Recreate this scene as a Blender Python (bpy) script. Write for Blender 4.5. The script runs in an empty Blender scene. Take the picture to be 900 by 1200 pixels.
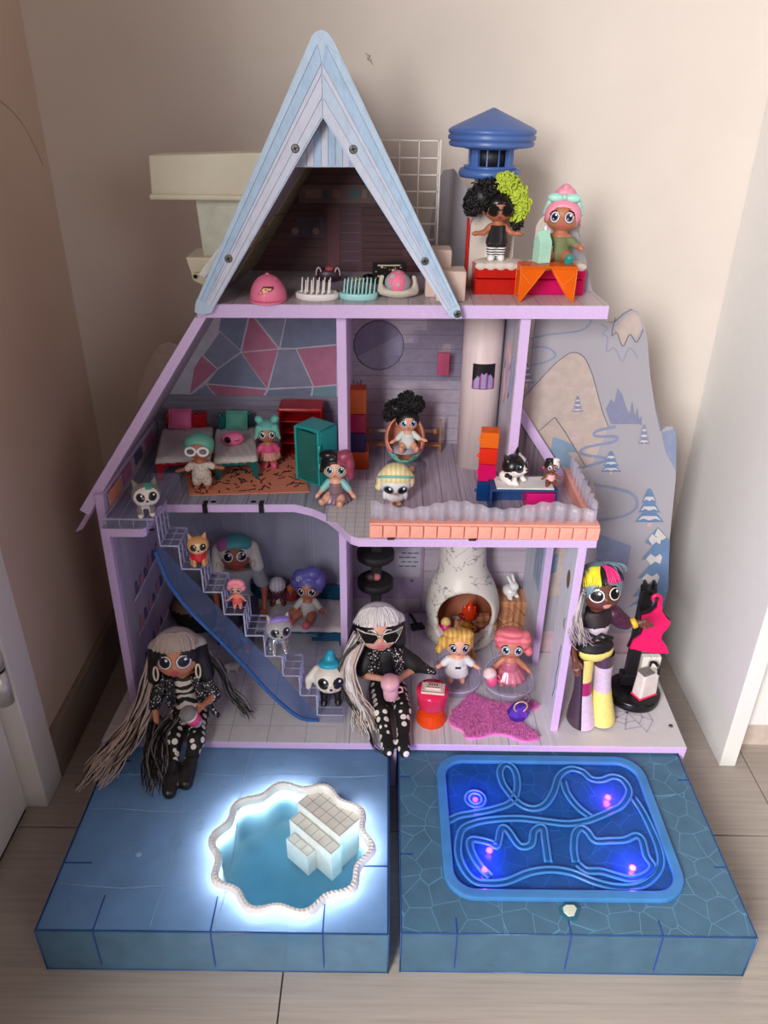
import bpy, math, random
import numpy as np
from mathutils.geometry import tessellate_polygon
from mathutils import Vector, Matrix, Euler
SC = bpy.context.scene
COL = SC.collection
random.seed(7); RNG = np.random.default_rng(7)

# ---------------------------------------------------------------- camera
F = 900.0; CAMH = 1.03; TH = math.radians(28.75); RO = math.radians(0.7)
cam = bpy.data.cameras.new('camera'); camo = bpy.data.objects.new('camera', cam); COL.objects.link(camo)
cam.sensor_fit = 'VERTICAL'; cam.sensor_height = 36.0; cam.lens = 36.0 * F / 1200.0
cam.clip_start = 0.01; cam.clip_end = 50
_R = Matrix.Rotation(math.pi/2 - TH, 4, 'X') @ Matrix.Rotation(RO, 4, 'Z')
camo.matrix_world = Matrix.Translation((0, 0, CAMH)) @ _R
SC.camera = camo
SC.view_settings.view_transform = 'Standard'; SC.view_settings.look = 'None'
SC.view_settings.exposure = 0.13; SC.view_settings.gamma = 1.0
SC.view_settings.use_curve_mapping = False

# ---------------------------------------------------------------- world + daylight
W = bpy.data.worlds.new('room_ambient'); SC.world = W; W.use_nodes = True
bg = W.node_tree.nodes['Background']; bg.inputs[0].default_value = (1.0, 0.73, 0.60, 1); bg.inputs[1].default_value = 0.20
def area(name, loc, target, sx, sy, power, col):
    l = bpy.data.lights.new(name, 'AREA'); l.shape = 'RECTANGLE'; l.size = sx; l.size_y = sy
    l.energy = power; l.color = col
    o = bpy.data.objects.new(name, l); COL.objects.link(o); o.location = loc
    d = Vector(target) - Vector(loc); o.rotation_euler = d.to_track_quat('-Z', 'Y').to_euler()
    return o
area('window_daylight', (-1.34, -1.75, 1.75), (0.1, 1.1, 0.45), 1.2, 1.5, 190, (1.0, 0.98, 0.965))
area('window_daylight_far', (1.9, -2.1, 1.7), (0.1, 1.0, 0.4), 1.0, 1.4, 14, (0.93, 0.97, 1.0))

# ---------------------------------------------------------------- pixel -> place on a known plane
_c, _s = math.cos(TH), math.sin(TH); _cr, _sr = math.cos(RO), math.sin(RO)
def P(u, v, X=None, Y=None, Z=None):
    x = (u-450)/F; y = (600-v)/F
    x, y = x*_cr - y*_sr, x*_sr + y*_cr
    d = (x, _c + y*_s, -_s + y*_c)
    t = (Z-CAMH)/d[2] if Z is not None else (Y/d[1] if Y is not None else X/d[0])
    return Vector((d[0]*t, d[1]*t, d[2]*t + CAMH))
Z1, Z2, Z3 = 0.100, 0.475, 0.774      # tops of the three floors

# ---------------------------------------------------------------- materials
MATS = {}
def _mat(name):
    m = bpy.data.materials.new(name); m.use_nodes = True; MATS[name] = m
    nt = m.node_tree; nt.nodes.clear()
    out = nt.nodes.new('ShaderNodeOutputMaterial'); b = nt.nodes.new('ShaderNodeBsdfPrincipled')
    nt.links.new(b.outputs[0], out.inputs[0])
    return m, nt, b, out
def lin(c):
    return tuple(((x/255)/12.92 if x/255 <= .04045 else ((x/255+.055)/1.055)**2.4) for x in c) + (1,)
def _coord(nt, scale=(1,1,1), rot=(0,0,0), kind='Object'):
    tc = nt.nodes.new('ShaderNodeTexCoord'); mp = nt.nodes.new('ShaderNodeMapping')
    mp.inputs['Scale'].default_value = scale; mp.inputs['Rotation'].default_value = rot
    nt.links.new(tc.outputs[kind], mp.inputs[0]); return mp.outputs[0]
def _ramp(nt, stops, interp='LINEAR'):
    r = nt.nodes.new('ShaderNodeValToRGB'); cr = r.color_ramp; cr.interpolation = interp
    cr.elements[0].position = stops[0][0]; cr.elements[0].color = stops[0][1]
    cr.elements[1].position = stops[-1][0]; cr.elements[1].color = stops[-1][1]
    for p, c in stops[1:-1]:
        e = cr.elements.new(p); e.color = c
    return r
def mul(c, k): return tuple(min(1, x*k) for x in c[:3]) + (1,)
def M(name, rgb, rough=0.5, var=0.08, scale=60, metal=0.0, alpha=1.0, spec=0.5, bump=0.0, bscale=400, emit=None, es=0, coat=0, sub=0, stretch=(1,1,1)):
    """plain plastic / painted / cloth surface with slight procedural variation"""
    if name in MATS: return MATS[name]
    m, nt, b, out = _mat(name); c = lin(rgb)
    n = nt.nodes.new('ShaderNodeTexNoise'); n.inputs['Scale'].default_value = scale; n.inputs['Detail'].default_value = 3
    v = _coord(nt, stretch); nt.links.new(v, n.inputs['Vector'])
    r = _ramp(nt, [(0.3, mul(c, 1-var)), (0.7, mul(c, 1+var))]); nt.links.new(n.outputs[0], r.inputs[0])
    nt.links.new(r.outputs[0], b.inputs['Base Color'])
    b.inputs['Roughness'].default_value = rough; b.inputs['Metallic'].default_value = metal
    b.inputs['Specular IOR Level'].default_value = spec; b.inputs['Alpha'].default_value = alpha
    if coat: b.inputs['Coat Weight'].default_value = coat; b.inputs['Coat Roughness'].default_value = .1
    if emit:
        b.inputs['Emission Color'].default_value = lin(emit); b.inputs['Emission Strength'].default_value = es
    if bump:
        n2 = nt.nodes.new('ShaderNodeTexNoise'); n2.inputs['Scale'].default_value = bscale; nt.links.new(v, n2.inputs['Vector'])
        bp = nt.nodes.new('ShaderNodeBump'); bp.inputs['Strength'].default_value = bump; bp.inputs['Distance'].default_value = .002
        nt.links.new(n2.outputs[0], bp.inputs['Height']); nt.links.new(bp.outputs[0], b.inputs['Normal'])
    return m
def TINT(name, trgb, drgb, fac, rough=0.15, transl=0.0, crackle=0):
    """see-through coloured plastic: tinted transparency mixed with a glossy body"""
    if name in MATS: return MATS[name]
    m, nt, b, out = _mat(name)
    b.inputs['Base Color'].default_value = lin(drgb); b.inputs['Roughness'].default_value = rough
    v = _coord(nt)
    n = nt.nodes.new('ShaderNodeTexNoise'); n.inputs['Scale'].default_value = 25; nt.links.new(v, n.inputs['Vector'])
    r = _ramp(nt, [(0.3, mul(lin(drgb), .88)), (0.7, mul(lin(drgb), 1.12))]); nt.links.new(n.outputs[0], r.inputs[0])
    src = r.outputs[0]
    if crackle:
        vo = nt.nodes.new('ShaderNodeTexVoronoi'); vo.feature = 'DISTANCE_TO_EDGE'; vo.inputs['Scale'].default_value = crackle
        nt.links.new(v, vo.inputs['Vector'])
        r2 = _ramp(nt, [(0.0, (1,1,1,1)), (0.007, (1,1,1,1)), (0.013, (0,0,0,1))]); nt.links.new(vo.outputs['Distance'], r2.inputs[0])
        mx0 = nt.nodes.new('ShaderNodeMix'); mx0.data_type = 'RGBA'
        nt.links.new(r2.outputs[0], mx0.inputs[0]); nt.links.new(src, mx0.inputs[6]); mx0.inputs[7].default_value = mul(lin(drgb), 2.0)
        src = mx0.outputs[2]
    nt.links.new(src, b.inputs['Base Color'])
    body = b.outputs[0]
    if transl:
        tl = nt.nodes.new('ShaderNodeBsdfTranslucent'); tl.inputs[0].default_value = mul(lin(drgb), 1.6)
        mm = nt.nodes.new('ShaderNodeMixShader'); mm.inputs[0].default_value = transl
        nt.links.new(b.outputs[0], mm.inputs[1]); nt.links.new(tl.outputs[0], mm.inputs[2]); body = mm.outputs[0]
    t = nt.nodes.new('ShaderNodeBsdfTransparent'); t.inputs[0].default_value = lin(trgb)
    mx = nt.nodes.new('ShaderNodeMixShader'); mx.inputs[0].default_value = fac
    nt.links.new(t.outputs[0], mx.inputs[1]); nt.links.new(body, mx.inputs[2]); nt.links.new(mx.outputs[0], out.inputs[0])
    return m
def PLANK(name, rgb, line, streak=(1,1,1), period=None, axis=0, amt=0.16, rough=0.45, spec=.4, lw=0.05):
    """printed wood: fine streaks stretched along the boards and a joint every period metres"""
    if name in MATS: return MATS[name]
    m, nt, b, out = _mat(name); c = lin(rgb)
    v = _coord(nt, streak)
    n = nt.nodes.new('ShaderNodeTexNoise'); n.inputs['Scale'].default_value = 1; n.inputs['Detail'].default_value = 5; n.inputs['Roughness'].default_value = .65
    nt.links.new(v, n.inputs['Vector'])
    r = _ramp(nt, [(0.33, mul(c, 1-amt*1.6)), (0.47, mul(c, 1-amt*.3)), (0.68, mul(c, 1+amt))]); nt.links.new(n.outputs[0], r.inputs[0])
    src = r.outputs[0]
    if period:
        tc = nt.nodes.new('ShaderNodeTexCoord'); sx = nt.nodes.new('ShaderNodeSeparateXYZ'); nt.links.new(tc.outputs['Object'], sx.inputs[0])
        axes = axis if isinstance(axis, tuple) else (axis,)
        pers = period if isinstance(period, tuple) else (period,)*len(axes)
        for ax, pe in zip(axes, pers):
            md = nt.nodes.new('ShaderNodeMath'); md.operation = 'PINGPONG'; md.inputs[1].default_value = pe/2
            nt.links.new(sx.outputs[ax], md.inputs[0])
            lt = nt.nodes.new('ShaderNodeMath'); lt.operation = 'LESS_THAN'; lt.inputs[1].default_value = pe*lw/2
            nt.links.new(md.outputs[0], lt.inputs[0])
            mx = nt.nodes.new('ShaderNodeMix'); mx.data_type = 'RGBA'
            nt.links.new(lt.outputs[0], mx.inputs[0]); nt.links.new(src, mx.inputs[6]); mx.inputs[7].default_value = lin(line)
            src = mx.outputs[2]
    nt.links.new(src, b.inputs['Base Color']); b.inputs['Roughness'].default_value = rough; b.inputs['Specular IOR Level'].default_value = spec
    return m
def DOTS(name, base, dot, scale, thr, rough=.7, rnd=0.6, third=None):
    if name in MATS: return MATS[name]
    m, nt, b, out = _mat(name); v = _coord(nt)
    vo = nt.nodes.new('ShaderNodeTexVoronoi'); vo.inputs['Scale'].default_value = scale; vo.inputs['Randomness'].default_value = rnd
    nt.links.new(v, vo.inputs['Vector'])
    r = _ramp(nt, [(0, lin(dot)), (thr, lin(dot)), (thr+.03, lin(base))]); nt.links.new(vo.outputs['Distance'], r.inputs[0])
    nt.links.new(r.outputs[0], b.inputs['Base Color']); b.inputs['Roughness'].default_value = rough
    return m
def WAVE(name, a, bcol, scale, dist, rough=.6, det=2, thr=.5, axis='X', soft=.02):
    if name in MATS: return MATS[name]
    m, nt, b, out = _mat(name); v = _coord(nt)
    w = nt.nodes.new('ShaderNodeTexWave'); w.bands_direction = axis
    w.inputs['Scale'].default_value = scale; w.inputs['Distortion'].default_value = dist; w.inputs['Detail'].default_value = det; w.inputs['Detail Scale'].default_value = 1.2
    nt.links.new(v, w.inputs['Vector'])
    r = _ramp(nt, [(0, lin(a)), (thr-soft, lin(a)), (thr+soft, lin(bcol)), (1, lin(bcol))]); nt.links.new(w.outputs[0], r.inputs[0])
    nt.links.new(r.outputs[0], b.inputs['Base Color']); b.inputs['Roughness'].default_value = rough
    return m

# ---------------------------------------------------------------- mesh collecting
class MB:
    def __init__(s): s.v = []; s.f = []; s.mi = []; s.sm = []
    def add(s, v, f, mi=0, sm=False):
        o = len(s.v); s.v += [tuple(p) for p in v]; s.f += [tuple(i+o for i in q) for q in f]
        if isinstance(mi, int): mi = [mi]*len(f)
        s.mi += list(mi); s.sm += [sm]*len(f); return s
    def box(s, lo, hi, mi=0, M4=None):
        (x0,y0,z0),(x1,y1,z1) = lo, hi
        v = [(x0,y0,z0),(x1,y0,z0),(x1,y1,z0),(x0,y1,z0),(x0,y0,z1),(x1,y0,z1),(x1,y1,z1),(x0,y1,z1)]
        if M4 is not None: v = [M4 @ Vector(p) for p in v]
        return s.add(v, [(0,3,2,1),(4,5,6,7),(0,1,5,4),(1,2,6,5),(2,3,7,6),(3,0,4,7)], mi)
    def cbox(s, c, size, mi=0, M4=None):
        return s.box([c[i]-size[i]/2 for i in range(3)], [c[i]+size[i]/2 for i in range(3)], mi, M4)
    def prism(s, poly, vec, mi=0, mi_side=None, sm=False):
        n = len(poly); vec = Vector(vec); a = [Vector(p) for p in poly]; b = [p+vec for p in a]
        if n > 4:
            tri = [tuple(t) for t in tessellate_polygon([a])]
            fs = []
            nrm = sum(((a[i]-a[0]).cross(a[(i+1) % n]-a[0]) for i in range(n)), Vector())
            for t in tri:
                if (a[t[1]]-a[t[0]]).cross(a[t[2]]-a[t[0]]).dot(nrm) < 0: t = t[::-1]
                fs += [t[::-1], tuple(i+n for i in t)]
            s.add(a+b, fs, mi)
        else: s.add(a+b, [tuple(range(n))[::-1], tuple(range(n, 2*n))], mi)
        o = len(s.v)-2*n
        for i in range(n):
            j = (i+1) % n; s.f.append((o+i, o+j, o+n+j, o+n+i)); s.mi.append(mi if mi_side is None else mi_side); s.sm.append(sm)
        return s
    def lathe(s, prof, c=(0,0,0), n=24, mi=0, sm=True, M4=None, sx=1, sy=1, cap=True):
        v = []; f = []; mis = []
        for k, pr in enumerate(prof):
            r, z = pr[0], pr[1]
            for i in range(n):
                a = 2*math.pi*i/n; p = Vector((r*math.cos(a)*sx, r*math.sin(a)*sy, z))
                if M4 is not None: p = M4 @ p
                v.append(p + Vector(c))
        for k in range(len(prof)-1):
            m_ = prof[k][2] if len(prof[k]) > 2 else mi
            for i in range(n):
                j = (i+1) % n; f.append((k*n+i, k*n+j, (k+1)*n+j, (k+1)*n+i)); mis.append(m_)
        s.add(v, f, mis, sm)
        if cap:
            o = len(s.v)-len(v)
            if prof[0][0] > 1e-6: s.f.append(tuple(o+i for i in range(n))[::-1]); s.mi.append(mis[0]); s.sm.append(False)
            if prof[-1][0] > 1e-6: s.f.append(tuple(o+(len(prof)-1)*n+i for i in range(n))); s.mi.append(mis[-1]); s.sm.append(False)
        return s
    def tube(s, pts, r, n=8, mi=0, closed=False, sm=True, cap=True, flat=None):
        pts = [Vector(p) for p in pts]; m = len(pts)
        rr = r if isinstance(r, (list, tuple)) else [r]*m
        v = []; f = []; up = None
        for k in range(m):
            if closed: t = pts[(k+1) % m]-pts[k-1]
            else: t = pts[min(k+1, m-1)]-pts[max(k-1, 0)]
            t = t.normalized() if t.length > 1e-9 else Vector((0,0,1))
            if flat is not None: up = Vector(flat)
            elif up is None: up = Vector((0,0,1)) if abs(t.z) < .9 else Vector((1,0,0))
            side = t.cross(up)
            if side.length < 1e-6: side = t.cross(Vector((0,1,0.1)))
            side.normalize(); u2 = side.cross(t).normalized(); up = u2
            for i in range(n):
                a = 2*math.pi*i/n + (math.pi/n if n == 4 else 0)
                v.append(pts[k] + side*math.cos(a)*rr[k] + u2*math.sin(a)*rr[k])
        L = m if closed else m-1
        for k in range(L):
            k2 = (k+1) % m
            for i in range(n):
                j = (i+1) % n; f.append((k*n+i, k*n+j, k2*n+j, k2*n+i))
        s.add(v, f, mi, sm)
        if cap and not closed:
            o = len(s.v)-len(v)
            s.f += [tuple(o+i for i in range(n))[::-1], tuple(o+(m-1)*n+i for i in range(n))]; s.mi += [mi, mi]; s.sm += [False, False]
        return s
    def ell(s, c, r, n=16, m=10, mi=0, M4=None):
        prof = [(math.sin(math.pi*k/m), -math.cos(math.pi*k/m)) for k in range(m+1)]
        v = []; f = []
        for a, z in prof:
            for i in range(n):
                t = 2*math.pi*i/n; p = Vector((a*math.cos(t)*r[0], a*math.sin(t)*r[1], z*r[2]))
                if M4 is not None: p = M4 @ p
                v.append(p+Vector(c))
        for k in range(m):
            for i in range(n):
                j = (i+1) % n; f.append((k*n+i, k*n+j, (k+1)*n+j, (k+1)*n+i))
        return s.add(v, f, mi, True)
    def build(s, name, mats, parent=None, bevel=0, seg=2, loc=None, local=False):
        """one mesh object; geometry is given in the parent's space"""
        me = bpy.data.meshes.new(name); me.from_pydata([tuple(p) for p in s.v], [], s.f)
        if not isinstance(mats, (list, tuple)): mats = [mats]
        for m in mats: me.materials.append(m)
        me.polygons.foreach_set('material_index', s.mi); me.polygons.foreach_set('use_smooth', s.sm); me.validate(); me.update()
        o = bpy.data.objects.new(name, me); COL.objects.link(o)
        if parent is not None: o.parent = parent
        if loc is not None: o.location = loc
        if bevel:
            b = o.modifiers.new('bevel', 'BEVEL'); b.width = bevel; b.segments = seg; b.limit_method = 'ANGLE'; b.angle_limit = .7
        return o
def empty(name, loc=(0,0,0), rz=0, scale=1, rot=None):
    o = bpy.data.objects.new(name, None); COL.objects.link(o); o.location = loc
    o.rotation_euler = rot if rot else (0, 0, rz); o.scale = (scale,)*3; o.empty_display_size = .02
    return o
def tag(o, label=None, cat=None, group=None, kind=None):
    if label: o['label'] = label
    if cat: o['category'] = cat
    if group: o['group'] = group
    if kind: o['kind'] = kind
    return o
def smooth_path(pts, k=6, closed=False):
    pts = [Vector(p) for p in pts]; n = len(pts); out = []
    for i in range(n if closed else n-1):
        p0 = pts[i-1] if (closed or i > 0) else pts[0]; p1 = pts[i]; p2 = pts[(i+1) % n]; p3 = pts[(i+2) % n] if (closed or i+2 < n) else pts[-1]
        for j in range(k):
            t = j/k; out.append(.5*((2*p1)+(-p0+p2)*t+(2*p0-5*p1+4*p2-p3)*t*t+(-p0+3*p1-3*p2+p3)*t**3))
    if not closed: out.append(pts[-1])
    return out

# ---------------------------------------------------------------- distance-field surfaces for figures
def sd_ell(p, c, r):
    q = (p-np.array(c)); r = np.array(r, float)
    k0 = np.linalg.norm(q/r, axis=-1); k1 = np.linalg.norm(q/(r*r), axis=-1)
    return k0*(k0-1)/np.maximum(k1, 1e-6)
def sd_cone(p, a, b, ra, rb):
    a = np.array(a, float); b = np.array(b, float); ba = b-a; pa = p-a
    h = np.clip((pa@ba)/max(ba@ba, 1e-9), 0, 1)
    return np.linalg.norm(pa-h[..., None]*ba, axis=-1)-(ra+(rb-ra)*h)
def smin(a, b, k):
    if k <= 0: return np.minimum(a, b)
    h = np.clip(.5+.5*(b-a)/k, 0, 1); return b+(a-b)*h-k*h*(1-h)
class SDF:
    """smooth union of ellipsoids ('e', c, r) and tapered capsules ('c', a, b, ra, rb), minus cut list"""
    def __init__(s, prims, k=.03, cut=(), clip=None, grow=0.0, kc=.01):
        s.p = prims; s.k = k; s.cut = cut; s.clip = clip; s.grow = grow; s.kc = kc
    def __call__(s, p):
        d = None
        for q in s.p:
            if q[0] == 'g': e = q[1]((p-q[3])@q[2]/q[4]+q[3])*q[4]
            else: e = sd_ell(p, q[1], q[2]) if q[0] == 'e' else sd_cone(p, *q[1:5])
            kk = q[-1] if (q[0] == 'e' and len(q) > 3) or (q[0] == 'c' and len(q) > 5) else s.k   # own blend radius if given
            d = e if d is None else smin(d, e, kk)
        d = d-s.grow
        for q in s.cut:
            e = sd_ell(p, q[1], q[2]) if q[0] == 'e' else sd_cone(p, *q[1:5])
            d = -smin(-d, e, s.kc)
        if s.clip is not None: d = np.maximum(d, s.clip(p))
        return d
    def bounds(s):
        lo = np.full(3, 1e9); hi = -lo
        for q in s.p:
            if q[0] == 'g':
                l_, h_ = q[1].bounds(); lo = np.minimum(lo, l_-.03); hi = np.maximum(hi, h_+.03); continue
            pts = [(np.array(q[1]), np.array(q[2]))] if q[0] == 'e' else [(np.array(q[1]), q[3]), (np.array(q[2]), q[4])]
            for c, r in pts: lo = np.minimum(lo, c-r); hi = np.maximum(hi, c+r)
        return lo-s.grow-.05, hi+s.grow+.05
HEADS = []          # (figure, matrix): everything on the head nods and scales about the chin
HEADPARTS = {'eye','eyebrow','mouth','lips','hair','hair_bun','bow','cap','goggles','glasses','black_curls','lime_curls','curly_hair','fringe','earring','hair_swirl','crown_hair'}
def head_group(prims, k, pivot, tilt, sc):
    c_, s_ = math.cos(tilt), math.sin(tilt); R = np.array([[1,0,0],[0,c_,-s_],[0,s_,c_]])
    pv = np.array(pivot, float)
    m4 = Matrix.Translation(pivot) @ Matrix.Rotation(tilt, 4, 'X') @ Matrix.Scale(sc, 4) @ Matrix.Translation(-Vector(pivot))
    return ('g', SDF(prims, k), R, pv, sc), m4
def finish_heads():
    for t, m4 in HEADS:
        for o in t.children:
            if o.name.split('.')[0] in HEADPARTS: o.matrix_parent_inverse = m4
def nets(fn, h, lo=None, hi=None):
    if lo is None: lo, hi = fn.bounds()
    lo = np.array(lo, float)-2*h; hi = np.array(hi, float)+2*h
    n = np.ceil((hi-lo)/h).astype(int)+1
    g = np.stack(np.meshgrid(*[lo[i]+h*np.arange(n[i]) for i in range(3)], indexing='ij'), -1)
    d = fn(g.reshape(-1, 3)).reshape(n)
    ins = d < 0
    cnt = np.zeros(n-1, int); acc = np.zeros(tuple(n-1)+(3,)); num = np.zeros(n-1)
    cs = [(i, j, k) for i in (0,1) for j in (0,1) for k in (0,1)]
    def sl(o): return tuple(slice(o[i], n[i]-1+o[i]) for i in range(3))
    for o in cs: cnt += ins[sl(o)]
    for a in cs:
        for ax in range(3):
            if a[ax]: continue
            b = list(a); b[ax] = 1; da = d[sl(a)]; db = d[sl(tuple(b))]
            cr = (da < 0) != (db < 0); t = np.where(cr, da/np.where(cr, da-db, 1), 0)
            for q in range(3):
                acc[..., q] += np.where(cr, a[q]+(t if q == ax else 0), 0)
            num += cr
    act = (cnt > 0) & (cnt < 8); idx = -np.ones(n-1, int); ii = np.argwhere(act); idx[act] = np.arange(len(ii))
    vs = lo+h*(ii+acc[act]/num[act][:, None])
    fs = []
    for ax in range(3):
        o = [0,0,0]; o[ax] = 1
        A = d[tuple(slice(1, n[i]-1) if i != ax else slice(0, n[i]-1) for i in range(3))]
        B = d[tuple(slice(1, n[i]-1) if i != ax else slice(1, n[i]) for i in range(3))]
        cr = np.argwhere((A < 0) != (B < 0)); 
        if not len(cr): continue
        base = cr.copy()
        for i in range(3):
            if i != ax: base[:, i] += 1
        sgn = (A < 0)[tuple(cr.T)]
        u, w = [(1,2),(2,0),(0,1)][ax]
        eu = np.zeros(3, int); eu[u] = 1; ew = np.zeros(3, int); ew[w] = 1
        q = np.stack([idx[tuple((base-x).T)] for x in (eu+ew, ew, 0*eu, eu)], 1)
        q[~sgn] = q[~sgn][:, ::-1]; fs.append(q)
    return vs, np.concatenate(fs)
def sdf_obj(name, fn, h, mat, parent, color_fn=None, mats=None):
    v, f = nets(fn, h)
    me = bpy.data.meshes.new(name); me.from_pydata(v.tolist(), [], f.tolist())
    for m in (mats or [mat]): me.materials.append(m)
    if color_fn is not None:
        cen = v[f].mean(1); me.polygons.foreach_set('material_index', color_fn(cen).astype(np.int32))
    me.polygons.foreach_set('use_smooth', [True]*len(f)); me.update()
    o = bpy.data.objects.new(name, me); COL.objects.link(o); o.parent = parent
    return o
def front_y(fn, x, z, y0=None, y1=None):
    """depth of the figure's front surface under (x, z)"""
    if y0 is None: l_, h_ = fn.bounds(); y0 = l_[1]; y1 = .6*h_[1]+.4*l_[1]
    x = np.asarray(x, float); z = np.asarray(z, float); ys = np.linspace(y0, y1, 90)
    pts = np.stack([np.repeat(x[:, None], 90, 1), np.repeat(ys[None], len(x), 0), np.repeat(z[:, None], 90, 1)], -1)
    d = fn(pts.reshape(-1, 3)).reshape(len(x), 90); inside = d < 0
    k = np.where(inside.any(1), inside.argmax(1), 60); k = np.clip(k, 1, 89); r = np.arange(len(x))
    d0, d1 = d[r, k-1], d[r, k]; t = np.clip(d0/np.where(np.abs(d0-d1) < 1e-9, 1, d0-d1), 0, 1)
    return ys[k-1]+(ys[k]-ys[k-1])*t
def decal(mb, fn, cx, cz, rx, rz, rings, off=.006, n=18, tilt=0, dx=0, dz=0, M2=None):
    """concentric oval print laid on the figure's surface; rings = [(fraction, material index)] from the inside out"""
    fr = [0]+[r[0] for r in rings]; xs = []; zs = []
    for k, q in enumerate(fr):
        for i in range(n):
            a = 2*math.pi*i/n; x = math.cos(a)*rx*q; z = math.sin(a)*rz*q
            sh = 1-q; x += dx*sh; z += dz*sh
            xs.append(cx+x*math.cos(tilt)-z*math.sin(tilt)); zs.append(cz+x*math.sin(tilt)+z*math.cos(tilt))
    y = front_y(fn, xs, zs)-off
    f = []; mi = []
    for k in range(len(fr)-1):
        for i in range(n):
            j = (i+1) % n
            f.append((k*n+i, k*n+j, (k+1)*n+j, (k+1)*n+i)); mi.append(rings[k][1])
    mb.add(list(zip(xs, y, zs)), f, mi, True)
# ================================================================ THE ROOM
m_tile = PLANK('floor_tile_glaze', (170,159,150), (120,108,100), streak=(5,160,60), amt=.10, rough=.42)
m_grout = M('grout', (105,95,88), .8)
fl = MB(); fl.box((-.95,-.75,-.03), (1.42,1.367,-.004)); floor = tag(fl.build('floor', m_grout), kind='structure')
for x0, x1 in ((-.8965,-.1265), (-.1265,.6435), (.6435,1.41)):
    for y0, y1 in ((-.715,.055), (.055,.825), (.825,1.366)):
        b = MB(); b.box((x0+.001,y0+.001,-.004), (x1-.001,y1-.001,0)); b.build('tile', m_tile, floor, bevel=.0006, seg=1)
m_wall = M('wall_paint', (216,206,197), .85, var=.025, scale=9, bump=.12, bscale=420)
b = MB(); b.box((-.70,1.367,-.03), (1.45,1.45,1.9)); tag(b.build('wall_back', m_wall), kind='structure')
m_wall2 = M('wall_paint_shaded', (204,180,164), .85, var=.03, scale=6, bump=.12, bscale=420)  # same wall paint, with the left wall's warm shade tinted into the colour
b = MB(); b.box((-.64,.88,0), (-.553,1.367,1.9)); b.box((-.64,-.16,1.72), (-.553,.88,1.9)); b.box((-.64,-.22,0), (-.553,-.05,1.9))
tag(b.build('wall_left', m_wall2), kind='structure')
m_skirt = PLANK('skirting_tile', (140,122,108), (90,80,72), streak=(5,20,120), amt=.1, rough=.5)
b = MB(); b.box((-.553,.925,0), (-.541,1.367,.094)); tag(b.build('baseboard_left', m_skirt, bevel=.0015), kind='structure')
m_white = M('white_paint', (222,216,212), .4, var=.02)
m_dark = M('black_gap', (16,15,15), .9)
m_hinge = M('hinge_nickel', (205,200,195), .3, metal=.3)
door = tag(empty('door_1', (0,0,0)), kind='structure')
b = MB(); b.box((-.60,.862,0), (-.541,.925,1.8)); b.box((-.60,-.06,1.70), (-.541,.862,1.8)); b.build('door_frame', m_white, door, bevel=.003)
b = MB(); b.box((-.615,-.04,.012), (-.570,.856,1.70)); leaf = b.build('door_leaf', m_white, door, bevel=.002)
for z0, z1 in ((.10,.75), (.85,1.6)):
    b = MB(); b.tube([(-.570,.05,z0), (-.570,.76,z0), (-.570,.76,z1), (-.570,.05,z1)], .006, n=6, closed=True, sm=False); b.build('moulding', m_white, leaf)
b = MB(); b.box((-.62,-.04,0), (-.575,.856,.011)); b.build('door_gap_shade', m_dark, door)  # black strip painted as the shade in the gap under the door
b = MB(); b.lathe([(.0125,0),(.0125,.058)], (-.548,.845,.243), 20); b.lathe([(.0118,.059),(.0118,.062)], (-.548,.845,.243), 20, mi=1); b.lathe([(.0125,.063),(.0125,.088),(.008,.094),(0,.095)], (-.548,.845,.243), 20)
b.build('hinge', [m_hinge, m_dark], door)

wb = bpy.data.objects['wall_back']; b = MB()
for pts_ in ([(428,62),(433,66),(436,72),(431,70),(434,64)], [(430,67),(434,71),(437,76)]): b.tube([P(u,v,Y=1.3668) for u,v in pts_], .0006, 4)
b.build('pencil_mark', M('pencil_grey',(150,138,126),.8), wb)
wl = bpy.data.objects['wall_left']; b = MB(); b.tube(smooth_path([P(u,v,X=-.5528) for u,v in ((0,118),(14,130),(28,148),(40,170),(50,193))],5), .0011, 4); b.build('scuff_mark', M('scuff_grey',(184,164,150),.85), wl)
# white cupboard at the right
m_cab = M('cupboard_laminate', (226,225,222), .38, var=.012)
cab = tag(empty('cupboard', (.6,.97,0)), 'tall white laminate cupboard against the back wall right of the dollhouse', 'cupboard')
def inpar(o, par):
    o.parent = par; o.matrix_parent_inverse = Matrix.Translation(-par.location); return o
b = MB(); b.box((.592,.968,0), (.620,1.366,1.9)); inpar(b.build('side_panel', m_cab, bevel=.0012), cab)
b = MB(); b.box((.623,.99,.075), (1.2,1.008,.62)); b.box((.623,.99,.625), (1.2,1.008,1.88)); inpar(b.build('door', m_cab, bevel=.002), cab)
b = MB(); b.box((.620,1.02,0), (1.2,1.035,.073)); inpar(b.build('plinth', M('plinth_board', (196,180,170), .5), ), cab)
b = MB(); b.box((.620,1.012,.073), (1.2,1.366,1.89)); inpar(b.build('carcass', m_cab), cab)

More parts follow.
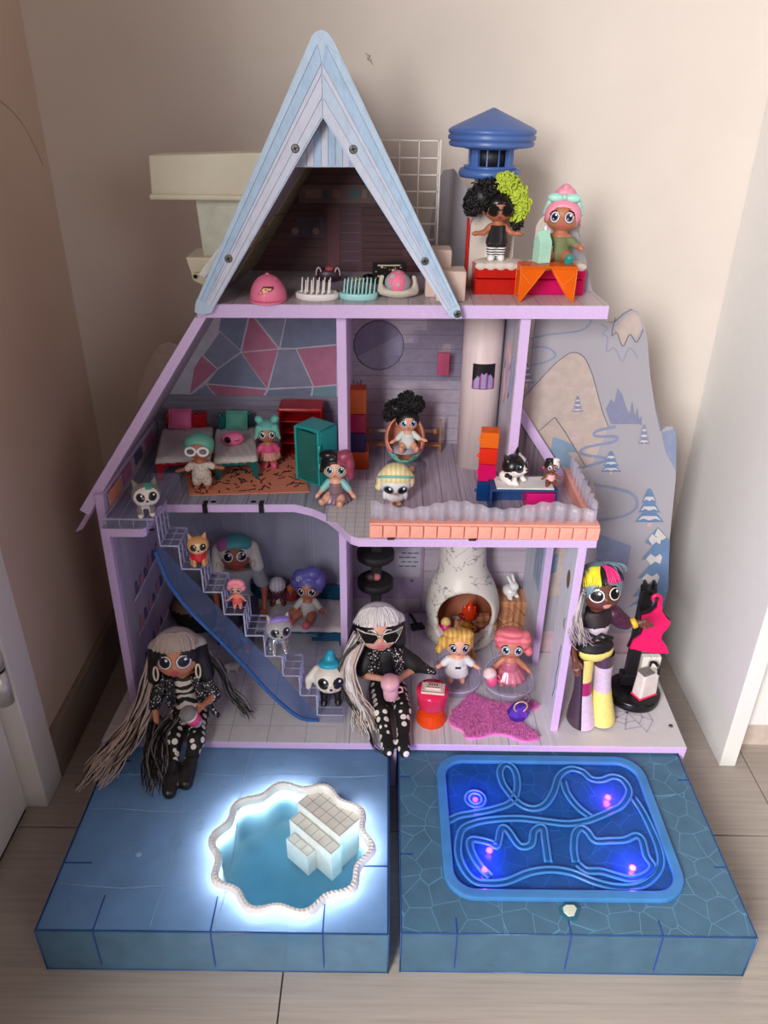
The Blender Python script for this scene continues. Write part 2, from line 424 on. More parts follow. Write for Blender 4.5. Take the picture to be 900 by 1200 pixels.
# ================================================================ THE DOLLHOUSE
m_lav = M('lavender_edge', (205,178,222), .55, var=.05, scale=300)
m_lilac = PLANK('lilac_plank', (196,184,200), (150,140,165), streak=(3,3,160), amt=.10)
m_base_plank = PLANK('pale_floor_plank', (205,200,208), (150,145,165), streak=(260,6,60), period=.052, axis=0, amt=.14, lw=.03)
m_base_tile = PLANK('pale_floor_tile', (206,203,206), (150,148,158), streak=(40,40,40), period=(.062,.05), axis=(0,1), amt=.05, lw=.018)
m_pale = M('pale_board', (206,200,204), .5, var=.03)
m_plank2 = PLANK('grey_floor_plank', (158,160,178), (105,108,130), streak=(300,7,60), period=.03, axis=0, amt=.24, lw=.05)
m_plank2b = PLANK('mauve_floor_plank', (186,172,188), (130,118,140), streak=(320,7,60), period=.03, axis=0, amt=.22, lw=.05)
m_tile2 = PLANK('small_floor_tile', (200,196,200), (150,150,160), streak=(40,40,40), period=(.014,.014), axis=(0,1), amt=.04, lw=.07)
house = tag(empty('dollhouse', (0,1.1,0)), 'tall lilac wooden doll chalet with three floors, blue gable and snowy mountain backdrop', 'dollhouse')
def H(mb, name, mats, bevel=0, seg=2, par=None):
    """part (or sub-part) of the dollhouse; coordinates are world coordinates"""
    o = mb.build(name, mats, bevel=bevel, seg=seg); p = par or house
    o.parent = p; o.matrix_parent_inverse = Matrix.Translation(-house.location)
    return o
def subH(mb, name, mats, par, bevel=0):
    o = mb.build(name, mats, bevel=bevel); o.parent = par; o.matrix_parent_inverse = Matrix.Identity(4); return o
def slabz(poly, z0, z1):
    b = MB(); b.prism([(x,y,z0) for x,y in poly], (0,0,z1-z0), 0); return b
# base
base = H(slabz([(-.455,.912),(.497,.912),(.503,1.15),(.292,1.15),(.292,1.29),(-.435,1.29)], .087, .0993), 'base_board', m_lav, .001)
subH(slabz([(-.454,.913),(-.075,.913),(-.075,1.289),(-.434,1.289)], .0993, .1000), 'floor_print', m_base_tile, base)
subH(slabz([(-.075,.913),(.288,.913),(.288,1.149),(.288,1.149),(.288,1.289),(-.075,1.289)], .0993, .1000), 'floor_print', m_base_plank, base)
subH(slabz([(.288,.913),(.496,.913),(.502,1.149),(.288,1.149)], .0993, .1000), 'floor_print', m_pale, base)
# crack rosette printed on the pale corner
cr = MB(); m_crk = M('crack_print', (178,170,192), .5)
cc = P(735,835,Z=.1002)
for k in range(9):
    a = k*.7+.2; r1 = .04+.018*((k*37) % 5)/5
    p1 = cc+Vector((math.cos(a)*r1, math.sin(a)*r1*.9, 0)); p2 = cc+Vector((math.cos(a+.7)*r1*.8, math.sin(a+.7)*r1*.75, 0))
    for q in ((cc, p1), (cc+(p1-cc)*.6, cc+(p2-cc)*.6), (p1, p2)):
        d = (q[1]-q[0]).normalized().cross(Vector((0,0,1)))*.0011
        cr.prism([q[0]-d, q[1]-d, q[1]+d, q[0]+d], (0,0,.0003))
subH(cr, 'crack_print', m_crk, base)
m_screw = M('screw_steel', (120,118,115), .35, metal=.8)
def screw(p, ax='Y', r=.0045, par=None):
    b = MB(); R4 = Matrix.Rotation(math.pi/2, 4, 'X') if ax == 'Y' else Matrix.Identity(4)
    b.lathe([(r,0),(r,.0012),(r*.7,.0018)], p, 14, M4=R4)
    for a in (.4, 1.97):
        d = Matrix.Rotation(a, 4, 'Z'); b.box((-r*.6,-r*.12,.0016), (r*.6,r*.12,.0022), 1, Matrix.Translation(p) @ R4 @ d)
    return subH(b, 'screw', [m_screw, m_dark], par) if par else H(b, 'screw', [m_screw, m_dark])
for u, v in ((786,851),(731,740)): screw(P(u,v,Z=.1002), 'Z', .0035, base)
for x in (-.449, .0205, .4925):
    b = MB(); b.box((x-.005,.914,0), (x+.005,1.0,.087)); H(b, 'foot', m_lav, .001)
# ground floor walls
m_back1 = M('grey_back_print', (150,152,172), .6, var=.05, scale=14)
m_back1b = PLANK('lilac_back_print', (182,170,182), (140,130,150), streak=(8,8,120), period=.05, axis=2, amt=.08, lw=.03)
m_back2 = M('blue_back_print', (140,150,175), .6, var=.05, scale=14)
m_back2b = PLANK('mauve_back_print', (178,165,182), (130,120,145), streak=(60,8,140), period=.024, axis=2, amt=.10, lw=.05)
m_pinkp = M('pink_print', (196,150,172), .6); m_line = M('print_line', (205,205,218), .6); m_ink = M('print_ink', (92,84,110), .6)
b = MB(); b.box((-.427,.985,Z1), (-.414,1.285,.512)); b.v = [(x+(.006 if z > .3 else 0), y, z) for x,y,z in b.v]
lw = H(b, 'side_wall', m_lav, .001)
b = MB(); b.prism([(-.4138,.998,.101),(-.4138,1.271,.101),(-.4075,1.271,.461),(-.4075,.998,.461)], (.001,0,0))
subH(b, 'wall_print', PLANK('lilac_wall_print', (170,160,186), (140,130,160), streak=(30,30,8), amt=.12), lw)
b = MB(); b.prism([(-.4068,.998,.475),(-.4068,1.27,.475),(-.4068,1.27,.506),(-.4068,.998,.506)], (.001,0,0))
for k, (y0,y1,z0,z1,mi) in enumerate(((1.0,1.05,.482,.538,1),(1.065,1.11,.485,.55,2),(1.13,1.17,.49,.53,3),(1.19,1.24,.49,.55,2))):
    b.prism([(-.4055,y0,z0),(-.4055,y1,z0),(-.4055,y1,min(z1,.508)),(-.4055,y0,min(z1,.508))], (.001,0,0), mi)
subH(b, 'wall_print', [m_back1b, M('peach_print',(225,150,120),.6), M('magenta_print',(180,110,150),.6), m_ink], lw)
# shelves printed on the lower side wall
b = MB()
for k in range(3):
    z = .15+.07*k
    b.prism([(-.4118+.006*k/3,1.03,z),(-.4118+.006*k/3,1.2,z+.0),(-.4118+.006*k/3,1.2,z+.004),(-.4118+.006*k/3,1.03,z+.004)], (.0012,0,0), 0)
    for j in range(6):
        y = 1.045+j*.025; h = .014+.012*((j*7+k*3) % 4)/4
        b.prism([(-.4112+.006*k/3,y,z+.006),(-.4112+.006*k/3,y+.014,z+.006),(-.4112+.006*k/3,y+.010,z+.006+h),(-.4112+.006*k/3,y+.003,z+.006+h)], (.0012,0,0), 1+(j+k) % 2)
subH(b, 'shelf_print', [m_line, M('blue_ink',(95,90,135),.6), M('rose_ink',(190,130,150),.6)], lw)
b = MB(); b.box((-.414,1.272,Z1), (-.073,1.284,.461)); bp = H(b, 'back_panel', m_back1)
b = MB()
for cx, cz, r in ((-.225,.405,.052),(-.335,.30,.03)):
    ring = [(cx+r*math.cos(t*math.pi/16), 1.2712, cz+r*math.sin(t*math.pi/16)) for t in range(32)]
    b.tube(ring, .0012, 4, 0, closed=True); b.prism([(x,1.2716,z) for x,_,z in ring], (0,.0004,0), 1)
for x in (-.27,-.262,-.15,-.142,-.136): b.box((x,1.2712,.11), (x+.0012,1.272,.455))
subH(b, 'wall_print', [M('slate_line',(170,172,190),.6), M('slate_fill',(138,142,165),.6)], bp)
b = MB(); b.box((-.073,1.272,Z1), (.289,1.284,.461)); bp = H(b, 'back_panel', m_back1b)
b = MB(); b.box((-.06,1.2705,.19), (.075,1.272,.455), 0); b.box((.08,1.2705,.275), (.277,1.272,.46), 1); b.box((.08,1.2705,.262), (.277,1.2718,.275), 2)
b.box((-.06,1.2698,.255), (.075,1.2705,.262), 2); b.box((.073,1.2695,.11), (.079,1.271,.46), 2)
for k in range(3): b.box((-.06+.047*k,1.2698,.135), (-.017+.047*k,1.2705,.185), 2); b.box((-.04+.047*k,1.2692,.176), (-.034+.047*k,1.2699,.182), 3)
for k in range(12): b.box((.03+.012*(k % 3)+.005*(k//3 % 2),1.2692,.212+.01*(k//3)), (.04+.012*(k % 3)+.004*(k//3 % 2),1.27,.214+.01*(k//3)), 3)
subH(b, 'wall_print', [M('cupboard_print',(176,172,186),.6), m_pinkp, M('mauve_rail',(160,140,170),.6), m_ink], bp)
b = MB(); b.box((-.072,1.06,Z1), (-.060,1.272,.461)); H(b, 'partition', m_lav, .001)
b = MB(); b.box((.2775,1.1155,Z1), (.2895,1.285,.461)); q = H(b, 'partition', m_lav, .001)
b = MB(); b.prism([(.277,1.118,.101),(.277,1.272,.101),(.277,1.272,.46),(.277,1.118,.46)], (.0005,0,0)); 
subH(b, 'wall_print', PLANK('ice_plank',(192,200,214),(150,160,180),streak=(40,160,10),amt=.15), q)
b = MB(); b.prism([(.2765,1.13,.25),(.2765,1.19,.25),(.2765,1.19,.46),(.2765,1.13,.46)], (.0005,0,0)); subH(b, 'wall_print', PLANK('ice_plank_dark',(150,165,190),(150,160,180),streak=(40,160,20),amt=.3), q)

b = MB(); b.box((.281,.945,Z1), (.293,1.012,.461)); dv = H(b, 'divider', m_lav, .001)
b = MB(); b.prism([(.2806,.946,.101),(.2806,1.011,.101),(.2806,1.011,.46),(.2806,.946,.46)], (.0006,0,0))
subH(b, 'wall_print', PLANK('frost_print',(212,214,224),(150,160,180),streak=(40,120,12),amt=.06), dv); b = MB()
ctr = Vector((.2802,.972,.385)); b.prism([ctr+Vector((0,.009*math.cos(t*math.pi/8),.016*math.sin(t*math.pi/8))) for t in range(16)], (.0005,0,0), 0); subH(b, 'oval_hole', M('oval_hole',(120,85,55),.7), dv); b = MB()
zz = [(.955,.27),(.958,.25),(.955,.23),(.960,.205),(.957,.185),(.962,.16)]
for p0, p1 in zip(zz, zz[1:]):
    b.prism([(.2802,p0[0],p0[1]),(.2802,p0[0]+.003,p0[1]),(.2802,p1[0]+.003,p1[1]),(.2802,p1[0],p1[1])], (.0005,0,0), 0)
subH(b, 'zigzag_print', M('frost_blue',(80,100,150),.6), dv)
# second floor
pts = [(-.405,.952),(-.347,.952),(-.343,.957),(-.343,1.02),(-.335,1.0266)]
for u, v in ((345,591),(366,596),(382,603),(394,612),(403,621),(411,628),(420,631)):
    p = P(u,v,Z=Z2); pts.append((p.x,p.y))
pts += [(.303,.9375),(.303,1.15),(.292,1.15),(.292,1.271),(-.405,1.271)]
f2 = H(slabz(pts, .4615, Z2-.0007), 'upper_floor_board', m_lav)
i0 = [i for i,(x,y) in enumerate(pts) if x > -.085][0]
subH(slabz([(x,y+.0006) for x,y in pts[:i0]]+[(-.085,pts[i0][1]+.002),(-.085,1.271),(-.405,1.271)], Z2-.0007, Z2), 'floor_print', m_plank2, f2)
subH(slabz([(-.085,pts[i0][1]+.0025)]+[(x,y+.0006) for x,y in pts[i0:] if x < 0 and y < 1.1]+[(.0,.938),(.0,1.12),(-.085,1.12)], Z2-.0007, Z2), 'floor_print', m_tile2, f2)
subH(slabz([(0,.938),(.3025,.938),(.3025,1.149),(.291,1.149),(.291,1.271),(-.085,1.271),(-.085,1.12),(0,1.12)], Z2-.0007, Z2), 'floor_print', m_plank2b, f2)
for u, v in ((240,591),(306,591)):
    p = P(u,v,Z=Z2); b = MB(); b.box((p.x-.0035,p.y-.004,.4612), (p.x+.0035,p.y+.012,Z2+.0003)); subH(b, 'slot', m_dark, f2)
for u, v in ((250,588),(297,588),(178,621)):
    p = P(u,v,Z=Z2); b = MB(); b.lathe([(.0035,0),(.0035,.0004)], (p.x,p.y,Z2), 12, sx=1.3); subH(b, 'slot', m_dark, f2)
b = MB(); b.prism([(-.405,1.2715,.461),(-.073,1.2715,.461),(-.073,1.2715,.757),(-.262,1.2715,.757),(-.405,1.2715,.535)], (0,.012,0)); bp = H(b, 'back_panel', m_back2)
# faceted wall print of the bedroom, read off on the back panel's plane
def px(u, v): return (80+u*.3556, 360+v*.3556)
polys = [([(600,20),(570,148),(692,137)],1), ([(570,150),(692,139),(655,268)],1), ([(752,137),(885,125),(885,255),(810,262)],1), ([(455,254),(655,272),(608,350),(535,350)],1),
 ([(400,287),(415,200),(440,160),(492,205)],1), ([(325,352),(390,300),(415,350)],1), ([(492,205),(570,150),(655,268),(455,252)],0), ([(605,20),(720,20),(695,135)],2), ([(720,20),(885,20),(885,122),(750,135),(697,135)],0),
 ([(692,139),(750,137),(808,262),(660,268)],2), ([(400,290),(453,254),(530,350),(418,350)],2), ([(660,272),(805,264),(790,350),(612,350)],0), ([(808,264),(885,257),(885,350),(795,350)],3), ([(500,80),(570,146),(492,203),(445,158)],2), ([(595,20),(505,20),(495,75),(568,143)],0)]
b = MB()
for poly, mi in polys:
    w = [P(*px(u,v), Y=1.2708) for u, v in poly]
    c = sum(w, Vector())/len(w); w = [c+(p-c)*.975 for p in w]
    w = [Vector((max(p.x, -.262-max(0,.75-p.z)*.64), p.y, min(p.z,.755))) for p in w]
    b.prism(w, (0,.0006,0), mi)
b.prism([(-.404,1.2713,.476),(-.074,1.2713,.476),(-.074,1.2713,.756),(-.262,1.2713,.756),(-.404,1.2713,.535)], (0,.0002,0), 4)
subH(b, 'wall_print', [M('facet_blue',(128,140,168),.6), M('facet_rose',(190,120,150),.6), M('facet_grey',(140,146,172),.6), M('facet_teal',(125,158,170),.6), m_line], bp)
b = MB()
for k in range(3): b.box((-.404,1.268,Z2+.003+.0285*k), (-.074,1.2705,Z2+.030+.0285*k)); 
subH(b, 'wainscot', PLANK('wainscot_print',(150,145,165),(100,95,115),streak=(8,8,220),amt=.2), bp, .0006)
b = MB(); b.box((-.073,1.2715,.461), (.225,1.284,.757)); bp = H(b, 'back_panel', m_back2b)
b = MB(); c0 = P(444,405,Y=1.2708)
b.prism([c0+Vector((.041*math.cos(t*math.pi/16),0,.041*math.sin(t*math.pi/16))) for t in range(32)], (0,.0006,0), 0)
b.prism([c0+Vector((.041*math.cos(t*math.pi/16+.5),-.0004,.041*math.sin(t*math.pi/16+.5))) for t in range(17)], (0,.0006,0), 1)
b.tube([c0+Vector((.042*math.cos(t*math.pi/16),0,.042*math.sin(t*math.pi/16))) for t in range(32)], .0008, 4, 2, closed=True)
mw_ = [M('porthole_grey',(150,146,172),.6), M('porthole_dark',(130,122,152),.6), m_ink, m_back2]; subH(b, 'porthole_print', mw_, bp); b = MB()
p0, p1 = P(407,470,Y=1.2708), P(430,435,Y=1.2708)
for k in range(4): b.tube([(p0.x+.015,1.2708,p0.z), (p0.x+.004+.007*k,1.2708,p0.z+.035+.004*(k % 2))], .001, 4, 2)
subH(b, 'twig_print', mw_, bp); b = MB(); b.box((.10,1.2700,.70), (.2,1.271,.757), 3); subH(b, 'wall_print', mw_, bp)
p = P(400,371,Y=1.065); b = MB(); b.box((p.x-.0075,1.067,Z2), (p.x+.0065,1.2715,.757)); H(b, 'partition', m_lav, .001)
b = MB(); p = P(617,372,Y=1.067); xr = p.x
b.box((xr-.007,1.067,Z2), (xr+.007,1.2715,.757)); q = H(b, 'partition', m_lav, .001)
b = MB(); b.prism([(xr-.0075,1.07,.476),(xr-.0075,1.27,.476),(xr-.0075,1.27,.756),(xr-.0075,1.07,.756)], (.0005,0,0))
for k, pts_ in enumerate(([(1.14,.70),(1.17,.65),(1.15,.60),(1.12,.66)], [(1.10,.69),(1.125,.66),(1.115,.62),(1.09,.65)])):
    for s0, s1 in zip(pts_, pts_[1:]+pts_[:1]): b.tube([(xr-.0077,s0[0],s0[1]), (xr-.0077,s1[0],s1[1])], .0009, 4, 1+k)
subH(b, 'wall_print', [PLANK('lilac_side_plank',(190,186,202),(150,145,165),streak=(60,60,4),amt=.15), M('coral_line',(225,140,130),.6), M('blue_line',(120,140,190),.6)], q)
# sloping brace with the grey boarded triangle on the balcony
a0 = P(612,478,Y=1.14); a1 = P(692,603,Y=1.14); a1 = a0+(a1-a0)*((a0.z-Z2)/(a0.z-a1.z))
b = MB(); b.prism([a0, a1, a1+Vector((-.018,0,0)), a0+Vector((-.003,0,-.021))], (0,.005,0)); br = H(b, 'slanted_brace', m_lav, .0006)
b = MB(); b.prism([(xr+.007,1.146,Z2),(a1.x-.006,1.146,Z2),(xr+.007,1.146,a0.z-.004)], (0,.003,0)); subH(b, 'boarded_triangle', PLANK('grey_board_print',(138,124,132),(95,85,95),streak=(220,220,6),amt=.3), br)
# third floor
f3 = H(slabz([(-.258,1.045),(.3066,1.063),(.3046,1.158),(.235,1.158),(.235,1.271),(-.258,1.271)], .7555, Z3-.0007), 'attic_floor_board', m_lav, .001)
m_attic_floor = PLANK('attic_floor_print', (190,178,186), (130,118,130), streak=(200,8,60), amt=.10, rough=.28, period=.03, axis=0, lw=.03)
subH(slabz([(-.257,1.046),(.306,1.064),(.304,1.157),(.235,1.157),(.235,1.27),(-.257,1.27)], Z3-.0007, Z3), 'floor_print', m_attic_floor, f3)
# left roof: a slanted board with a lavender edge and dark planked underside
t0, t1 = P(228,372,Y=1.045), P(93,598,Y=.985); th = Vector((.0125,0,-.0085))
b = MB(); poly = [t0, t1, t1+th*1.0, t0+Vector((.016,0,-.0005))]
bk = [Vector((p.x,1.285,p.z)) for p in poly]
b.add(poly+bk, [(0,1,2,3),(7,6,5,4),(0,4,5,1),(1,5,6,2),(2,6,7,3),(3,7,4,0)], [0,0,0,0,1,0])
H(b, 'roof_board', [m_lav, PLANK('roof_underside_print',(170,160,180),(110,100,125),streak=(6,120,6),period=.02,axis=2,amt=.16,lw=.08)], .0008)
e0, e1 = P(112,583,Y=1.06), P(88,624,Y=1.06); b = MB(); b.prism([e0, e1, e1+Vector((.013,0,.006)), e0+Vector((.013,0,.006))], (0,.22,0)); H(b, 'roof_lower_board', m_lav, .0008)
# gable frame with mitred planks
GY = 1.036
def gp(f, side, t):   # f across the frame (0 outer .. 1 inner), t from the ridge 0 to the foot 1
    top = Vector((376.5+2*f, 17+121*f)); ft = Vector((226+20*f, 362+7*f)) if side < 0 else Vector((543-15*f, 369+4*f))
    q = top+(ft-top)*t; return P(q.x, q.y, Y=GY)
m_g = [PLANK('gable_blue',(176,198,220),(150,170,200),streak=(130,8,60),amt=.06), PLANK('gable_deep_blue',(164,190,218),(150,170,200),streak=(130,8,60),amt=.08), PLANK('gable_lilac',(196,200,218),(150,170,200),streak=(130,8,60),amt=.06), PLANK('gable_mid',(180,196,218),(150,170,200),streak=(130,8,60),amt=.07)]
b = MB()
legL = [gp(0,-1,.10), P(365.5,42,Y=GY), P(370,37,Y=GY), P(376.5,34.5,Y=GY), gp(1,-1,0), gp(1,-1,.99), P(238,369,Y=GY), P(228,366,Y=GY), gp(0,-1,.98)]
legR = [P(376.5,34.5,Y=GY), P(383,37,Y=GY), P(387.5,42,Y=GY), gp(0,1,.10), gp(0,1,.975), P(541,373,Y=GY), P(535,374,Y=GY), gp(1,1,.985), gp(1,1,0)]
b.prism(legL, (0,.011,0)); b.prism(legR, (0,.011,0)); gable = H(b, 'gable_frame', m_g[0])
for side in (-1, 1):
    for k, (f0, f1, mi) in enumerate(((.03,.20,0),(.21,.46,1),(.47,.56,2),(.57,.79,3 if side > 0 else 2),(.80,.97,2))):
        q = [gp(f0,side,(.125,.03,.004,.004,.004)[k]), gp(f1,side,(.035,.004,.004,.004,.004)[k]), gp(f1,side,.965), gp(f0,side,.965)]
        b = MB(); b.prism([p+Vector((0,-.0012,0)) for p in q], (0,.0013,0)); subH(b, 'plank', m_g[mi], gable, .0004)
for u, v in ((346,174),(414,175),(268,303),(498,306),(536,368)): screw(P(u,v,Y=GY-.0008), 'Y', .0052, gable)
# striped triangle under the ridge
tri = MB(); cols = [2,3,2,1,2,1,0,2,1]
x0 = 343; b = None
pl = H(MB().prism([P(378.5,134,Y=1.062),P(340,196,Y=1.062),P(421,196,Y=1.062)], (0,.006,0)), 'ridge_panel', m_g[2])
for k in range(9):
    xa, xb = 343+8.4*k, 343+8.4*(k+1)-.6
    def ytop(x): return 138+(378.5-x)*1.66 if x < 378.5 else 138+(x-378.5)*1.52
    q = [P(xa,195,Y=1.0605), P(xb,195,Y=1.0605)]+([P(xb,min(194.5,ytop(xb)),Y=1.0605)])+([P(378.5,138,Y=1.0605)] if xa < 378.5 < xb else [])+[P(xa,min(194.5,ytop(xa)),Y=1.0605)]
    b = MB(); b.prism(q, (0,.0016,0)); subH(b, 'plank', m_g[cols[k]], pl)
# attic roof slopes, back wall
m_attic = PLANK('attic_wall_print', (88,50,57), (52,28,34), streak=(8,8,200), period=.0135, axis=2, amt=.25, lw=.10)
ap = Vector((-.080,0,1.060)); fL = Vector((-.258,0,.768)); fR = Vector((.092,0,.768))
for a_, e_, nm in ((ap, fL, -1), (ap, fR, 1)):
    d = (e_-a_).normalized(); n_ = Vector((d.z,0,-d.x))*nm
    n_ = n_ if n_.z < 0 else -n_
    q = [a_+Vector((0,1.047,0)), e_+Vector((0,1.047,0)), e_+n_*.010+Vector((0,1.047,0)), a_+n_*.010+Vector((0,1.047,0))]
    b = MB(); b.prism(q, (0,.236,0)); H(b, 'attic_roof', [PLANK('attic_roof_print',(150,132,150),(110,95,115),streak=(8,120,8),amt=.18)])
b = MB(); b.prism([(ap.x,1.272,ap.z),(fL.x,1.272,fL.z),(fR.x,1.272,fR.z)], (0,.010,0)); at = H(b, 'attic_back_wall', m_attic)
b = MB(); Y_ = 1.2712
def rect(u0, v0, u1, v1, mi, dy=0): b.prism([P(u0,v0,Y=Y_-dy),P(u1,v0,Y=Y_-dy),P(u1,v1,Y=Y_-dy),P(u0,v1,Y=Y_-dy)], (0,.0005,0), mi)
rect(350,217,455,238,0); rect(346,238,470,242,1); rect(380,242,384,318,1); rect(384,242,398,318,2); rect(399,243,424,318,1); rect(424,242,472,320,3)
b.prism([P(349,254,Y=Y_-.0003),P(379,254,Y=Y_-.0003),P(379,279,Y=Y_-.0003),P(336,279,Y=Y_-.0003)], (0,.0005,0), 4)
for k in range(3):
    c_ = P(346+12*k,271,Y=Y_-.0008); b.prism([c_+Vector((.0055*math.cos(t),0,.0055*math.sin(t))) for t in [i*math.pi/6 for i in range(12)]], (0,.0005,0), 5+(k == 1))
for k, (u, w_, mi) in enumerate(((358,18,5),(379,6,6),(390,8,5),(410,12,7),(424,6,5))): rect(u,222,u+w_,232,mi,.0006)
for k in range(6): rect(400,250+11*k,422,251+11*k,6,.0006)
subH(b, 'wall_print', [M('attic_frieze',(120,96,96),.6), M('attic_rail',(85,52,62),.6), M('attic_post',(105,62,72),.6), PLANK('attic_shutter',(78,44,50),(46,26,32),streak=(8,8,200),period=.010,axis=2,amt=.25,lw=.14), M('attic_poster',(90,70,90),.6), M('attic_sticker',(150,120,115),.6), m_ink, M('attic_teal',(80,110,120),.6)], at)
# white outer slide panel, bracket with T-shaped beam on the left roof
m_cream = M('cream_plastic', (222,216,196), .45, var=.02)
b = MB(); q = [P(318,205,Y=1.06), P(232,322,Y=1.06), P(240,327,Y=1.06), P(322,214,Y=1.06)]; b.prism(q, (0,.19,0)); H(b, 'outer_roof_panel', M('white_panel',(226,224,216),.45), .0015)
tb = empty('roof_beam'); tb.parent = house; tb.matrix_parent_inverse = Matrix.Translation(-house.location)
b = MB(); b.prism([(-.3222,1.13,.9504),(-.3242,1.13,.9006),(-.193,1.13,.9006),(-.164,1.13,.956)], (0,.05,0)); b.box((-.3255,1.122,.896), (-.195,1.18,.903)); subH(b, 'beam', m_cream, tb, .0025)
b = MB(); b.prism([(-.267,1.14,.897),(-.262,1.14,.80),(-.252,1.14,.80),(-.196,1.14,.897)], (0,.03,0)); subH(b, 'post', M('mint_cream_plastic',(206,210,196),.45), tb, .001)
b = MB(); b.prism([(-.284,1.12,.821),(-.276,1.12,.788),(-.258,1.12,.788),(-.240,1.12,.821)], (0,.07,0)); subH(b, 'bracket', m_cream, tb, .001)
b = MB(); c_ = P(233,325,Y=1.10); b.prism([c_+Vector(v_) for v_ in ((-.008,0,.006),(-.010,0,-.001),(-.005,0,-.006),(.015,0,-.016),(.02,0,-.006),(.0,0,.006))], (0,.01,0)); c2 = P(229,324,Y=1.099); b.lathe([(.003,0),(.003,.002)], c2, 10, M4=Matrix.Rotation(math.pi/2,4,'X'), mi=1)
subH(b, 'hinge_tab', [M('old_cream',(212,205,170),.5), m_dark], tb, .001)
# beige runners on the attic's left slope inside
F0, F1, B0, B1 = P(374,148,Y=1.049), P(246,358,Y=1.049), P(372,184,Y=1.2708), P(295,320,Y=1.2708)
for q_ in (F1, B1): q_.z = Z3+.0005
def lining(a_, t_, off=0):   # a_ along the slope from ridge to floor, t_ from gable to back wall
    f_ = F0.lerp(F1, a_); k_ = B0.lerp(B1, a_); return f_.lerp(k_, t_)+Vector((.8,0,-.6))*off
b = MB(); b.add([lining(0,0), lining(1,0), lining(1,1), lining(0,1), lining(0,0,-.003), lining(1,0,-.003), lining(1,1,-.003), lining(0,1,-.003)], [(0,1,2,3),(7,6,5,4),(0,4,5,1),(1,5,6,2),(2,6,7,3),(3,7,4,0)])
li = H(b, 'attic_lining', MATS['attic_roof_print'])
m_run = M('beige_runner',(132,120,96),.6)
for a0__, a1__, t0__, t1__ in ((.06,.47,.45,.98),(.48,.66,.40,.98),(.67,.93,.34,.98),(.55,.68,.20,.36)):
    b = MB(); lo_ = [lining(a0__,t0__,.0003), lining(a1__,t0__,.0003), lining(a1__,t1__,.0003), lining(a0__,t1__,.0003)]; hi_ = [lining(a0__,t0__,.003), lining(a1__,t0__,.003), lining(a1__,t1__,.003), lining(a0__,t1__,.003)]
    b.add(lo_+hi_, [(3,2,1,0),(4,5,6,7),(0,1,5,4),(1,2,6,5),(2,3,7,6),(3,0,4,7)]); subH(b, 'slide_runner', m_run, li)
# clear lattice behind the gable, beige steps
m_clear = TINT('clear_plastic', (240,240,246), (215,210,225), .22, .12)
m_frost = TINT('frosted_plastic', (240,238,244), (222,216,230), .32, .25)
m_wbar = M('white_bar', (228,222,216), .4)
g0 = P(440,164,Y=1.2); g1 = P(512,300,Y=1.2); gx1 = g1.x-.004
def roofx(z): return ap.x+(ap.z-z)*(fR.x-ap.x)/(ap.z-fR.z)+.010
zt_, zb_ = g0.z, .795
b = MB(); b.prism([(roofx(zt_),1.2,zt_),(gx1,1.2,zt_),(gx1,1.2,zb_+.05),(roofx(zb_+.05)-.0,1.2,zb_+.05)], (0,.002,0)); gr = H(b, 'lattice_panel', TINT('lattice_clear',(250,248,246),(225,220,215),.08,.1))
for k in range(7):
    z = zt_-.0222*k
    if roofx(z) > gx1-.004: break
    b = MB(); b.box((roofx(z),1.1975,z-.0008), (gx1+.001,1.203,z+.0008)); subH(b, 'bar', m_wbar, gr)
for k in range(3):
    x = gx1-.0275*k; zl = ap.z-(x-.010-ap.x)*(ap.z-fR.z)/(fR.x-ap.x); zl = max(zl, zb_)
    if zl < zt_: b = MB(); b.box((x-.0008,1.1975,zl), (x+.0008,1.203,zt_+.001)); subH(b, 'bar', m_wbar, gr)
b = MB(); b.box((gx1+.001,1.185,zb_), (gx1+.003,1.203,zt_+.002)); subH(b, 'bar', m_wbar, gr)
m_beige = M('beige_steps', (205,180,168), .5)
for (u0,v0,u1,Yf) in ((500,293,530,1.10),(512,318,547,1.075)):
    p0, p1 = P(u0,v0,Y=Yf), P(u1,v0,Y=Yf); b = MB(); b.box((p0.x,Yf,Z3), (p1.x,Yf+.04,p0.z)); H(b, 'beige_step', m_beige, .002)
# chimney column, its fireplace screen, turret on top
m_col = PLANK('column_print', (216,198,196), (180,160,165), streak=(90,90,4), amt=.07)
colc = (.1535,1.194)
b = MB(); b.lathe([(.0315,Z2),(.0315,.7555)], (*colc,0), 36); H(b, 'chimney_column', m_col)
b = MB(); nn = 10
pa, pb = P(545,426,Y=1.165), P(579,456,Y=1.165)
a0_ = -math.pi/2-.55; a1_ = -math.pi/2+.62
def cyl(a, z, r=.0319): return (colc[0]+r*math.cos(a), colc[1]+r*math.sin(a), z)
for i in range(nn):
    s0 = a0_+(a1_-a0_)*i/nn; s1 = a0_+(a1_-a0_)*(i+1)/nn
    b.add([cyl(s0,pb.z), cyl(s1,pb.z), cyl(s1,pa.z), cyl(s0,pa.z)], [(0,1,2,3)], 0)
    m = .012+.012*math.sin(i*math.pi/nn); b.add([cyl(s0,pb.z+.001,.0322), cyl(s1,pb.z+.001,.0322), cyl(s1,pb.z+m+.004*(i % 2),.0322), cyl(s0,pb.z+m+.004*((i+1) % 2),.0322)], [(0,1,2,3)], 1 if i % 3 else 2)
H(b, 'screen_print', [M('screen_black',(24,18,28),.3), M('log_print',(160,150,185),.4), M('flame_print',(150,70,150),.4)])
m_blue = M('turret_blue', (72,104,168), .38, var=.04)
t = empty('turret'); t.parent = house; t.matrix_parent_inverse = Matrix.Translation(-house.location)
tc = (.1440,1.19)
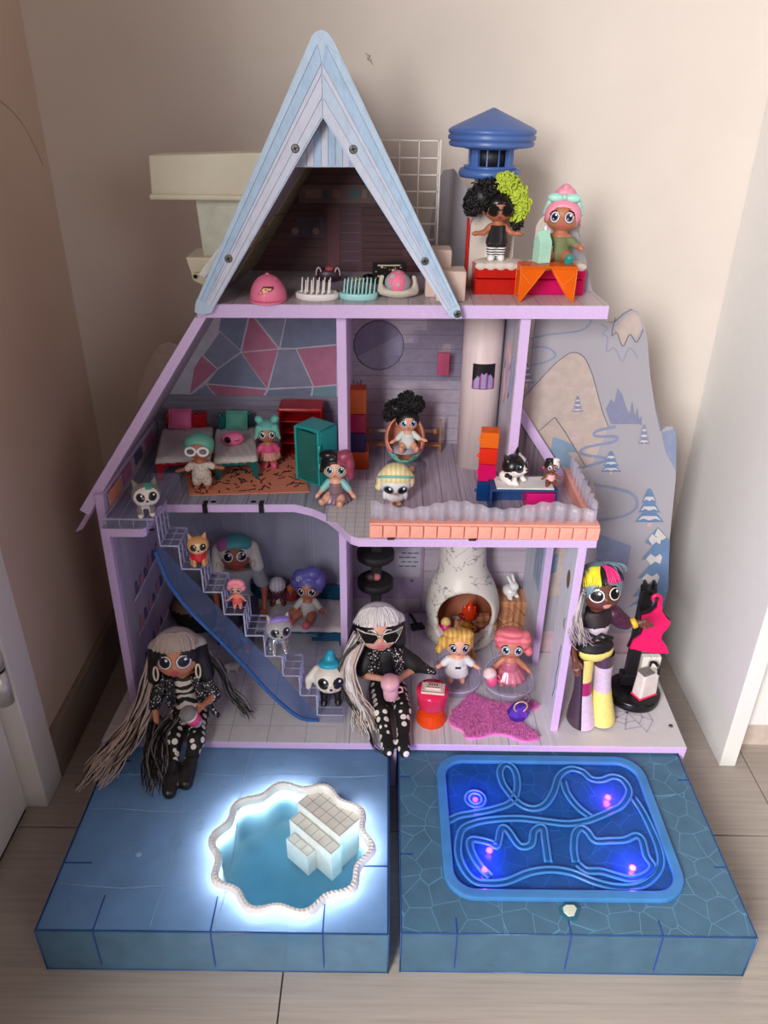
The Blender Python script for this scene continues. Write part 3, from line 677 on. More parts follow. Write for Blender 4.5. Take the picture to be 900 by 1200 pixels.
b = MB(); b.lathe([(.0,.999),(.0,1.007)][:0]+[(.055,.963),(.0585,.964),(.060,.968),(.0565,.971),(.0605,.972),(.0615,.976),(.058,.979),(.0605,.980),(.061,.984),(.056,.9875),(.002,1.011),(0,1.0112)], (*tc,0), 40); subH(b, 'turret_roof', m_blue, t)
b = MB(); b.lathe([(.029,.935),(.029,.965)], (tc[0]+.0005,tc[1],0), 28); subH(b, 'lantern_core', M('lantern_black',(10,12,22),.5), t)
for k in range(4):
    for j, w_ in ((0,.0055),(1,.0009),(-1,.0009)):
        a = math.pi/2*k+math.pi/4+j*(.52 if j else 0)
        b = MB(); M4 = Matrix.Translation((tc[0],tc[1],0)) @ Matrix.Rotation(a,4,'Z'); b.box((.0295,-w_,.934), (.0365 if j == 0 else .031,w_,.965), 0, M4); subH(b, 'lantern_bar', m_blue, t, .001 if j == 0 else 0)
b = MB(); b.lathe([(.0295,.9605),(.0375,.9605),(.0375,.966),(.033,.966)], (*tc,0), 32); b.lathe([(.029,.939),(.037,.939),(.037,.935)], (*tc,0), 32); b.lathe([(.030,.924),(.042,.924),(.0445,.929),(.042,.935),(.030,.9355)], (*tc,0), 36); subH(b, 'lantern_ring', m_blue, t)
b = MB(); b.lathe([(.0285,Z3),(.0275,.80),(.0255,.925)], (.1495,1.194,0), 32); subH(b, 'turret_column', M('turret_white',(206,200,196),.5,bump=.1,bscale=90), t)
# balcony: coral block trim, wavy clear railing
m_coral = M('coral_plastic', (238,164,146), .45, var=.05)
tr0, tr1 = P(433,612,Y=.935), P(701,632,Y=.935)
b = MB(); b.box((tr0.x,.9345,Z2+.0003), (tr1.x,.952,Z2+.024)); b.box((tr1.x-.014,.952,Z2+.0003), (tr1.x,1.12,Z2+.024)); trim = H(b, 'balcony_trim', m_coral, .001)
n = 17; w_ = (tr1.x-tr0.x)/n
blk = MB(); blk.box((-w_/2+.0007,-.0035,.0015), (w_/2-.0007,.002,.0205)); blk.v = [(x,y-(.0015 if (x > 0) == (z > .01) else 0),z) for x,y,z in blk.v]
first = None
for k in range(n):
    if first is None: o = subH(blk, 'block', m_coral, trim, .0008); first = o
    else: o = first.copy(); COL.objects.link(o)
    o.location = (tr0.x+w_*(k+.5), .9345, Z2+.0015)
for k in range(2):
    o = MB(); o.box((-.005,-.006,0), (.005,0,.003)); o = subH(o, 'clip', M('trim_slot',(60,30,28),.7), trim); o.location = (tr0.x+(.03 if k == 0 else .145),.934,Z2+.001)
def rail(path, tops, name):
    """corrugated clear sheet following path with a wavy upper edge"""
    b = MB(); m_ = len(path); v = []
    for (x,y), zt in zip(path, tops): v += [(x,y,Z2+.022), (x,y,zt)]
    b.add(v, [(2*i,2*i+2,2*i+3,2*i+1) for i in range(m_-1)], 0, True)
    o = H(b, name, m_frost); so = o.modifiers.new('thick','SOLIDIFY'); so.thickness = .0014; return o
N = 150; path = []; tops = []
for i in range(N+1):
    t_ = i/N; x = tr0.x+.002+(tr1.x-tr0.x-.006)*t_; path.append((x, .944+.0025*math.sin(t_*2*math.pi*15)))
    tops.append(Z2+.050+.006*math.sin(t_*2*math.pi*2.4+2.2)-.004*t_*0)
rail(path, tops, 'balcony_railing')
path = []; tops = []
for i in range(61):
    t_ = i/60; y = .945+.165*t_; path.append((tr1.x-.006+.0025*math.sin(t_*2*math.pi*8), y)); tops.append(Z2+.05+.007*abs(math.sin(t_*math.pi*4)))
rail(path, tops, 'balcony_railing')
# stepped clear room screen behind the egg chair
b = MB(); sq = .0
cells = [(c,r) for c in range(6) for r in range(6) if r <= c+1]
for c, r in cells:
    if c == 4 and r == 2: continue
    x = .005+c*.0205; z = .60+ (r*.0215); b.box((x,1.246,z), (x+.0195,1.252,z+.0205))
H(b, 'clear_screen', TINT('screen_clear',(240,240,244),(200,196,212),.06,.1), .001)
b = MB(); b.box((.086,1.240,.612), (.106,1.246,.650)); H(b, 'pink_screen_tile', TINT('pink_clear',(240,160,185),(225,110,150),.5), .001)
# mountain backdrop
m_bd = M('backdrop_print', (158,155,163), .6, var=.04, scale=6)
mt = [M('mountain_cream',(178,163,156),.6), M('ridge_grey',(124,128,156),.6), M('tree_blue',(96,124,160),.6), M('path_blue',(126,136,164),.6), M('snow_white',(196,190,190),.6), M('ink_line',(96,92,110),.6), M('snow_pink',(190,164,172),.6), M('mid_blue',(122,146,170),.6)]
BY = 1.152
outl = [(668,256),(677,272),(686,300),(694,341),(700,356),(707,372),(714,379),(721,378),(731,369),(741,363),(749,367),(755,380),(759,400),(762,440),(768,480),(774,506),(781,500),(788,500),(793,510),(792,560),(786,620),(778,690),(768,740),(760,769)]
pts_ = [P(u,v,Y=BY) for u,v in outl]; pts_[-1].z = Z1
poly = [Vector((.293,BY,Z1)), Vector((.293,BY,.462)), Vector((.225,BY,.476)), Vector((.225,BY,.755)), Vector((.262,BY,.79)), P(640,300,Y=BY), P(648,275,Y=BY), P(658,258,Y=BY)]+pts_
b = MB(); b.prism(poly[::-1], (0,.008,0)); bd = H(b, 'mountain_backdrop', m_bd)
pr = MB()
def pp(pts, mi, dy=.0004): pr.prism([P(u,v,Y=BY-dy) for u,v in pts], (0,.0003,0), mi)
def curve(pts, w, mi, dy=.0006):
    s_ = smooth_path([P(u,v,Y=BY-dy) for u,v in pts], 6)
    L = []; R_ = []
    for i, p in enumerate(s_):
        t_ = (s_[min(i+1,len(s_)-1)]-s_[max(i-1,0)]).normalized(); n_ = Vector((-t_.z,0,t_.x))*w/2; L.append(p+n_); R_.append(p-n_)
    pr.add(L+R_, [(i,i+1,len(s_)+i+1,len(s_)+i) for i in range(len(s_)-1)], mi)
hill = [(614,466),(630,448),(645,432),(657,421),(668,414),(678,414),(686,421),(693,436),(699,456),(706,482),(713,500),(704,522),(694,545),(676,562),(650,562),(616,545)]
pp(hill, 0); curve(hill[:11], .0012, 5)
pp([(716,497),(733,497),(748,497),(752,498),(752,488),(749,492),(747,478),(744,488),(741,470),(738,485),(734,478),(729,462),(724,455),(720,472),(716,468),(710,480)], 1, .0008)
def tree(cx, base, h, w, mi, snow=4):
    for k in range(3):
        t_ = base-h*(.12+.27*k); ww = w*(1-.25*k)
        pp([(cx-ww/2,t_),(cx+ww/2,t_),(cx+ww*.15,t_-h*.36),(cx,t_-h*.40),(cx-ww*.15,t_-h*.36)], mi, .001+.0002*k)
        pp([(cx-ww*.40,t_-h*.05),(cx-ww*.2,t_-h*.10),(cx,t_-h*.05),(cx+ww*.2,t_-h*.10),(cx+ww*.40,t_-h*.05),(cx+ww*.25,t_-h*.17),(cx-ww*.25,t_-h*.17)], snow, .0012+.0002*k)
    pp([(cx-w*.07,base),(cx+w*.07,base),(cx+w*.07,base-h*.13),(cx-w*.07,base-h*.13)], 6, .001)
tree(677,485,20,14,1); tree(716,556,26,24,2); tree(755,523,24,14,1); tree(761,617,42,34,2); tree(673,520,18,14,6,0); tree(693,603,36,26,0,6); tree(617,452,26,20,1)
pp([(648,512),(660,516),(672,522),(676,530),(665,530),(678,548),(668,550),(656,545),(644,540)], 7, .0012)
for s_ in ([(632,505),(650,489)], [(650,489),(662,506)], [(662,506),(686,546)]): curve([s_[0], ((s_[0][0]+s_[1][0])/2,(s_[0][1]+s_[1][1])/2), s_[1]], .0012, 5, .0016)
curve([(722,500),(700,505),(698,511),(722,512),(718,518),(688,524),(680,530),(690,534),(712,538),(690,546),(672,552),(690,566),(720,572),(742,580),(746,594),(730,605),(690,612)], .005, 3)
curve([(622,397),(645,392),(678,388),(691,380),(690,372),(672,368)], .0025, 3); curve([(622,408),(640,407),(651,416),(640,424),(622,428)], .0025, 3)
curve([(618,458),(650,452),(670,455),(698,456)], .001, 6); curve([(640,485),(670,490),(700,486)], .001, 6)
big = [(744,708),(737,712),(757,696),(742,700),(762,676),(748,678),(768,655),(752,656),(765,640),(756,636),(771,618),(785,634),(784,655),(783,690),(776,720)]
pp(big, 2, .002)
for (u, v, w_) in ((769,632,18),(768,655,22),(764,678,24),(760,700,24)):
    pp([(u-w_/2,v),(u-w_/4,v-6),(u,v-2),(u+w_/4,v-6),(u+w_/2-3,v-2),(u+w_/4,v+6),(u,v+3),(u-w_/4,v+7)], 4, .0026)
pp([(767,628),(771,619),(781,630),(776,633),(772,629)], 4, .0028)
pp([(721,384),(733,371),(742,366),(749,370),(753,384),(745,397),(738,391),(730,404),(723,393)], 0, .0006); curve([(721,372),(717,393),(723,390),(730,406),(738,392),(746,401),(754,386)], .0012, 5, .001)
curve([(704,380),(712,385),(706,391),(712,396),(711,412),(720,408),(728,424)], .0012, 3); curve([(730,424),(738,408),(748,420)], .0012, 3)
pp([(767,470),(776,506),(790,503),(793,510),(792,552),(780,530)], 3, .0003)
pp([(640,640),(660,640),(700,690),(640,700)], 0, .0003); curve([(697,655),(706,661),(682,668)], .001, 5); pp([(632,740),(660,740),(700,742),(760,742),(757,770),(600,770)], 6, .0004)
pp([(700,625),(740,640),(735,665),(700,660)], 3, .0003); pp([(640,655),(655,648),(652,670),(640,675)], 7, .0005)
subH(pr, 'mountain_print', mt, bd)
# far mountain silhouettes behind the turret and the left roof
b = MB(); q = [P(u,v,Y=1.288) for u,v in ((500,340),(505,260),(512,215),(520,200),(532,198),(545,215),(556,250),(560,340))]; b.prism(q[::-1], (0,.006,0)); H(b, 'mountain_board', m_bd)
b = MB(); q = [P(u,v,Y=1.288) for u,v in ((160,470),(166,445),(176,420),(186,406),(196,402),(206,405),(230,440),(230,480))]; b.prism(q[::-1], (0,.006,0)); H(b, 'mountain_board', M('mountain_board_beige',(205,196,186),.7))
# staircase: clear treads over a blue stringer
st = empty('staircase'); st.parent = house; st.matrix_parent_inverse = Matrix.Translation(-house.location)
m_stair = TINT('stair_clear', (246,246,252), (205,205,235), .06, .06); m_stairline = TINT('stair_edge', (235,235,250), (222,222,248), .42, .1)
m_stblue = TINT('stair_blue', (176,192,228), (110,130,182), .30, .2); m_strim = TINT('stair_blue_rim', (60,110,190), (60,110,185), .75, .2)
SY = .962; SD = .052
tops_ = [(188,640),(213,667),(239,694),(263,720),(288,745),(311,769),(332,792),(352,815),(372,838)]
tp = [P(u,v,Y=SY) for u,v in tops_]
for k, p in enumerate(tp):
    nx = tp[k+1].x if k+1 < len(tp) else p.x+.043
    z = p.z; zt = P(*tops_[k-1],Y=SY).z if k else Z2+.013
    b = MB(); b.box((p.x,SY,z), (nx,SY+SD,z+.0012)); b.box((p.x-.0006,SY,z), (p.x+.0006,SY+SD,zt))
    b.add([(p.x,SY,z),(nx,SY,z),(nx,SY,z-.001),(p.x,SY,z-.001)], [(0,1,2,3)])
    s_ = subH(b, 'step', m_stair, st)
    g = MB(); w_ = .0006
    for j in range(4): y = SY+SD*j/3; g.box((p.x,y-w_,z+.0011), (nx,y+w_,z+.0018)); g.box((p.x-.001,y-w_,z), (p.x+.0012,y+w_,zt))
    for j in range(3): x = p.x+(nx-p.x)*j/2; g.box((x-w_,SY,z+.0011), (x+w_,SY+SD,z+.0018))
    for j in range(3): zz_ = z+(zt-z)*j/2; g.box((p.x-.001,SY,zz_-w_), (p.x+.0012,SY+SD,zz_+w_))
    g.box((p.x,SY-.0008,z-.0008), (nx,SY+.0006,z+.0018)); g.box((p.x-.001,SY-.0008,z), (p.x+.001,SY+.0006,zt)); g.box((p.x,SY+SD-.0006,z-.0008), (nx,SY+SD+.0008,z+.002))
    subH(g, 'grid_line', m_stairline, st)
last = tp[-1]
b = MB(); b.box((last.x,SY-.004,Z1), (last.x+.044,SY+SD,last.z)); subH(b, 'bottom_block', m_stair, st, .001)
low = smooth_path([P(u,v,Y=SY+.001) for u,v in ((182,646),(189,664),(197,682),(221,714),(256,749),(288,782),(310,806),(331,826),(352,841),(374,845))], 4)
up = []
for k, p in enumerate(tp):
    up += [Vector((p.x,SY+.001,p.z)), Vector((tp[k+1].x if k+1 < len(tp) else p.x, SY+.001, p.z))]
b = MB()
upc = [tp[0]+Vector((-.006,.001,0))]+[Vector((p.x,SY+.001,p.z)) for p in tp]
for i in range(len(low)-1):
    f0, f1 = i/(len(low)-1), (i+1)/(len(low)-1)
    def ev(f):
        s_ = f*(len(upc)-1); j = min(int(s_), len(upc)-2); return upc[j].lerp(upc[j+1], s_-j)
    b.add([low[i], low[i+1], ev(f1), ev(f0)], [(0,1,2,3)])
subH(b, 'stringer', m_stblue, st)
b = MB(); b.tube(low, .0034, 8); subH(b, 'stringer_rim', m_strim, st)
b = MB(); b.box((-.404,SY-.006,Z2+.012), (tp[0].x-.002,SY+.075,Z2+.0135)); b.box((-.404,SY-.006,Z2+.0005), (tp[0].x-.002,SY-.0045,Z2+.0135)); b.box((tp[0].x-.022,SY+.07,Z2+.012), (tp[0].x+.02,SY+.0715,Z2+.05)); subH(b, 'landing', m_stair, st)
b = MB()
for k in range(4): x = -.40+.02*k; b.box((x,SY-.0065,Z2+.0005), (x+.001,SY-.004,Z2+.0135)); b.box((x,SY-.006,Z2+.0135), (x+.001,SY+.075,Z2+.0142))
b.box((-.404,SY-.0068,Z2+.0125), (tp[0].x-.002,SY-.004,Z2+.0145)); subH(b, 'landing_line', m_stairline, st)

# ================================================================ THE TWO DRAWERS
m_dtop = TINT('pool_top', (70,120,170), (104,146,190), .97, .30, transl=.36)
m_dside = TINT('pool_side', (172,196,216), (100,140,166), .55, .15)
m_dedge = M('drawer_slit', (26,66,150), .35); m_dline = M('drawer_emboss', (136,176,210), .4); m_foot = M('emboss_ring', (122,162,198), .4)
pool = tag(empty('pool_drawer', (-.215,.6,0)), 'blue see-through plastic drawer with a lit scalloped pool, pulled out front left', 'toy pool')
def inD(mb, name, mats, par, bevel=0, root=None):
    o = mb.build(name, mats, bevel=bevel); o.parent = par
    o.matrix_parent_inverse = Matrix.Translation(-(root or par).location) if root is None else Matrix.Identity(4); return o
DX0, DX1, DY0, DY1, DZ = -.4405, .0125, .6015, 1.24, .083
pc = Vector((-.126,.732)); NP = 240
def pool_out(a, k=1.0): r = (.1005+.0055*math.cos(10*a+.6))*k; return (pc.x+r*1.06*math.cos(a), pc.y+r*1.0*math.sin(a))
b = MB(); v = []; f = []
for i in range(NP):
    a = 2*math.pi*i/NP; d = (math.cos(a), math.sin(a))
    tx = ((DX1 if d[0] > 0 else DX0)-pc.x)/d[0] if abs(d[0]) > 1e-6 else 1e9; ty = ((DY1 if d[1] > 0 else DY0)-pc.y)/d[1] if abs(d[1]) > 1e-6 else 1e9
    t_ = min(tx, ty); o_ = (pc.x+d[0]*t_, pc.y+d[1]*t_); q = pool_out(a)
    v += [(q[0],q[1],DZ), (o_[0],o_[1],DZ)]
    j = (i+1) % NP; f.append((2*i,2*i+1,2*j+1,2*j))
for cx, cy in ((DX0,DY0),(DX1,DY0),(DX1,DY1),(DX0,DY1)):
    k = min((i for i in range(NP)), key=lambda i: (v[2*i+1][0]-cx)**2+(v[2*i+1][1]-cy)**2); v[2*k+1] = (cx,cy,DZ)
b.add(v, f); inD(b, 'top_plate', m_dtop, pool)
b = MB(); b.box((DX0,DY0,0), (DX1,DY0+.002,DZ)); inD(b, 'front_panel', m_dside, pool)
for x in (DX0, DX1-.002):
    b = MB(); b.box((x,DY0+.002,0), (x+.002,DY1,DZ)); inD(b, 'side_panel', m_dside, pool)
b = MB(); b.tube([(DX0,DY1,DZ),(DX0,DY0,DZ),(DX1,DY0,DZ),(DX1,DY1,DZ)], .0013, 6); b.tube([(DX0,DY0,.001),(DX1,DY0,.001)], .001, 5); b.tube([(DX0,DY0,0),(DX0,DY0,DZ)], .0012, 6); b.tube([(DX1,DY0,0),(DX1,DY0,DZ)], .0012, 6)
inD(b, 'edge_bead', TINT('blue_bead',(60,100,170),(60,110,180),.6,.2), pool)
for x in (DX0+.074,-.216,-.072):
    b = MB(); b.box((x-.0009,DY0-.0008,.012), (x+.0009,DY0+.001,DZ+.0006)); b.box((x-.0009,DY0-.0008,DZ), (x+.0009,DY0+.05,DZ+.0008)); inD(b, 'slit', m_dedge, pool)
for y, s_ in ((.700,1),(.885,1),(.700,-1)):
    b = MB(); xx = DX0 if s_ > 0 else DX1-.04; b.box((xx,y-.0009,DZ), (xx+.04,y+.0009,DZ+.0008)); inD(b, 'slit', m_dedge, pool)
for x in (-.295,-.21):
    pts_ = [(x+.004*math.sin(k*.9), .61+.045*k, DZ+.0004) for k in range(14)]
    b = MB(); b.tube(pts_, .0006, 4); inD(b, 'groove', m_dline, pool)
for y in (.665,.79,.86,.93,1.0):
    pts_ = [(DX0+.005+.044*k, y+.003*math.sin(k*1.7+y*40), DZ+.0004) for k in range(5 if y < .84 else 11)]
    b = MB(); b.tube(pts_, .0007, 4); inD(b, 'groove', m_dline, pool)
random.seed(3); nf = 0
while nf < 26:
    x = random.uniform(DX0+.02,DX1-.02); y = random.uniform(DY0+.02,.93)
    if math.hypot(x-pc.x, y-pc.y) < .135: continue
    nf += 1; a = random.uniform(0,3); b = MB(); r1, r2 = random.uniform(.006,.009), random.uniform(.005,.007)
    Rm = Matrix.Rotation(a,4,'Z'); ring = [Vector((x,y,DZ+.0003))+Rm @ Vector((r1*math.cos(t*math.pi/7),r2*math.sin(t*math.pi/7),0)) for t in range(14)]
    b.tube(ring, .0004, 4, closed=True)
    for k in (-.4,0,.4): b.tube([Vector((x,y,DZ+.0003))+Rm @ Vector((r1*k,-r2*.8,0)), Vector((x,y,DZ+.0003))+Rm @ Vector((r1*k,r2*.8,0))], .0003, 3)
    inD(b, 'print_ring', m_foot, pool)
b = MB(); p = P(163,1001,Z=DZ); b.ell((p.x,p.y,DZ), (.005,.005,.0025), 12, 6); inD(b, 'knob', m_dline, pool)
# basin, ribbed rim, LED ring, white steps
m_basin = TINT('basin_blue', (90,150,190), (120,182,210), .97, .3, transl=.4)
b = MB(); v = []; f = []
for k, (s_, z) in enumerate(((1.0,.088),(.985,.05),(.96,.018),(.93,.010),(.6,.008),(0.001,.008))):
    for i in range(NP): q = pool_out(2*math.pi*i/NP, s_); v.append((q[0],q[1],z))
for k in range(5):
    for i in range(NP): j = (i+1) % NP; f.append((k*NP+i,k*NP+j,(k+1)*NP+j,(k+1)*NP+i))
b.add(v, f, 0, True); inD(b, 'basin', m_basin, pool)
m_rim = M('pool_rim_white', (232,228,224), .5)
b = MB(); v = []; f = []
for i in range(NP):
    a = 2*math.pi*i/NP; up_ = .0012 if i % 2 else 0
    for (s_, z) in ((.975,.080),(.975,.089),(1.0,.0925+up_),(1.04,.0925+up_),(1.07,.088),(1.075,.083)):
        q = pool_out(a, s_); v.append((q[0],q[1],z))
for i in range(NP):
    j = (i+1) % NP
    for k in range(5): f.append((i*6+k,j*6+k,j*6+k+1,i*6+k+1))
b.add(v, f); inD(b, 'rim', m_rim, pool)
b = MB(); b.tube([(*pool_out(2*math.pi*i/NP,1.06),.068) for i in range(0,NP,2)], .003, 6, closed=True)
inD(b, 'led_ring', M('led_white',(255,255,255),.5,emit=(255,214,200),es=46), pool)
m_ps = M('pool_steps_white', (226,224,216), .5)
ax = (P(408,1002,Z=.06)-P(343,948,Z=.06)); ax.z = 0; L_ = ax.length; ax.normalize(); ay = Vector((-ax.y,ax.x,0)); o0 = P(355,940,Z=.07); o0.z = 0
M4 = Matrix(((ax.x,ay.x,0,o0.x),(ax.y,ay.y,0,o0.y),(0,0,1,0),(0,0,0,1)))
step = inD(MB(), 'pool_steps', m_ps, pool)
b = MB(); b.box((.0,-.012,.008), (.092,.040,.080), 0, M4); b.box((.006,-.034,.008), (.097,-.0125,.066), 0, M4); b.box((.018,-.052,.008), (.065,-.0345,.05), 0, M4)
bpy.data.objects.remove(step); step = inD(b, 'pool_steps', m_ps, pool, .0012)
gl = MB()
for (x0_,x1_,y0_,y1_,z_,nx_,ny_) in ((.002,.090,-.010,.038,.0803,6,3),(.008,.095,-.032,-.0145,.0663,6,1),(.02,.063,-.050,-.0365,.0503,3,1)):
    for i in range(nx_+1): x = x0_+(x1_-x0_)*i/nx_; gl.box((x-.0005,y0_,z_-.0006), (x+.0005,y1_,z_), 0, M4)
    for i in range(ny_+1): y = y0_+(y1_-y0_)*i/ny_; gl.box((x0_,y-.0005,z_-.0006), (x1_,y+.0005,z_), 0, M4)
o = gl.build('tile_joint', M('step_joint',(170,170,165),.6)); o.parent = step; o.matrix_parent_inverse = Matrix.Identity(4)

rink = tag(empty('ice_rink_drawer', (.257,.6,0)), 'blue crackle-patterned plastic drawer with raised racing track and glowing violet lights', 'toy rink')
RX0, RX1, RY0, RY1 = .0285, .4855, .6035, 1.14
m_rtop = TINT('rink_top', (70,120,160), (84,126,154), .88, .30, transl=.2, crackle=30)
m_rside = TINT('rink_side', (172,196,216), (96,134,160), .52, .15)
b = MB(); b.box((RX0,RY0,DZ-.0015), (RX1,RY1,DZ)); inD(b, 'top_plate', m_rtop, rink)
b = MB(); b.box((RX0,RY0,0), (RX1,RY0+.002,DZ-.0015)); inD(b, 'front_panel', m_rside, rink)
for x in (RX0, RX1-.002):
    b = MB(); b.box((x,RY0+.002,0), (x+.002,RY1,DZ-.0015)); inD(b, 'side_panel', m_rside, rink)
b = MB(); b.tube([(RX0,RY1,DZ),(RX0,RY0,DZ),(RX1,RY0,DZ),(RX1,RY1,DZ)], .0012, 6); b.tube([(RX0,RY0,.001),(RX1,RY0,.001)], .001, 5); b.tube([(RX0,RY0,0),(RX0,RY0,DZ)], .0012, 6); b.tube([(RX1,RY0,0),(RX1,RY0,DZ)], .0012, 6); inD(b, 'edge_bead', MATS['blue_bead'], rink)
for x in (RX0+.072,.247,.365):
    b = MB(); b.box((x-.0008,RY0-.0008,.010), (x+.0008,RY0+.001,DZ)); b.box((x-.0008,RY0-.0008,DZ), (x+.0008,RY0+.022,DZ+.0006)); inD(b, 'slit', m_dedge, rink)
for y, xx in ((.705,RX1-.018),(.86,RX1-.018),(.86,RX0),(.72,RX0)):
    b = MB(); b.box((xx,y-.0008,DZ), (xx+.018,y+.0008,DZ+.0006)); inD(b, 'slit', m_dedge, rink)
b = MB(); b.box((RX0+.04,RY0+.045,.02), (RX1-.045,.93,DZ-.008)); inD(b, 'inner_case', TINT('case_blue',(40,110,200),(28,100,185),.5,.3), rink, .004)
m_tray = TINT('tray_blue', (50,120,220), (46,130,205), .72, .25, transl=.3); m_track = TINT('track_blue', (90,160,235), (92,168,232), .72, .2, transl=.25)
def rrect(x0, y0, x1, y1, r, n=8):
    o = []
    for cx, cy, a0 in ((x1-r,y0+r,-math.pi/2),(x1-r,y1-r,0),(x0+r,y1-r,math.pi/2),(x0+r,y0+r,math.pi)):
        for k in range(n+1): a = a0+k*math.pi/2/n; o.append((cx+r*math.cos(a), cy+r*math.sin(a)))
    return o
TX0, TX1, TY0, TY1 = .088, .418, .650, .902
oo = rrect(TX0,TY0,TX1,TY1,.042); ii = rrect(TX0+.014,TY0+.014,TX1-.014,TY1-.014,.030); n = len(oo)
b = MB(); v = []; f = []
for q, z in ((oo,DZ),(oo,DZ+.007),(ii,DZ+.007),(ii,DZ+.0012)): v += [(x,y,z) for x,y in q]
for k in range(3):
    for i in range(n): j = (i+1) % n; f.append((k*n+i,k*n+j,(k+1)*n+j,(k+1)*n+i))
b.add(v, f); inD(b, 'tray_rim', m_track, rink, .002)
b = MB(); b.prism([(x,y,DZ+.0003) for x,y in ii], (0,0,.001)); inD(b, 'tray_floor', TINT('tray_floor_blue',(50,120,220),(40,108,190),.7,.22,transl=.3,crackle=34), rink)
def zp(u, v): q = P(450+u*.5, 860+v*.5, Z=DZ+.003) if False else P(450+u*.5, 860+v*.5, Z=DZ+.003); return q
tracks = [
 [(147,207),(175,192),(215,185),(260,175),(298,160),(312,130),(310,95),(298,75),(282,72),(272,88),(278,115),(295,140),(320,165),(350,175),(378,165),(398,135),(410,100),(435,82),(465,88),(485,105),(510,108),(535,100),(560,108),(575,135),(560,165),(535,180),(500,195),(470,205),(430,210),(380,205),(320,198),(260,200),(215,208),(185,222),(175,250),(175,285),(190,320),(215,345),(250,350),(290,345),(340,325),(390,318),(440,325),(490,345),(540,358),(590,358),(625,342),(648,310),(645,270),(625,220),(605,180),(585,150)],
 [(485,195),(455,172),(430,140),(420,110)],
 [(250,335),(225,310),(205,275),(202,250),(220,248),(250,255),(265,262),(275,222),(290,225),(318,262),(345,258),(352,228),(372,218),(378,250),(385,300)],
 [(450,300),(445,270),(448,235),(462,220),(478,230),(495,250),(530,250),(565,248),(590,238),(605,248),(615,285),(630,310),(615,330),(580,340),(545,332),(510,322),(475,320),(455,305)]]
for t_ in tracks:
    s_ = smooth_path([zp(u,v_) for u,v_ in t_], 5)
    for off in (-.0042, .0042):
        q = []
        for i, p in enumerate(s_):
            tt = s_[min(i+1,len(s_)-1)]-s_[max(i-1,0)]; tt.z = 0; tt.normalize(); q.append(p+Vector((-tt.y,tt.x,0))*off)
        b = MB(); b.tube(q, .0021, 6); inD(b, 'track_wall', m_track, rink)
    b = MB(); q = [p+Vector((0,0,-.0016)) for p in s_]; b.tube(q, .0026, 4, flat=(0,0,1)); inD(b, 'track_bed', m_tray, rink)
for (u, v_, c, e, pw) in ((214,153,(60,20,255),26,.035),(525,148,(255,20,190),60,.030),(236,318,(230,30,220),26,.018),(583,313,(210,30,255),60,.035),(247,272,(220,40,220),18,.012)):
    p = zp(u, v_); b = MB(); b.ell((p.x,p.y,DZ+.002), (.0042,.0042,.0032), 12, 8)
    led = inD(b, 'led', M('led_%d_%d' % (u,v_), c, .5, emit=c, es=e), rink)
    l = bpy.data.lights.new('led_glow','POINT'); l.energy = pw*3.2; l.color = (.22,.05,1.0) if c[0] < 240 else (.8,.08,1.0); l.shadow_soft_size = .004
    lo = bpy.data.objects.new('led_glow', l); COL.objects.link(lo); lo.location = (p.x,p.y,DZ+.014)
for r in (.010,.016):
    p = zp(214,153); b = MB(); b.tube([(p.x+r*math.cos(t*math.pi/10),p.y+r*math.sin(t*math.pi/10),DZ+.004) for t in range(20)], .0018, 6, closed=True); inD(b, 'track_wall', m_track, rink)
p = zp(436,415); b = MB()
hexp = lambda s_: [(p.x+s_*x, p.y+s_*y) for x,y in ((-.014,.006),(-.006,.012),(.010,.012),(.015,.004),(.007,-.010),(-.005,-.012),(-.013,-.003))]
b.prism([(x,y,DZ) for x,y in hexp(1.0)], (0,0,.002), 0); b.prism([(x,y,DZ+.002) for x,y in hexp(.62)], (0,0,.003), 1)
inD(b, 'crystal_button', [M('button_teal',(30,95,120),.4), M('button_ivory',(206,214,196),.4)], rink)
# ================================================================ FIGURES
def skinm(rgb): return M('skin_%d_%d_%d' % rgb, rgb, .42, var=.03, spec=.4)
m_black = M('glossy_black', (14,13,15), .25); m_eyew = M('eye_white', (232,228,228), .3); m_lips = M('lips', (205,95,110), .35)
m_hi = M('eye_highlight', (245,245,250), .2); m_brow = M('brow', (70,45,35), .5)
def plast(name, rgb, rough=.38, **k): return M(name, rgb, rough, **k)
def eyes(t, fn, skin, iris, cx=.098, cz=.665, rx=.068, rz=.078, pup=.55, brow=True, mouth=True, mz=.567, lips=None, off=.006, dark=False, browmat=None, lash=True):
    im = M('iris_%d_%d_%d' % iris, iris, .25)
    for sx in (-1, 1):
        mb = MB(); decal(mb, fn, sx*cx, cz, rx, rz, [(pup,0),(.74,1 if not dark else 0),(.90,2),(1.0,0 if lash else 2)], off)
        decal(mb, fn, sx*cx+rx*.22, cz+rz*.34, rx*.2, rz*.2, [(1,3)], off*1.8, n=10); decal(mb, fn, sx*cx-rx*.25, cz-rz*.3, rx*.1, rz*.1, [(1,3)], off*1.8, n=8)
        if lash:
            decal(mb, fn, sx*(cx+rx*.95), cz+rz*.55, rx*.35, rz*.12, [(1,0)], off*1.3, n=8, tilt=sx*.7); decal(mb, fn, sx*(cx+rx*.3), cz+rz*.98, rx*.75, rz*.13, [(1,0)], off*1.3, n=10, tilt=-sx*.3)
        mb.build('eye', [m_black, im, m_eyew, m_hi], t)
        if brow:
            mb = MB(); decal(mb, fn, sx*cx*1.02, cz+rz*1.5, rx*.72, rz*.10, [(1,0)], off*.8, n=10, tilt=-sx*.18); mb.build('eyebrow', browmat or m_brow, t)
    if mouth:
        mb = MB(); decal(mb, fn, 0, mz, .034, .016, [(1,0)], off, n=12); mb.build('mouth', lips or m_lips, t)
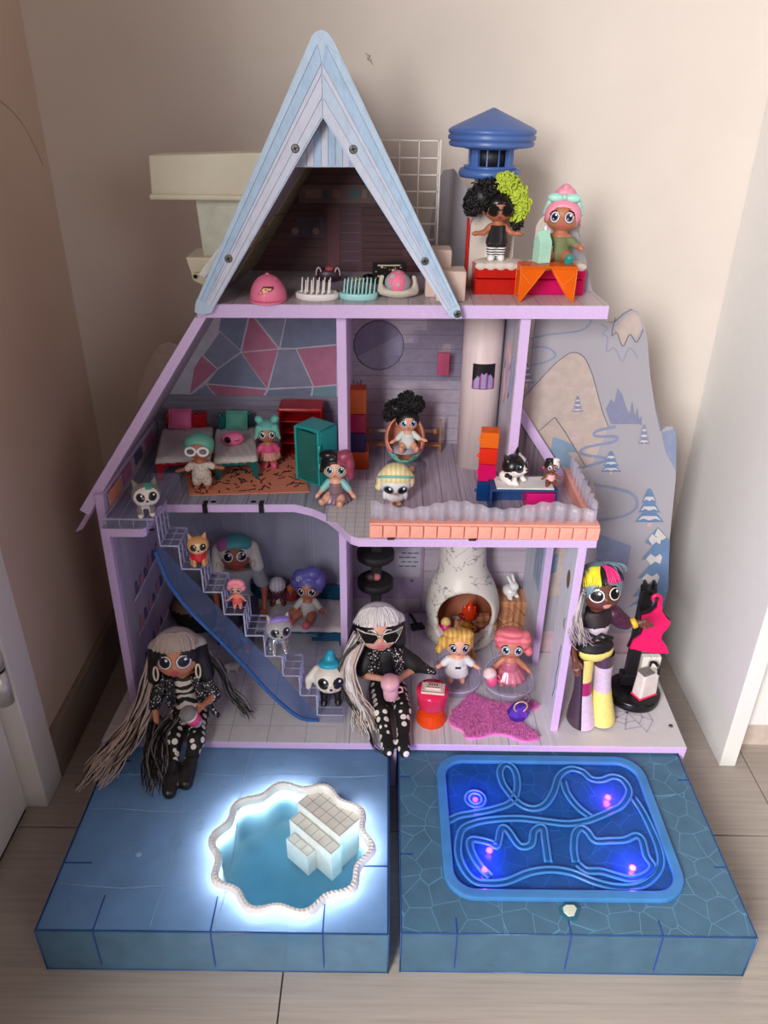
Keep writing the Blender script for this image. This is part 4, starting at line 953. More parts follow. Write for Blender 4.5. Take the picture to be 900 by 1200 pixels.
def rad(c, r): return ('e', c, r)
def doll(name, label, loc, s, rz=0, skin=(190,130,100), iris=(70,110,150), sit=False, arms=None, legs=None, group=None, eye=True, h=.019, tilt=(0,0), eyekw={}, ht=-.30, hs=.87, k=1.0):
    """small big-headed doll, one unit tall before scaling, looking along -Y"""
    t = empty(name, loc, scale=s*1.05*k, rot=(tilt[0], tilt[1], rz)); tag(t, label, 'doll', group)
    dz = -.155 if sit else 0
    arms = arms or (((.19,-.03,.37), (.255,-.09,.345)),)*2
    if not isinstance(arms[0][0], tuple): arms = (arms, arms)
    if legs is None:
        legs = (((.065,0,.26),(.078,-.005,.15),(.082,0,.055),(.088,-.055,.038)),)*2 if not sit else (((.07,.0,.10),(.11,-.13,.085),(.14,-.25,.055),(.148,-.275,.10)),)*2
    head = [rad((0,0,.72+dz),(.235,.205,.215)), rad((0,-.03,.645+dz),(.205,.175,.135)), rad((0,-.212,.632+dz),(.02,.026,.017))]
    ears = [rad((sx*.228,.0,.66+dz),(.028,.035,.05)) for sx in (-1,1)]
    torso = [('c',(0,0,.53+dz),(0,0,.44+dz),.055,.07), ('c',(0,0,.43+dz),(0,0,.28+dz),.098,.115), ('c',(-.05,0,.25+dz),(.05,0,.25+dz),.085,.085)]
    A = []; Hd = []; LG = []; FT = []
    for sx, (el, ha) in zip((-1,1), arms):
        S = (sx*.10,0,.445+dz); E_ = (sx*el[0],el[1],el[2]+dz); W = (sx*ha[0],ha[1],ha[2]+dz)
        A += [('c',S,E_,.045,.037)]; d = np.array(W)-np.array(E_); d = d/np.linalg.norm(d)
        Hd += [('c',E_,W,.037,.028), ('e',tuple(np.array(W)+d*.02),(.032,.03,.03)), ('c',tuple(np.array(W)+d*.02),tuple(np.array(W)+d*.055),.022,.016), ('c',tuple(np.array(W)),tuple(np.array(W)+d*.02+np.array((-sx*.03,-.015,.02))),.016,.013)]
    for sx, (hp, kn, an, to) in zip((-1,1), legs):
        f_ = lambda q: (sx*q[0],q[1],q[2])
        LG += [('c',f_(hp),f_(kn),.075,.062), ('c',f_(kn),f_(an),.062,.048)]; FT += [('c',f_(an),f_(to),.046,.040)]
    parts = dict(head=head, torso=torso, arms=A, hands=Hd, legs=LG, feet=FT)
    hg, m4 = head_group(head+ears, .022, (0,0,.52+dz), ht, hs); HEADS.append((t, m4))
    fn = SDF(torso+A+Hd+LG+FT+[hg], .022)
    sdf_obj('body', fn, h, skinm(skin), t)
    t['_'] = 0; del t['_']
    fh = SDF(head, .022)
    if eye: eyes(t, fh, skin, iris, cz=.665+dz, mz=.567+dz, **eyekw)
    return t, parts, dz, fh
def wear(t, prims, mat, name, grow=.012, lo=None, hi=None, h=.018, k=.02, clip=None):
    def cl(p):
        d = np.full(len(p), -1.)
        if lo is not None: d = np.maximum(d, lo-p[:,2])
        if hi is not None: d = np.maximum(d, p[:,2]-hi)
        if clip is not None: d = np.maximum(d, clip(p))
        return d
    v, f = nets(SDF(prims, k, grow=grow, clip=cl), h)
    lab = np.arange(len(v))                     # pieces that do not touch (two sleeves, two shoes) become parts of their own
    while True:
        m_ = lab[f].min(1); new = lab.copy(); np.minimum.at(new, f.ravel(), np.repeat(m_, 4)); new = new[new]
        if (new == lab).all(): break
        lab = new
    fl = lab[f[:,0]]; ids = [i for i in np.unique(fl) if (fl == i).sum() > 30]
    for i in ids:
        fi = f[fl == i]; u, inv = np.unique(fi, return_inverse=True); fi = inv.reshape(fi.shape)
        nm = name[:-1] if len(ids) > 1 and name.endswith('s') else name
        me = bpy.data.meshes.new(nm); me.from_pydata(v[u].tolist(), [], fi.tolist()); me.materials.append(mat)
        me.polygons.foreach_set('use_smooth', [True]*len(fi)); me.update(); o = bpy.data.objects.new(nm, me); COL.objects.link(o); o.parent = t
    return o
def cap_prims(dz=0, g=1.0): return [rad((0,.018,.735+dz),(.255*g,.235*g,.232*g))]
def hair(t, dz, mat, extra=(), k=.03, face=None, h=.02, name='hair', cmap=None, mats=None, cap=True, hl=.755):
    pr_ = (cap_prims(dz) if cap else [])+list(extra)
    face = face or [rad((0,-.235,.62+dz),(.225,.20,hl-.62)), rad((0,-.2,.52+dz),(.3,.28,.12))]
    return sdf_obj(name, SDF(pr_, k, cut=face), h, mat, t, color_fn=cmap, mats=mats)
def skirt(t, z0, z1, r0, r1, mat, pleat=.012, n=60, name='skirt', y0=0, sy=.9, np_=15):
    b = MB(); v = []; f = []
    rows = 6
    for k in range(rows+1):
        q = k/rows; z = z0+(z1-z0)*q; r = r0+(r1-r0)*q**.8
        for i in range(n):
            a = 2*math.pi*i/n; rr = r+pleat*q*math.cos(a*np_); v.append((rr*math.cos(a), y0+rr*math.sin(a)*sy, z))
    for k in range(rows):
        for i in range(n): j = (i+1) % n; f.append((k*n+i,k*n+j,(k+1)*n+j,(k+1)*n+i))
    b.add(v, f, 0, True); o = b.build(name, mat, t); so = o.modifiers.new('thick','SOLIDIFY'); so.thickness = .008; return o
def curls(t, blobs, mats, name='hair', n=120, r=.05, seed=1, tube=.013, cmap=None):
    """mass of ringlets: little helices scattered through the given ellipsoids"""
    rg = random.Random(seed); b = MB()
    for c, e in blobs:
        b.ell(c, [x*.9 for x in e], 12, 8, 0)
        for i in range(n):
            d = Vector((rg.gauss(0,1), rg.gauss(0,1), rg.gauss(0,1))).normalized()
            p = Vector(c)+Vector((d.x*e[0], d.y*e[1], d.z*e[2]))*rg.uniform(.85,1.02)
            ax_ = Vector((rg.gauss(0,1),rg.gauss(0,1),rg.gauss(0,1))).normalized(); u = ax_.orthogonal().normalized(); w = ax_.cross(u); rr = r*rg.uniform(.6,1.1)
            pts = [p+(u*math.cos(q*.9)+w*math.sin(q*.9))*rr+ax_*(q-4)*rr*.16 for q in range(9)]
            mi = cmap(p) if cmap else 0
            b.tube(pts, tube, 5, mi)
    return b.build(name, mats, t)
def on(u, v, Z): return P(u, v, Z=Z)
def hgt(u, v, p): return P(u, v, Y=p.y).z-p.z
def strands(t, guides, n, spread, rad_, mats, seed=1, name='hair_strand_mass', tip=.25, wob=.01, kseg=7, pick=None):
    """long loose hair as many tapered locks following guide curves (in figure units)"""
    rg = random.Random(seed); b = MB()
    for gi, g in enumerate(guides):
        base = smooth_path(g, kseg)
        for i in range(n):
            o0 = Vector((rg.gauss(0,1), rg.gauss(0,1), rg.gauss(0,.5)))*spread*.5; o1 = Vector((rg.gauss(0,1), rg.gauss(0,1), rg.gauss(0,.4)))*spread
            ph = rg.uniform(0,6); L = len(base); m_ = max(4, int(L*rg.uniform(.78,1)))
            pts = [p+o0.lerp(o1, j/L)+Vector((math.sin(ph+j*.5), math.cos(ph*1.7+j*.45), 0))*wob*(j/L) for j, p in enumerate(base[:m_])]
            rr = [rad_*(1-(1-tip)*j/(m_-1)) for j in range(m_)]
            b.tube(pts, rr, 4, pick(rg, i/n, gi) if pick else rg.randrange(len(mats)))
    o = b.build(name, mats, t); return o
def glasses(t, fn, cx, cz, rx, rz, fr, lens, name='glasses', off=.02, wid=.013):
    b = MB()
    for sx in (-1,1):
        n = 20; xs = [sx*cx+rx*math.cos(2*math.pi*i/n) for i in range(n)]; zs = [cz+rz*math.sin(2*math.pi*i/n) for i in range(n)]
        y = front_y(fn, [sx*cx], [cz])[0]-off
        b.tube([(x,y,z) for x,z in zip(xs,zs)], wid, 6, 0, closed=True); b.prism([(x,y-.002,z) for x,z in zip(xs,zs)], (0,.006,0), 1)
    b.tube([(-cx+rx,y,cz),(0,y-.012,cz+.01),(cx-rx,y,cz)], wid*.8, 6, 0)
    return b.build(name, [fr, lens], t)
def pet(name, label, loc, s, rz, fur, belly, patch=None, ears='cat', eyec=(60,90,120), stand=True, cat='toy animal', group=None, pmat=None, tail=True, head_c=(0,-.05,.66), tilt=(0,0), earmat=None, bodymat=None, nose=True, white_face=None, h=.022, ht=-.25):
    """big-headed toy animal, one unit tall, looking along -Y; thing > body, eyes, nose"""
    t = empty(name, loc, scale=s, rot=(tilt[0],tilt[1],rz)); tag(t, label, cat, group)
    hx, hy, hz = head_c
    head = [rad(head_c,(.30,.26,.25)), rad((hx,hy-.06,hz-.10),(.24,.22,.15)), rad((hx,hy-.27,hz-.115),(.075,.06,.05))]
    body = [rad((0,.10,.30),(.16,.20,.16)), ('c',(0,.02,.40),(hx*.6,hy*.5,hz-.2),.12,.12)]
    legs = []
    if stand:
        for sx in (-1,1):
            legs += [('c',(sx*.11,-.04,.26),(sx*.12,-.06,.06),.065,.055), ('e',(sx*.12,-.085,.045),(.06,.075,.045)), ('c',(sx*.11,.20,.27),(sx*.13,.24,.15),.085,.06), ('c',(sx*.13,.24,.15),(sx*.13,.20,.055),.055,.05), ('e',(sx*.13,.175,.045),(.058,.075,.045))]
    else:
        for sx in (-1,1):
            legs += [('c',(sx*.10,-.06,.30),(sx*.13,-.16,.05),.06,.052), ('e',(sx*.13,-.19,.045),(.055,.07,.042)), ('e',(sx*.17,.10,.14),(.09,.16,.13)), ('e',(sx*.19,-.05,.045),(.06,.10,.042))]
    er = []
    for sx in (-1,1):
        if ears == 'cat': er += [('c',(hx+sx*.17,hy+.02,hz+.17),(hx+sx*.23,hy+.02,hz+.33),.085,.022)]
        elif ears == 'flop': er += [('c',(hx+sx*.22,hy,hz+.16),(hx+sx*.36,hy-.02,hz-.02),.06,.075), ('c',(hx+sx*.36,hy-.02,hz-.02),(hx+sx*.37,hy-.03,hz-.16),.07,.05)]
        elif ears == 'round': er += [rad((hx+sx*.21,hy+.03,hz+.21),(.085,.05,.085))]
    tl = [('c',(0,.26,.28),(.04,.40,.36),.05,.045), ('c',(.04,.40,.36),(.06,.43,.50),.045,.03)] if tail else []
    hg, m4 = head_group(head+er, .03, (hx*.6,hy*.5,hz-.2), ht, 1.0); HEADS.append((t, m4))
    fn = SDF(body+legs+tl+[hg], .03); Rm_ = hg[2]; pv_ = hg[3]
    mats = [fur, belly, patch or fur, bodymat or fur]
    def cm(c):
        up_ = c[:,2] > hz-.24; c = np.where(up_[:,None], (c-pv_)@Rm_+pv_, c)
        m = np.zeros(len(c), int); x, y, z = (c-np.array(head_c)).T
        inhead = z > -.2
        if bodymat is not None: m[~inhead] = 3
        if white_face is not None:
            f_ = (y < -.02)&inhead&((x/white_face[0])**2+((z+.06)/white_face[1])**2 < 1); m[f_] = 1
        if pmat is not None: m = pmat(c, m, head_c)
        return m
    sdf_obj('body', fn, h, None, t, cm, mats)
    fh = SDF(head, .03)
    im = M('iris_%d_%d_%d' % eyec, eyec, .25)
    for sx in (-1,1):
        mb = MB(); decal(mb, fh, hx+sx*.125, hz-.015, .088, .095, [(.62,0),(.82,1),(1.0,0)], .008); decal(mb, fh, hx+sx*.125+.025, hz+.02, .02, .022, [(1,2)], .014, n=8)
        mb.build('eye', [m_black, im, m_hi], t)
    if nose:
        mb = MB(); mb.ell((hx,hy-.325,hz-.095), (.03,.02,.02), 10, 6); HEADPARTS.add('nose'); mb.build('nose', m_black, t)
    return t, dict(head=head, body=body, legs=legs), fh
# ================================================================ TERRACE AND ATTIC (third floor)
def thing(name, loc, label, cat, rz=0, s=1, group=None, rot=None): return tag(empty(name, loc, rz, s, rot), label, cat, group)
def decal_poly(mb, fn, pts, mi, off=.004, rings=3, n_sub=3):
    o = []
    for i, p in enumerate(pts):
        q = pts[(i+1) % len(pts)]
        for k in range(n_sub): o.append((p[0]+(q[0]-p[0])*k/n_sub, p[1]+(q[1]-p[1])*k/n_sub))
    cx = sum(p[0] for p in o)/len(o); cz = sum(p[1] for p in o)/len(o); n = len(o); xs = []; zs = []
    for r in range(rings+1):
        for p in o: xs.append(cx+(p[0]-cx)*r/rings); zs.append(cz+(p[1]-cz)*r/rings)
    y = front_y(fn, xs, zs)-off
    mb.add(list(zip(xs,y,zs)), [(k*n+i,k*n+(i+1) % n,(k+1)*n+(i+1) % n,(k+1)*n+i) for k in range(rings) for i in range(n)], mi, True)
# pink cap
p = on(315,351,Z3); t = thing('baseball_cap', p, 'pink toy baseball cap with a pizza slice picture on the attic floor', 'toy cap', s=.0255)
fnc = SDF([rad((0,0,.10),(1.0,1.0,1.25))], 0, clip=lambda q: -q[:,2])
m_capp = plast('cap_pink', (236,122,158), .42)
sdf_obj('crown', fnc, .09, m_capp, t)
b = MB(); pts = [(math.cos(a)*1.0, -.25+math.sin(a)*1.15) for a in [math.pi+math.pi*i/16 for i in range(17)]]; b.prism([(x,y,.02) for x,y in pts], (0,0,.10)); b.build('brim', m_capp, t, bevel=.04)
b = MB(); b.ell((0,0,1.36), (.12,.12,.07), 10, 6); b.build('button', m_capp, t)
b = MB()
for sx in (-.45,.45): b.ell((sx,-.2,1.17), (.06,.06,.05), 8, 6)
b.tube([(0,-1.01*math.cos(k*.16),.10+1.26*math.sin(k*.16)) for k in range(10)], .012, 4); b.build('seam', m_capp, t)
b = MB(); decal_poly(b, fnc, [(-.46,.45),(-.12,.88),(.40,.86),(.42,.76),(.25,.62)], 0, .03); decal_poly(b, fnc, [(-.40,.50),(-.1,.80),(.33,.77),(.2,.62)], 1, .045)
for x, z in ((-.2,.62),(.0,.72),(.15,.66)): decal(b, fnc, x, z, .06, .05, [(1,2)], .06, n=8)
b.build('pizza_print', [M('pizza_brown',(90,40,25),.5), M('pizza_cheese',(240,190,150),.5), M('pizza_red',(205,50,45),.5)], t)
# two brushes
def brush(u, v, w, label, rgb, nb, rows, seed):
    p = on(u, v, Z3); t = thing('toy_hairbrush', p, label, 'brush', group='toy hairbrushes in the attic'); m = plast('brush_'+str(rgb[0]), rgb, .4)
    b = MB(); r = w/2; b.lathe([(r*.92,0),(r,.002),(r,.008),(r*.95,.0095),(r*.90,.0095),(r*.88,.0075),(0,.0075)], (0,0,0), 36, sy=.62); b.build('base', m, t)
    for j in range(rows):
        for i in range(nb):
            x = (-.78+1.56*i/(nb-1))*r+(.25*r/nb*(j % 2)); y = (-.35+.7*j/max(1,rows-1))*r*.8
            if (x/(r*.88))**2+(y/(r*.55))**2 > 1: continue
            b = MB(); b.box((-.0011,-.0030 if rows < 3 else -.0014,0), (.0011,.0030 if rows < 3 else .0014,.020)); b.v = [(x_*(1 if z < .01 else .55)+(.0018 if z > .01 else 0), y_*(1 if z < .01 else .8), z) for x_,y_,z in b.v]
            o = b.build('bristle', m, t); o.location = (x, y, .0075)
brush(372,350,.060, 'white oval toy hairbrush with bristles up beside the pink cap', (232,224,222), 7, 2, 1)
brush(420,350,.054, 'mint oval toy hairbrush with bristles up, right of the white one', (160,212,212), 9, 3, 2)
# fuzzy basket with the dotted ball
p = on(466,348,Z3); t = thing('toy_pet_basket', p, 'cream fuzzy oval basket holding a pink ball with mint spots', 'toy basket')
m_fuzz = M('cream_fuzz', (226,216,198), .95, var=.12, scale=500, bump=.8, bscale=1500)
fb = SDF([rad((0,0,.010),(.0275,.018,.011)), ('c',(-.0235,.0,.010),(-.0215,0,.026),.006,.005), ('c',(.0235,0,.010),(.0215,0,.026),.006,.005)], .006, cut=[rad((0,0,.020),(.0195,.016,.012))])
sdf_obj('basket', fb, .0016, m_fuzz, t)
b = MB(); b.ell((0,0,.020), (.0185,.0150,.0155), 24, 16); b.build('lining', M('grey_lining',(170,168,175),.5), t)
b = MB(); b.ell((0,-.001,.021), (.0158,.0152,.0165), 24, 16); b.build('ball', DOTS('pink_mint_spots',(240,120,155),(130,205,175),105,.34,rnd=.25), t)
# black picture box, dark handbag, yellow tag at the back of the attic
p = on(456,332,Z3); t = thing('picture_box', p, 'small black printed carton behind the cream basket in the attic', 'box', rz=.1)
b = MB(); b.box((-.025,-.006,0), (.025,.006,.030)); b.build('carton', M('carton_black',(22,20,22),.35), t, bevel=.0008)
b = MB(); rg = random.Random(5)
for k in range(26):
    x, z = rg.uniform(-.022,.018), rg.uniform(.003,.025); w_, h_ = rg.uniform(.001,.005), rg.uniform(.0006,.003); b.box((x,-.0064,z), (x+w_,-.0060,z+h_), k % 3)
b.box((-.018,-.0064,.0265), (.016,-.0060,.0285), 0); b.build('carton_print', [M('print_cream',(205,195,165),.5), M('print_gold',(150,125,70),.5), M('print_maroon',(110,50,55),.5)], t)
p = on(385,330,Z3); t = thing('toy_handbag', p, 'dark plum toy handbag with pale loop handles standing behind the hairbrushes', 'toy handbag')
sdf_obj('bag', SDF([rad((0,0,.010),(.020,.010,.012))], 0), .0016, M('plum_dark',(60,28,48),.4), t)
for sx in (-1,1):
    b = MB(); b.tube([(sx*.014+.004*math.cos(a),-.006,.010+.012*math.sin(a)) for a in [k*math.pi/8 for k in range(9)]], .0013, 6); b.build('handle', M('handle_pale',(190,180,185),.4), t)
b = MB(); b.ell((.002,-.004,.020), (.007,.006,.004), 12, 8); b.build('flower', M('coral_dark',(180,80,85),.5), t)
p = on(428,331,Z3); t = thing('toy_purse', p, 'tiny black toy purse with yellow strap behind the mint hairbrush', 'toy handbag')
sdf_obj('purse', SDF([rad((.006,0,.006),(.012,.007,.007))], 0), .0016, m_black, t); b = MB(); b.tube([(-.022,.0,.002),(-.014,-.002,.004),(-.004,-.002,.006),(.004,-.004,.009)], .0024, 6); b.build('strap', M('strap_yellow',(150,135,60),.5), t)
# couch
c0 = on(555,345,Z3); c1 = on(681,344,Z3); cw = c1.x-c0.x; cy = c0.y; zs = P(580,311,Y=cy).z
t = thing('toy_couch', ((c0.x+c1.x)/2, cy, Z3), 'toy couch with see-through red and magenta seats and white fluffy backs', 'toy couch')
hw = cw/2; sh = zs-Z3
m_redt = TINT('red_clear', (250,70,50), (225,40,30), .62, .15); m_magt = TINT('magenta_clear', (245,60,140), (225,20,110), .62, .15); m_fluff = M('white_fluff', (228,216,206), .95, var=.08, scale=700, bump=.7, bscale=1800)
for nm, x0, x1, m in (('seat_red',-hw,-.004,m_redt), ('seat_magenta',-.004,hw,m_magt)):
    b = MB(); b.box((x0,0,0), (x1,.052,sh*.52)); b.box((x0,0,sh*.55), (x1,.052,sh*.93)); b.build(nm, m, t, bevel=.002)
for x0, x1 in ((-hw,-.006),(-.002,hw)):
    xc = (x0+x1)/2; r = (x1-x0)/2
    pr_ = [rad((xc,.026,sh),(r*1.0,.027,.005))]+[rad((x0+(x1-x0)*(k+.5)/5,.003,sh-.002),(r*.22,.005,.006)) for k in range(5)]
    sdf_obj('cushion', SDF(pr_, .003), .002, m_fluff, t)
for u0, u1, nm in ((550,603,0),(627,680,1)):
    xa = P(u0,280,Y=cy+.045).x-(c0.x+c1.x)/2; xb = P(u1,280,Y=cy+.045).x-(c0.x+c1.x)/2; zt = P(600,247,Y=cy+.05).z-Z3
    xc = (xa+xb)/2; w_ = (xb-xa)/2
    b = MB(); o_ = [(xc-w_,.046,.0),(xc+w_,.046,0),(xc+w_,.046,zt*.8)]+[(xc+w_*.98*math.cos(a),.046,zt*.8+zt*.2*math.sin(a)) for a in [math.pi*k/12 for k in range(1,12)]]+[(xc-w_,.046,zt*.8)]
    b.prism(o_, (0,.005,0)); b.build('backrest', m_fluff, t, bevel=.002)
b = MB(); xa = P(549,280,Y=cy+.045).x-(c0.x+c1.x)/2; b.box((xa-.003,.040,0), (xa,.052,P(549,255,Y=cy+.05).z-Z3)); b.build('red_edge', m_redt, t)
seat_z = zs; couch_y = cy
# orange table + carton
q0, q1 = on(607,354,Z3), on(670,353,Z3); tz = P(640,312,Y=q0.y).z-Z3
t = thing('orange_table', ((q0.x+q1.x)/2, q0.y, Z3), 'see-through orange faceted toy table in front of the couch', 'toy table')
m_or = TINT('orange_clear', (255,150,50), (250,120,25), .55, .12); m_or2 = TINT('orange_edge', (255,160,70), (255,140,50), .8, .12)
w_ = (q1.x-q0.x)/2; dp = .034
b = MB(); b.box((-w_,-.002,tz-.003), (w_,dp,tz)); b.build('top', m_or, t, bevel=.0006)
for x, y in ((-w_,0),(w_,0),(-w_,dp),(w_,dp)):
    sx = 1 if x < 0 else -1; sy = 1 if y == 0 else -1
    b = MB(); b.add([(x,y,0),(x+sx*.003,y,0),(x+sx*w_*.9,y,tz-.003),(x,y,tz-.003),(x,y+sy*.003,0),(x,y+sy*dp*.45,tz-.003)], [(0,1,2,3),(0,3,5,4),(1,4,5,2),(0,4,1),(2,5,3)]); b.build('leg', m_or, t)
    b = MB(); b.tube([(x+sx*.0015,y,0),(x+sx*w_*.9,y,tz-.003)], .0006, 4); b.tube([(x,y,0),(x,y,tz)], .0007, 4); b.tube([(x+sx*w_*.45,y,tz*.45),(x+sx*.002,y,tz*.8)], .0005, 4); b.build('facet_edge', m_or2, t)
p = P(633,306,Z=Z3+tz); t = thing('milk_carton', (p.x,p.y-.006,Z3+tz), 'mint green toy milk carton with handle standing on the orange table', 'toy carton', rz=.35)
m_mint = plast('carton_mint', (168,216,196), .4)
hh = P(633,270,Y=p.y).z-Z3-tz
b = MB(); r = .0092; b.box((-r,-r,0), (r,r,hh*.68)); b.add([(-r,-r,hh*.68),(r,-r,hh*.68),(r,r,hh*.68),(-r,r,hh*.68),(-r,0,hh*.93),(r,0,hh*.93)], [(0,1,5,4),(2,3,4,5),(1,2,5),(3,0,4)]); b.build('body', m_mint, t, bevel=.0006)
b = MB(); b.box((-r,-.0008,hh*.92), (r,.0008,hh*1.03)); b.build('fold', m_mint, t)
b = MB(); b.tube([(r,0,hh*.55),(r+.006,0,hh*.5),(r+.006,0,hh*.25),(r,0,hh*.2)], .0014, 6); b.build('handle', m_mint, t)
b = MB(); b.lathe([(.0022,0),(.0022,.006),(.001,.007)], (.002,0,hh*1.0), 10); b.build('straw', m_eyew, t)
# terrace dolls
s1 = .083
p = Vector((P(585,300,Z=seat_z+.004).x-.010, couch_y+.016, seat_z+.004))
t, pr_, dz, fh = doll('small_doll', 'small doll with black and lime curls and dark sunglasses standing on the couch', p, (P(585,222,Y=p.y).z-p.z)/.93, k=.97, ht=-.12, skin=(170,104,78), eye=False, arms=(((.18,-.03,.37),(.29,-.05,.36)),)*2, legs=(((.06,0,.26),(.06,-.005,.15),(.062,0,.055),(.07,-.05,.038)),)*2, group='small dolls')
wear(t, pr_['torso'], M('black_glitter',(22,20,24),.3,bump=.5,bscale=900), 'bodysuit', .016, .18, .47)
wear(t, pr_['legs'], WAVE('striped_tights',(235,232,230),(20,20,22),9,0,axis='Z'), 'tights', .010)
wear(t, pr_['feet'], m_eyew, 'shoes', .010)
glasses(t, fh, .105, .665, .085, .072, m_black, M('lens_smoke',(18,14,16),.12))
mb = MB(); decal(mb, fh, 0, .567, .034, .016, [(1,0)], .006, n=10); mb.build('mouth', M('lips_dark',(150,50,55),.35), t)
hair(t, dz, m_black)
m_lime = M('lime_hair',(182,200,60),.5,var=.15,scale=90); m_bh = M('black_hair',(16,14,16),.5,var=.2)
curls(t, [((-.26,.02,.86),(.22,.20,.20)),((-.42,.0,.75),(.10,.12,.14)),((-.12,.02,1.0),(.15,.14,.12))], [m_bh], 'black_curls', 110, .055, 4, .011)
curls(t, [((.08,-.03,1.06),(.16,.13,.12)),((.22,.0,.90),(.17,.15,.14)),((.34,.0,.74),(.11,.11,.15)),((.30,.02,.56),(.08,.09,.12))], [m_lime, m_bh], 'lime_curls', 70, .06, 9, .014, cmap=lambda p_: 1 if p_.z < .52 else 0)
p = Vector((P(664,300,Z=seat_z+.004).x-.022, couch_y+.012, seat_z+.004))
t, pr_, dz, fh = doll('small_doll', 'small doll with pink bun and mint bow sitting on the couch', p, (P(660,238,Y=p.y).z-p.z)/.77, rz=-.25, k=1.08, skin=(178,112,84), iris=(120,110,160), sit=True, group='small dolls', tilt=(0,.0))
m_pinkh = plast('pink_hair',(236,148,172),.4); hair(t, dz, m_pinkh, hl=.80)
bun = [rad((0,.02,1.02+dz),(.13,.12,.10))]+[rad((.10*math.cos(a),.02+.09*math.sin(a),1.02+dz+.05*math.sin(3*a)),(.05,.05,.05)) for a in [k*math.pi/4 for k in range(8)]]+[rad((0,0,1.09+dz),(.07,.07,.05))]
sdf_obj('hair_bun', SDF(bun, .012), .014, m_pinkh, t)
m_bow = plast('bow_mint',(160,214,200),.4)
sdf_obj('bow', SDF([rad((-.12,-.13,.93+dz),(.11,.045,.06)), rad((.12,-.13,.93+dz),(.11,.045,.06)), rad((0,-.16,.93+dz),(.04,.04,.045)), ('c',(-.2,-.05,.88+dz),(-.25,.05,.76+dz),.04,.035), ('c',(.2,-.05,.88+dz),(.25,.05,.76+dz),.04,.035)], .015), .015, m_bow, t)
wear(t, pr_['torso']+pr_['arms'], M('olive_cloth',(110,118,80),.7), 'outfit', .014, None, .46+dz); wear(t, pr_['feet'], plast('teal_shoe',(40,140,130)), 'shoes', .012)

# ================================================================ BEDROOM (second floor left)
rugp = [on(u,v,Z2) for u,v in ((222,581),(363,577),(345,528),(212,530))]
rug = thing('speckled_rug', ((rugp[0]+rugp[2])/2), 'peach rug with black squiggles on the bedroom floor', 'rug'); ro = rug.location.copy()
b = MB(); b.prism([p_-ro for p_ in rugp], (0,0,.0012)); b.build('cloth', M('rug_peach',(228,140,108),.9,var=.06,scale=300,bump=.3), rug)
b = MB(); rg = random.Random(2)
for k in range(150):
    s_, q_ = rg.uniform(.03,.97), rg.uniform(.03,.97); c_ = (rugp[0].lerp(rugp[1],s_)).lerp(rugp[3].lerp(rugp[2],s_), q_)-ro; a = rg.uniform(0,6); L_ = rg.uniform(.002,.0045)
    pts = [c_+Vector((L_*(j-1.5)*math.cos(a)-math.sin(a)*.0014*math.sin(j*1.6), L_*(j-1.5)*math.sin(a)+math.cos(a)*.0014*math.sin(j*1.6), .0013)) for j in range(4)]
    b.tube(pts, .0011, 4)
tag(b.build('squiggle_print', M('squiggle_black',(34,24,26),.8), rug), kind='stuff')
def toybed(label, x0, x1, y0, y1, ztop, rgb, blanket, hb=True, name='toy_bed', Zf=Z2, group=None, rz=0):
    t = thing(name, ((x0+x1)/2, y0, Zf), label, 'toy bed', group=group, rz=rz); w_ = (x1-x0)/2; d = y1-y0; h_ = ztop-Zf
    m = TINT('bed_%d_%d' % rgb[:2], tuple(min(255,c+60) for c in rgb), rgb, .8, .2)
    b = MB(); b.box((-w_,0,h_-.011), (w_,d,h_-.002)); b.build('frame', m, t, bevel=.0015)
    for sx in (-1,1):
        for y in (.0, d-.010):
            b = MB(); b.add([(sx*w_,y,0),(sx*(w_-.006),y,0),(sx*(w_-.006),y+.006,0),(sx*w_,y+.006,0),(sx*w_,y,h_-.008),(sx*(w_-.014),y,h_-.008),(sx*(w_-.014),y+.009,h_-.008),(sx*w_,y+.009,h_-.008)], [(0,1,2,3),(4,5,6,7),(0,1,5,4),(1,2,6,5),(2,3,7,6),(3,0,4,7)]); b.build('leg', m, t, bevel=.0008)
    b = MB(); nx, ny = 26, 18; v = []
    for j in range(ny+1):
        for i in range(nx+1):
            x = -w_*1.03+2.06*w_*i/nx; y = -.004+(d*.98)*j/ny; e = .0035 if i in (0,nx) or j == 0 else 0; v.append((x+.0008*math.sin(j*3), y+.0008*math.sin(i*2.7), h_+.0035-e*1.8+.0007*math.sin(i*1.3+j)))
    b.add(v, [(j*(nx+1)+i,j*(nx+1)+i+1,(j+1)*(nx+1)+i+1,(j+1)*(nx+1)+i) for j in range(ny) for i in range(nx)], 0, True); o = b.build('blanket', blanket, t); so = o.modifiers.new('t','SOLIDIFY'); so.thickness = .004
    if hb:
        b = MB(); b.box((-w_*.8,d-.006,h_), (w_*.8,d,h_+.026)); b.build('headboard', m, t, bevel=.003)
        for k in range(7): b = MB(); b.ell((-w_*.75+w_*1.5*k/6,d-.003,h_+.027), (.0042,.004,.0042), 10, 6); b.build('scallop', m, t)
    return t
m_blank = M('blanket_white',(214,206,200),.95,var=.08,scale=500,bump=.6,bscale=1500)
bx = [on(u,565,Z2) for u in (186,250,252,292)]; by = bx[0].y+.012; bz = P(215,538,Y=by).z
toybed('red toy bed with white blanket by the sloping bedroom wall', P(184,545,Y=by).x, P(247,545,Y=by).x, by, 1.245, bz, (190,25,40), m_blank, group='bedroom toy beds', rz=.17)
toybed('dark teal toy bed with white blanket in the middle of the bedroom', P(252,548,Y=by).x, P(302,548,Y=by).x, by, 1.245, bz, (20,110,110), m_blank, group='bedroom toy beds', rz=.17)
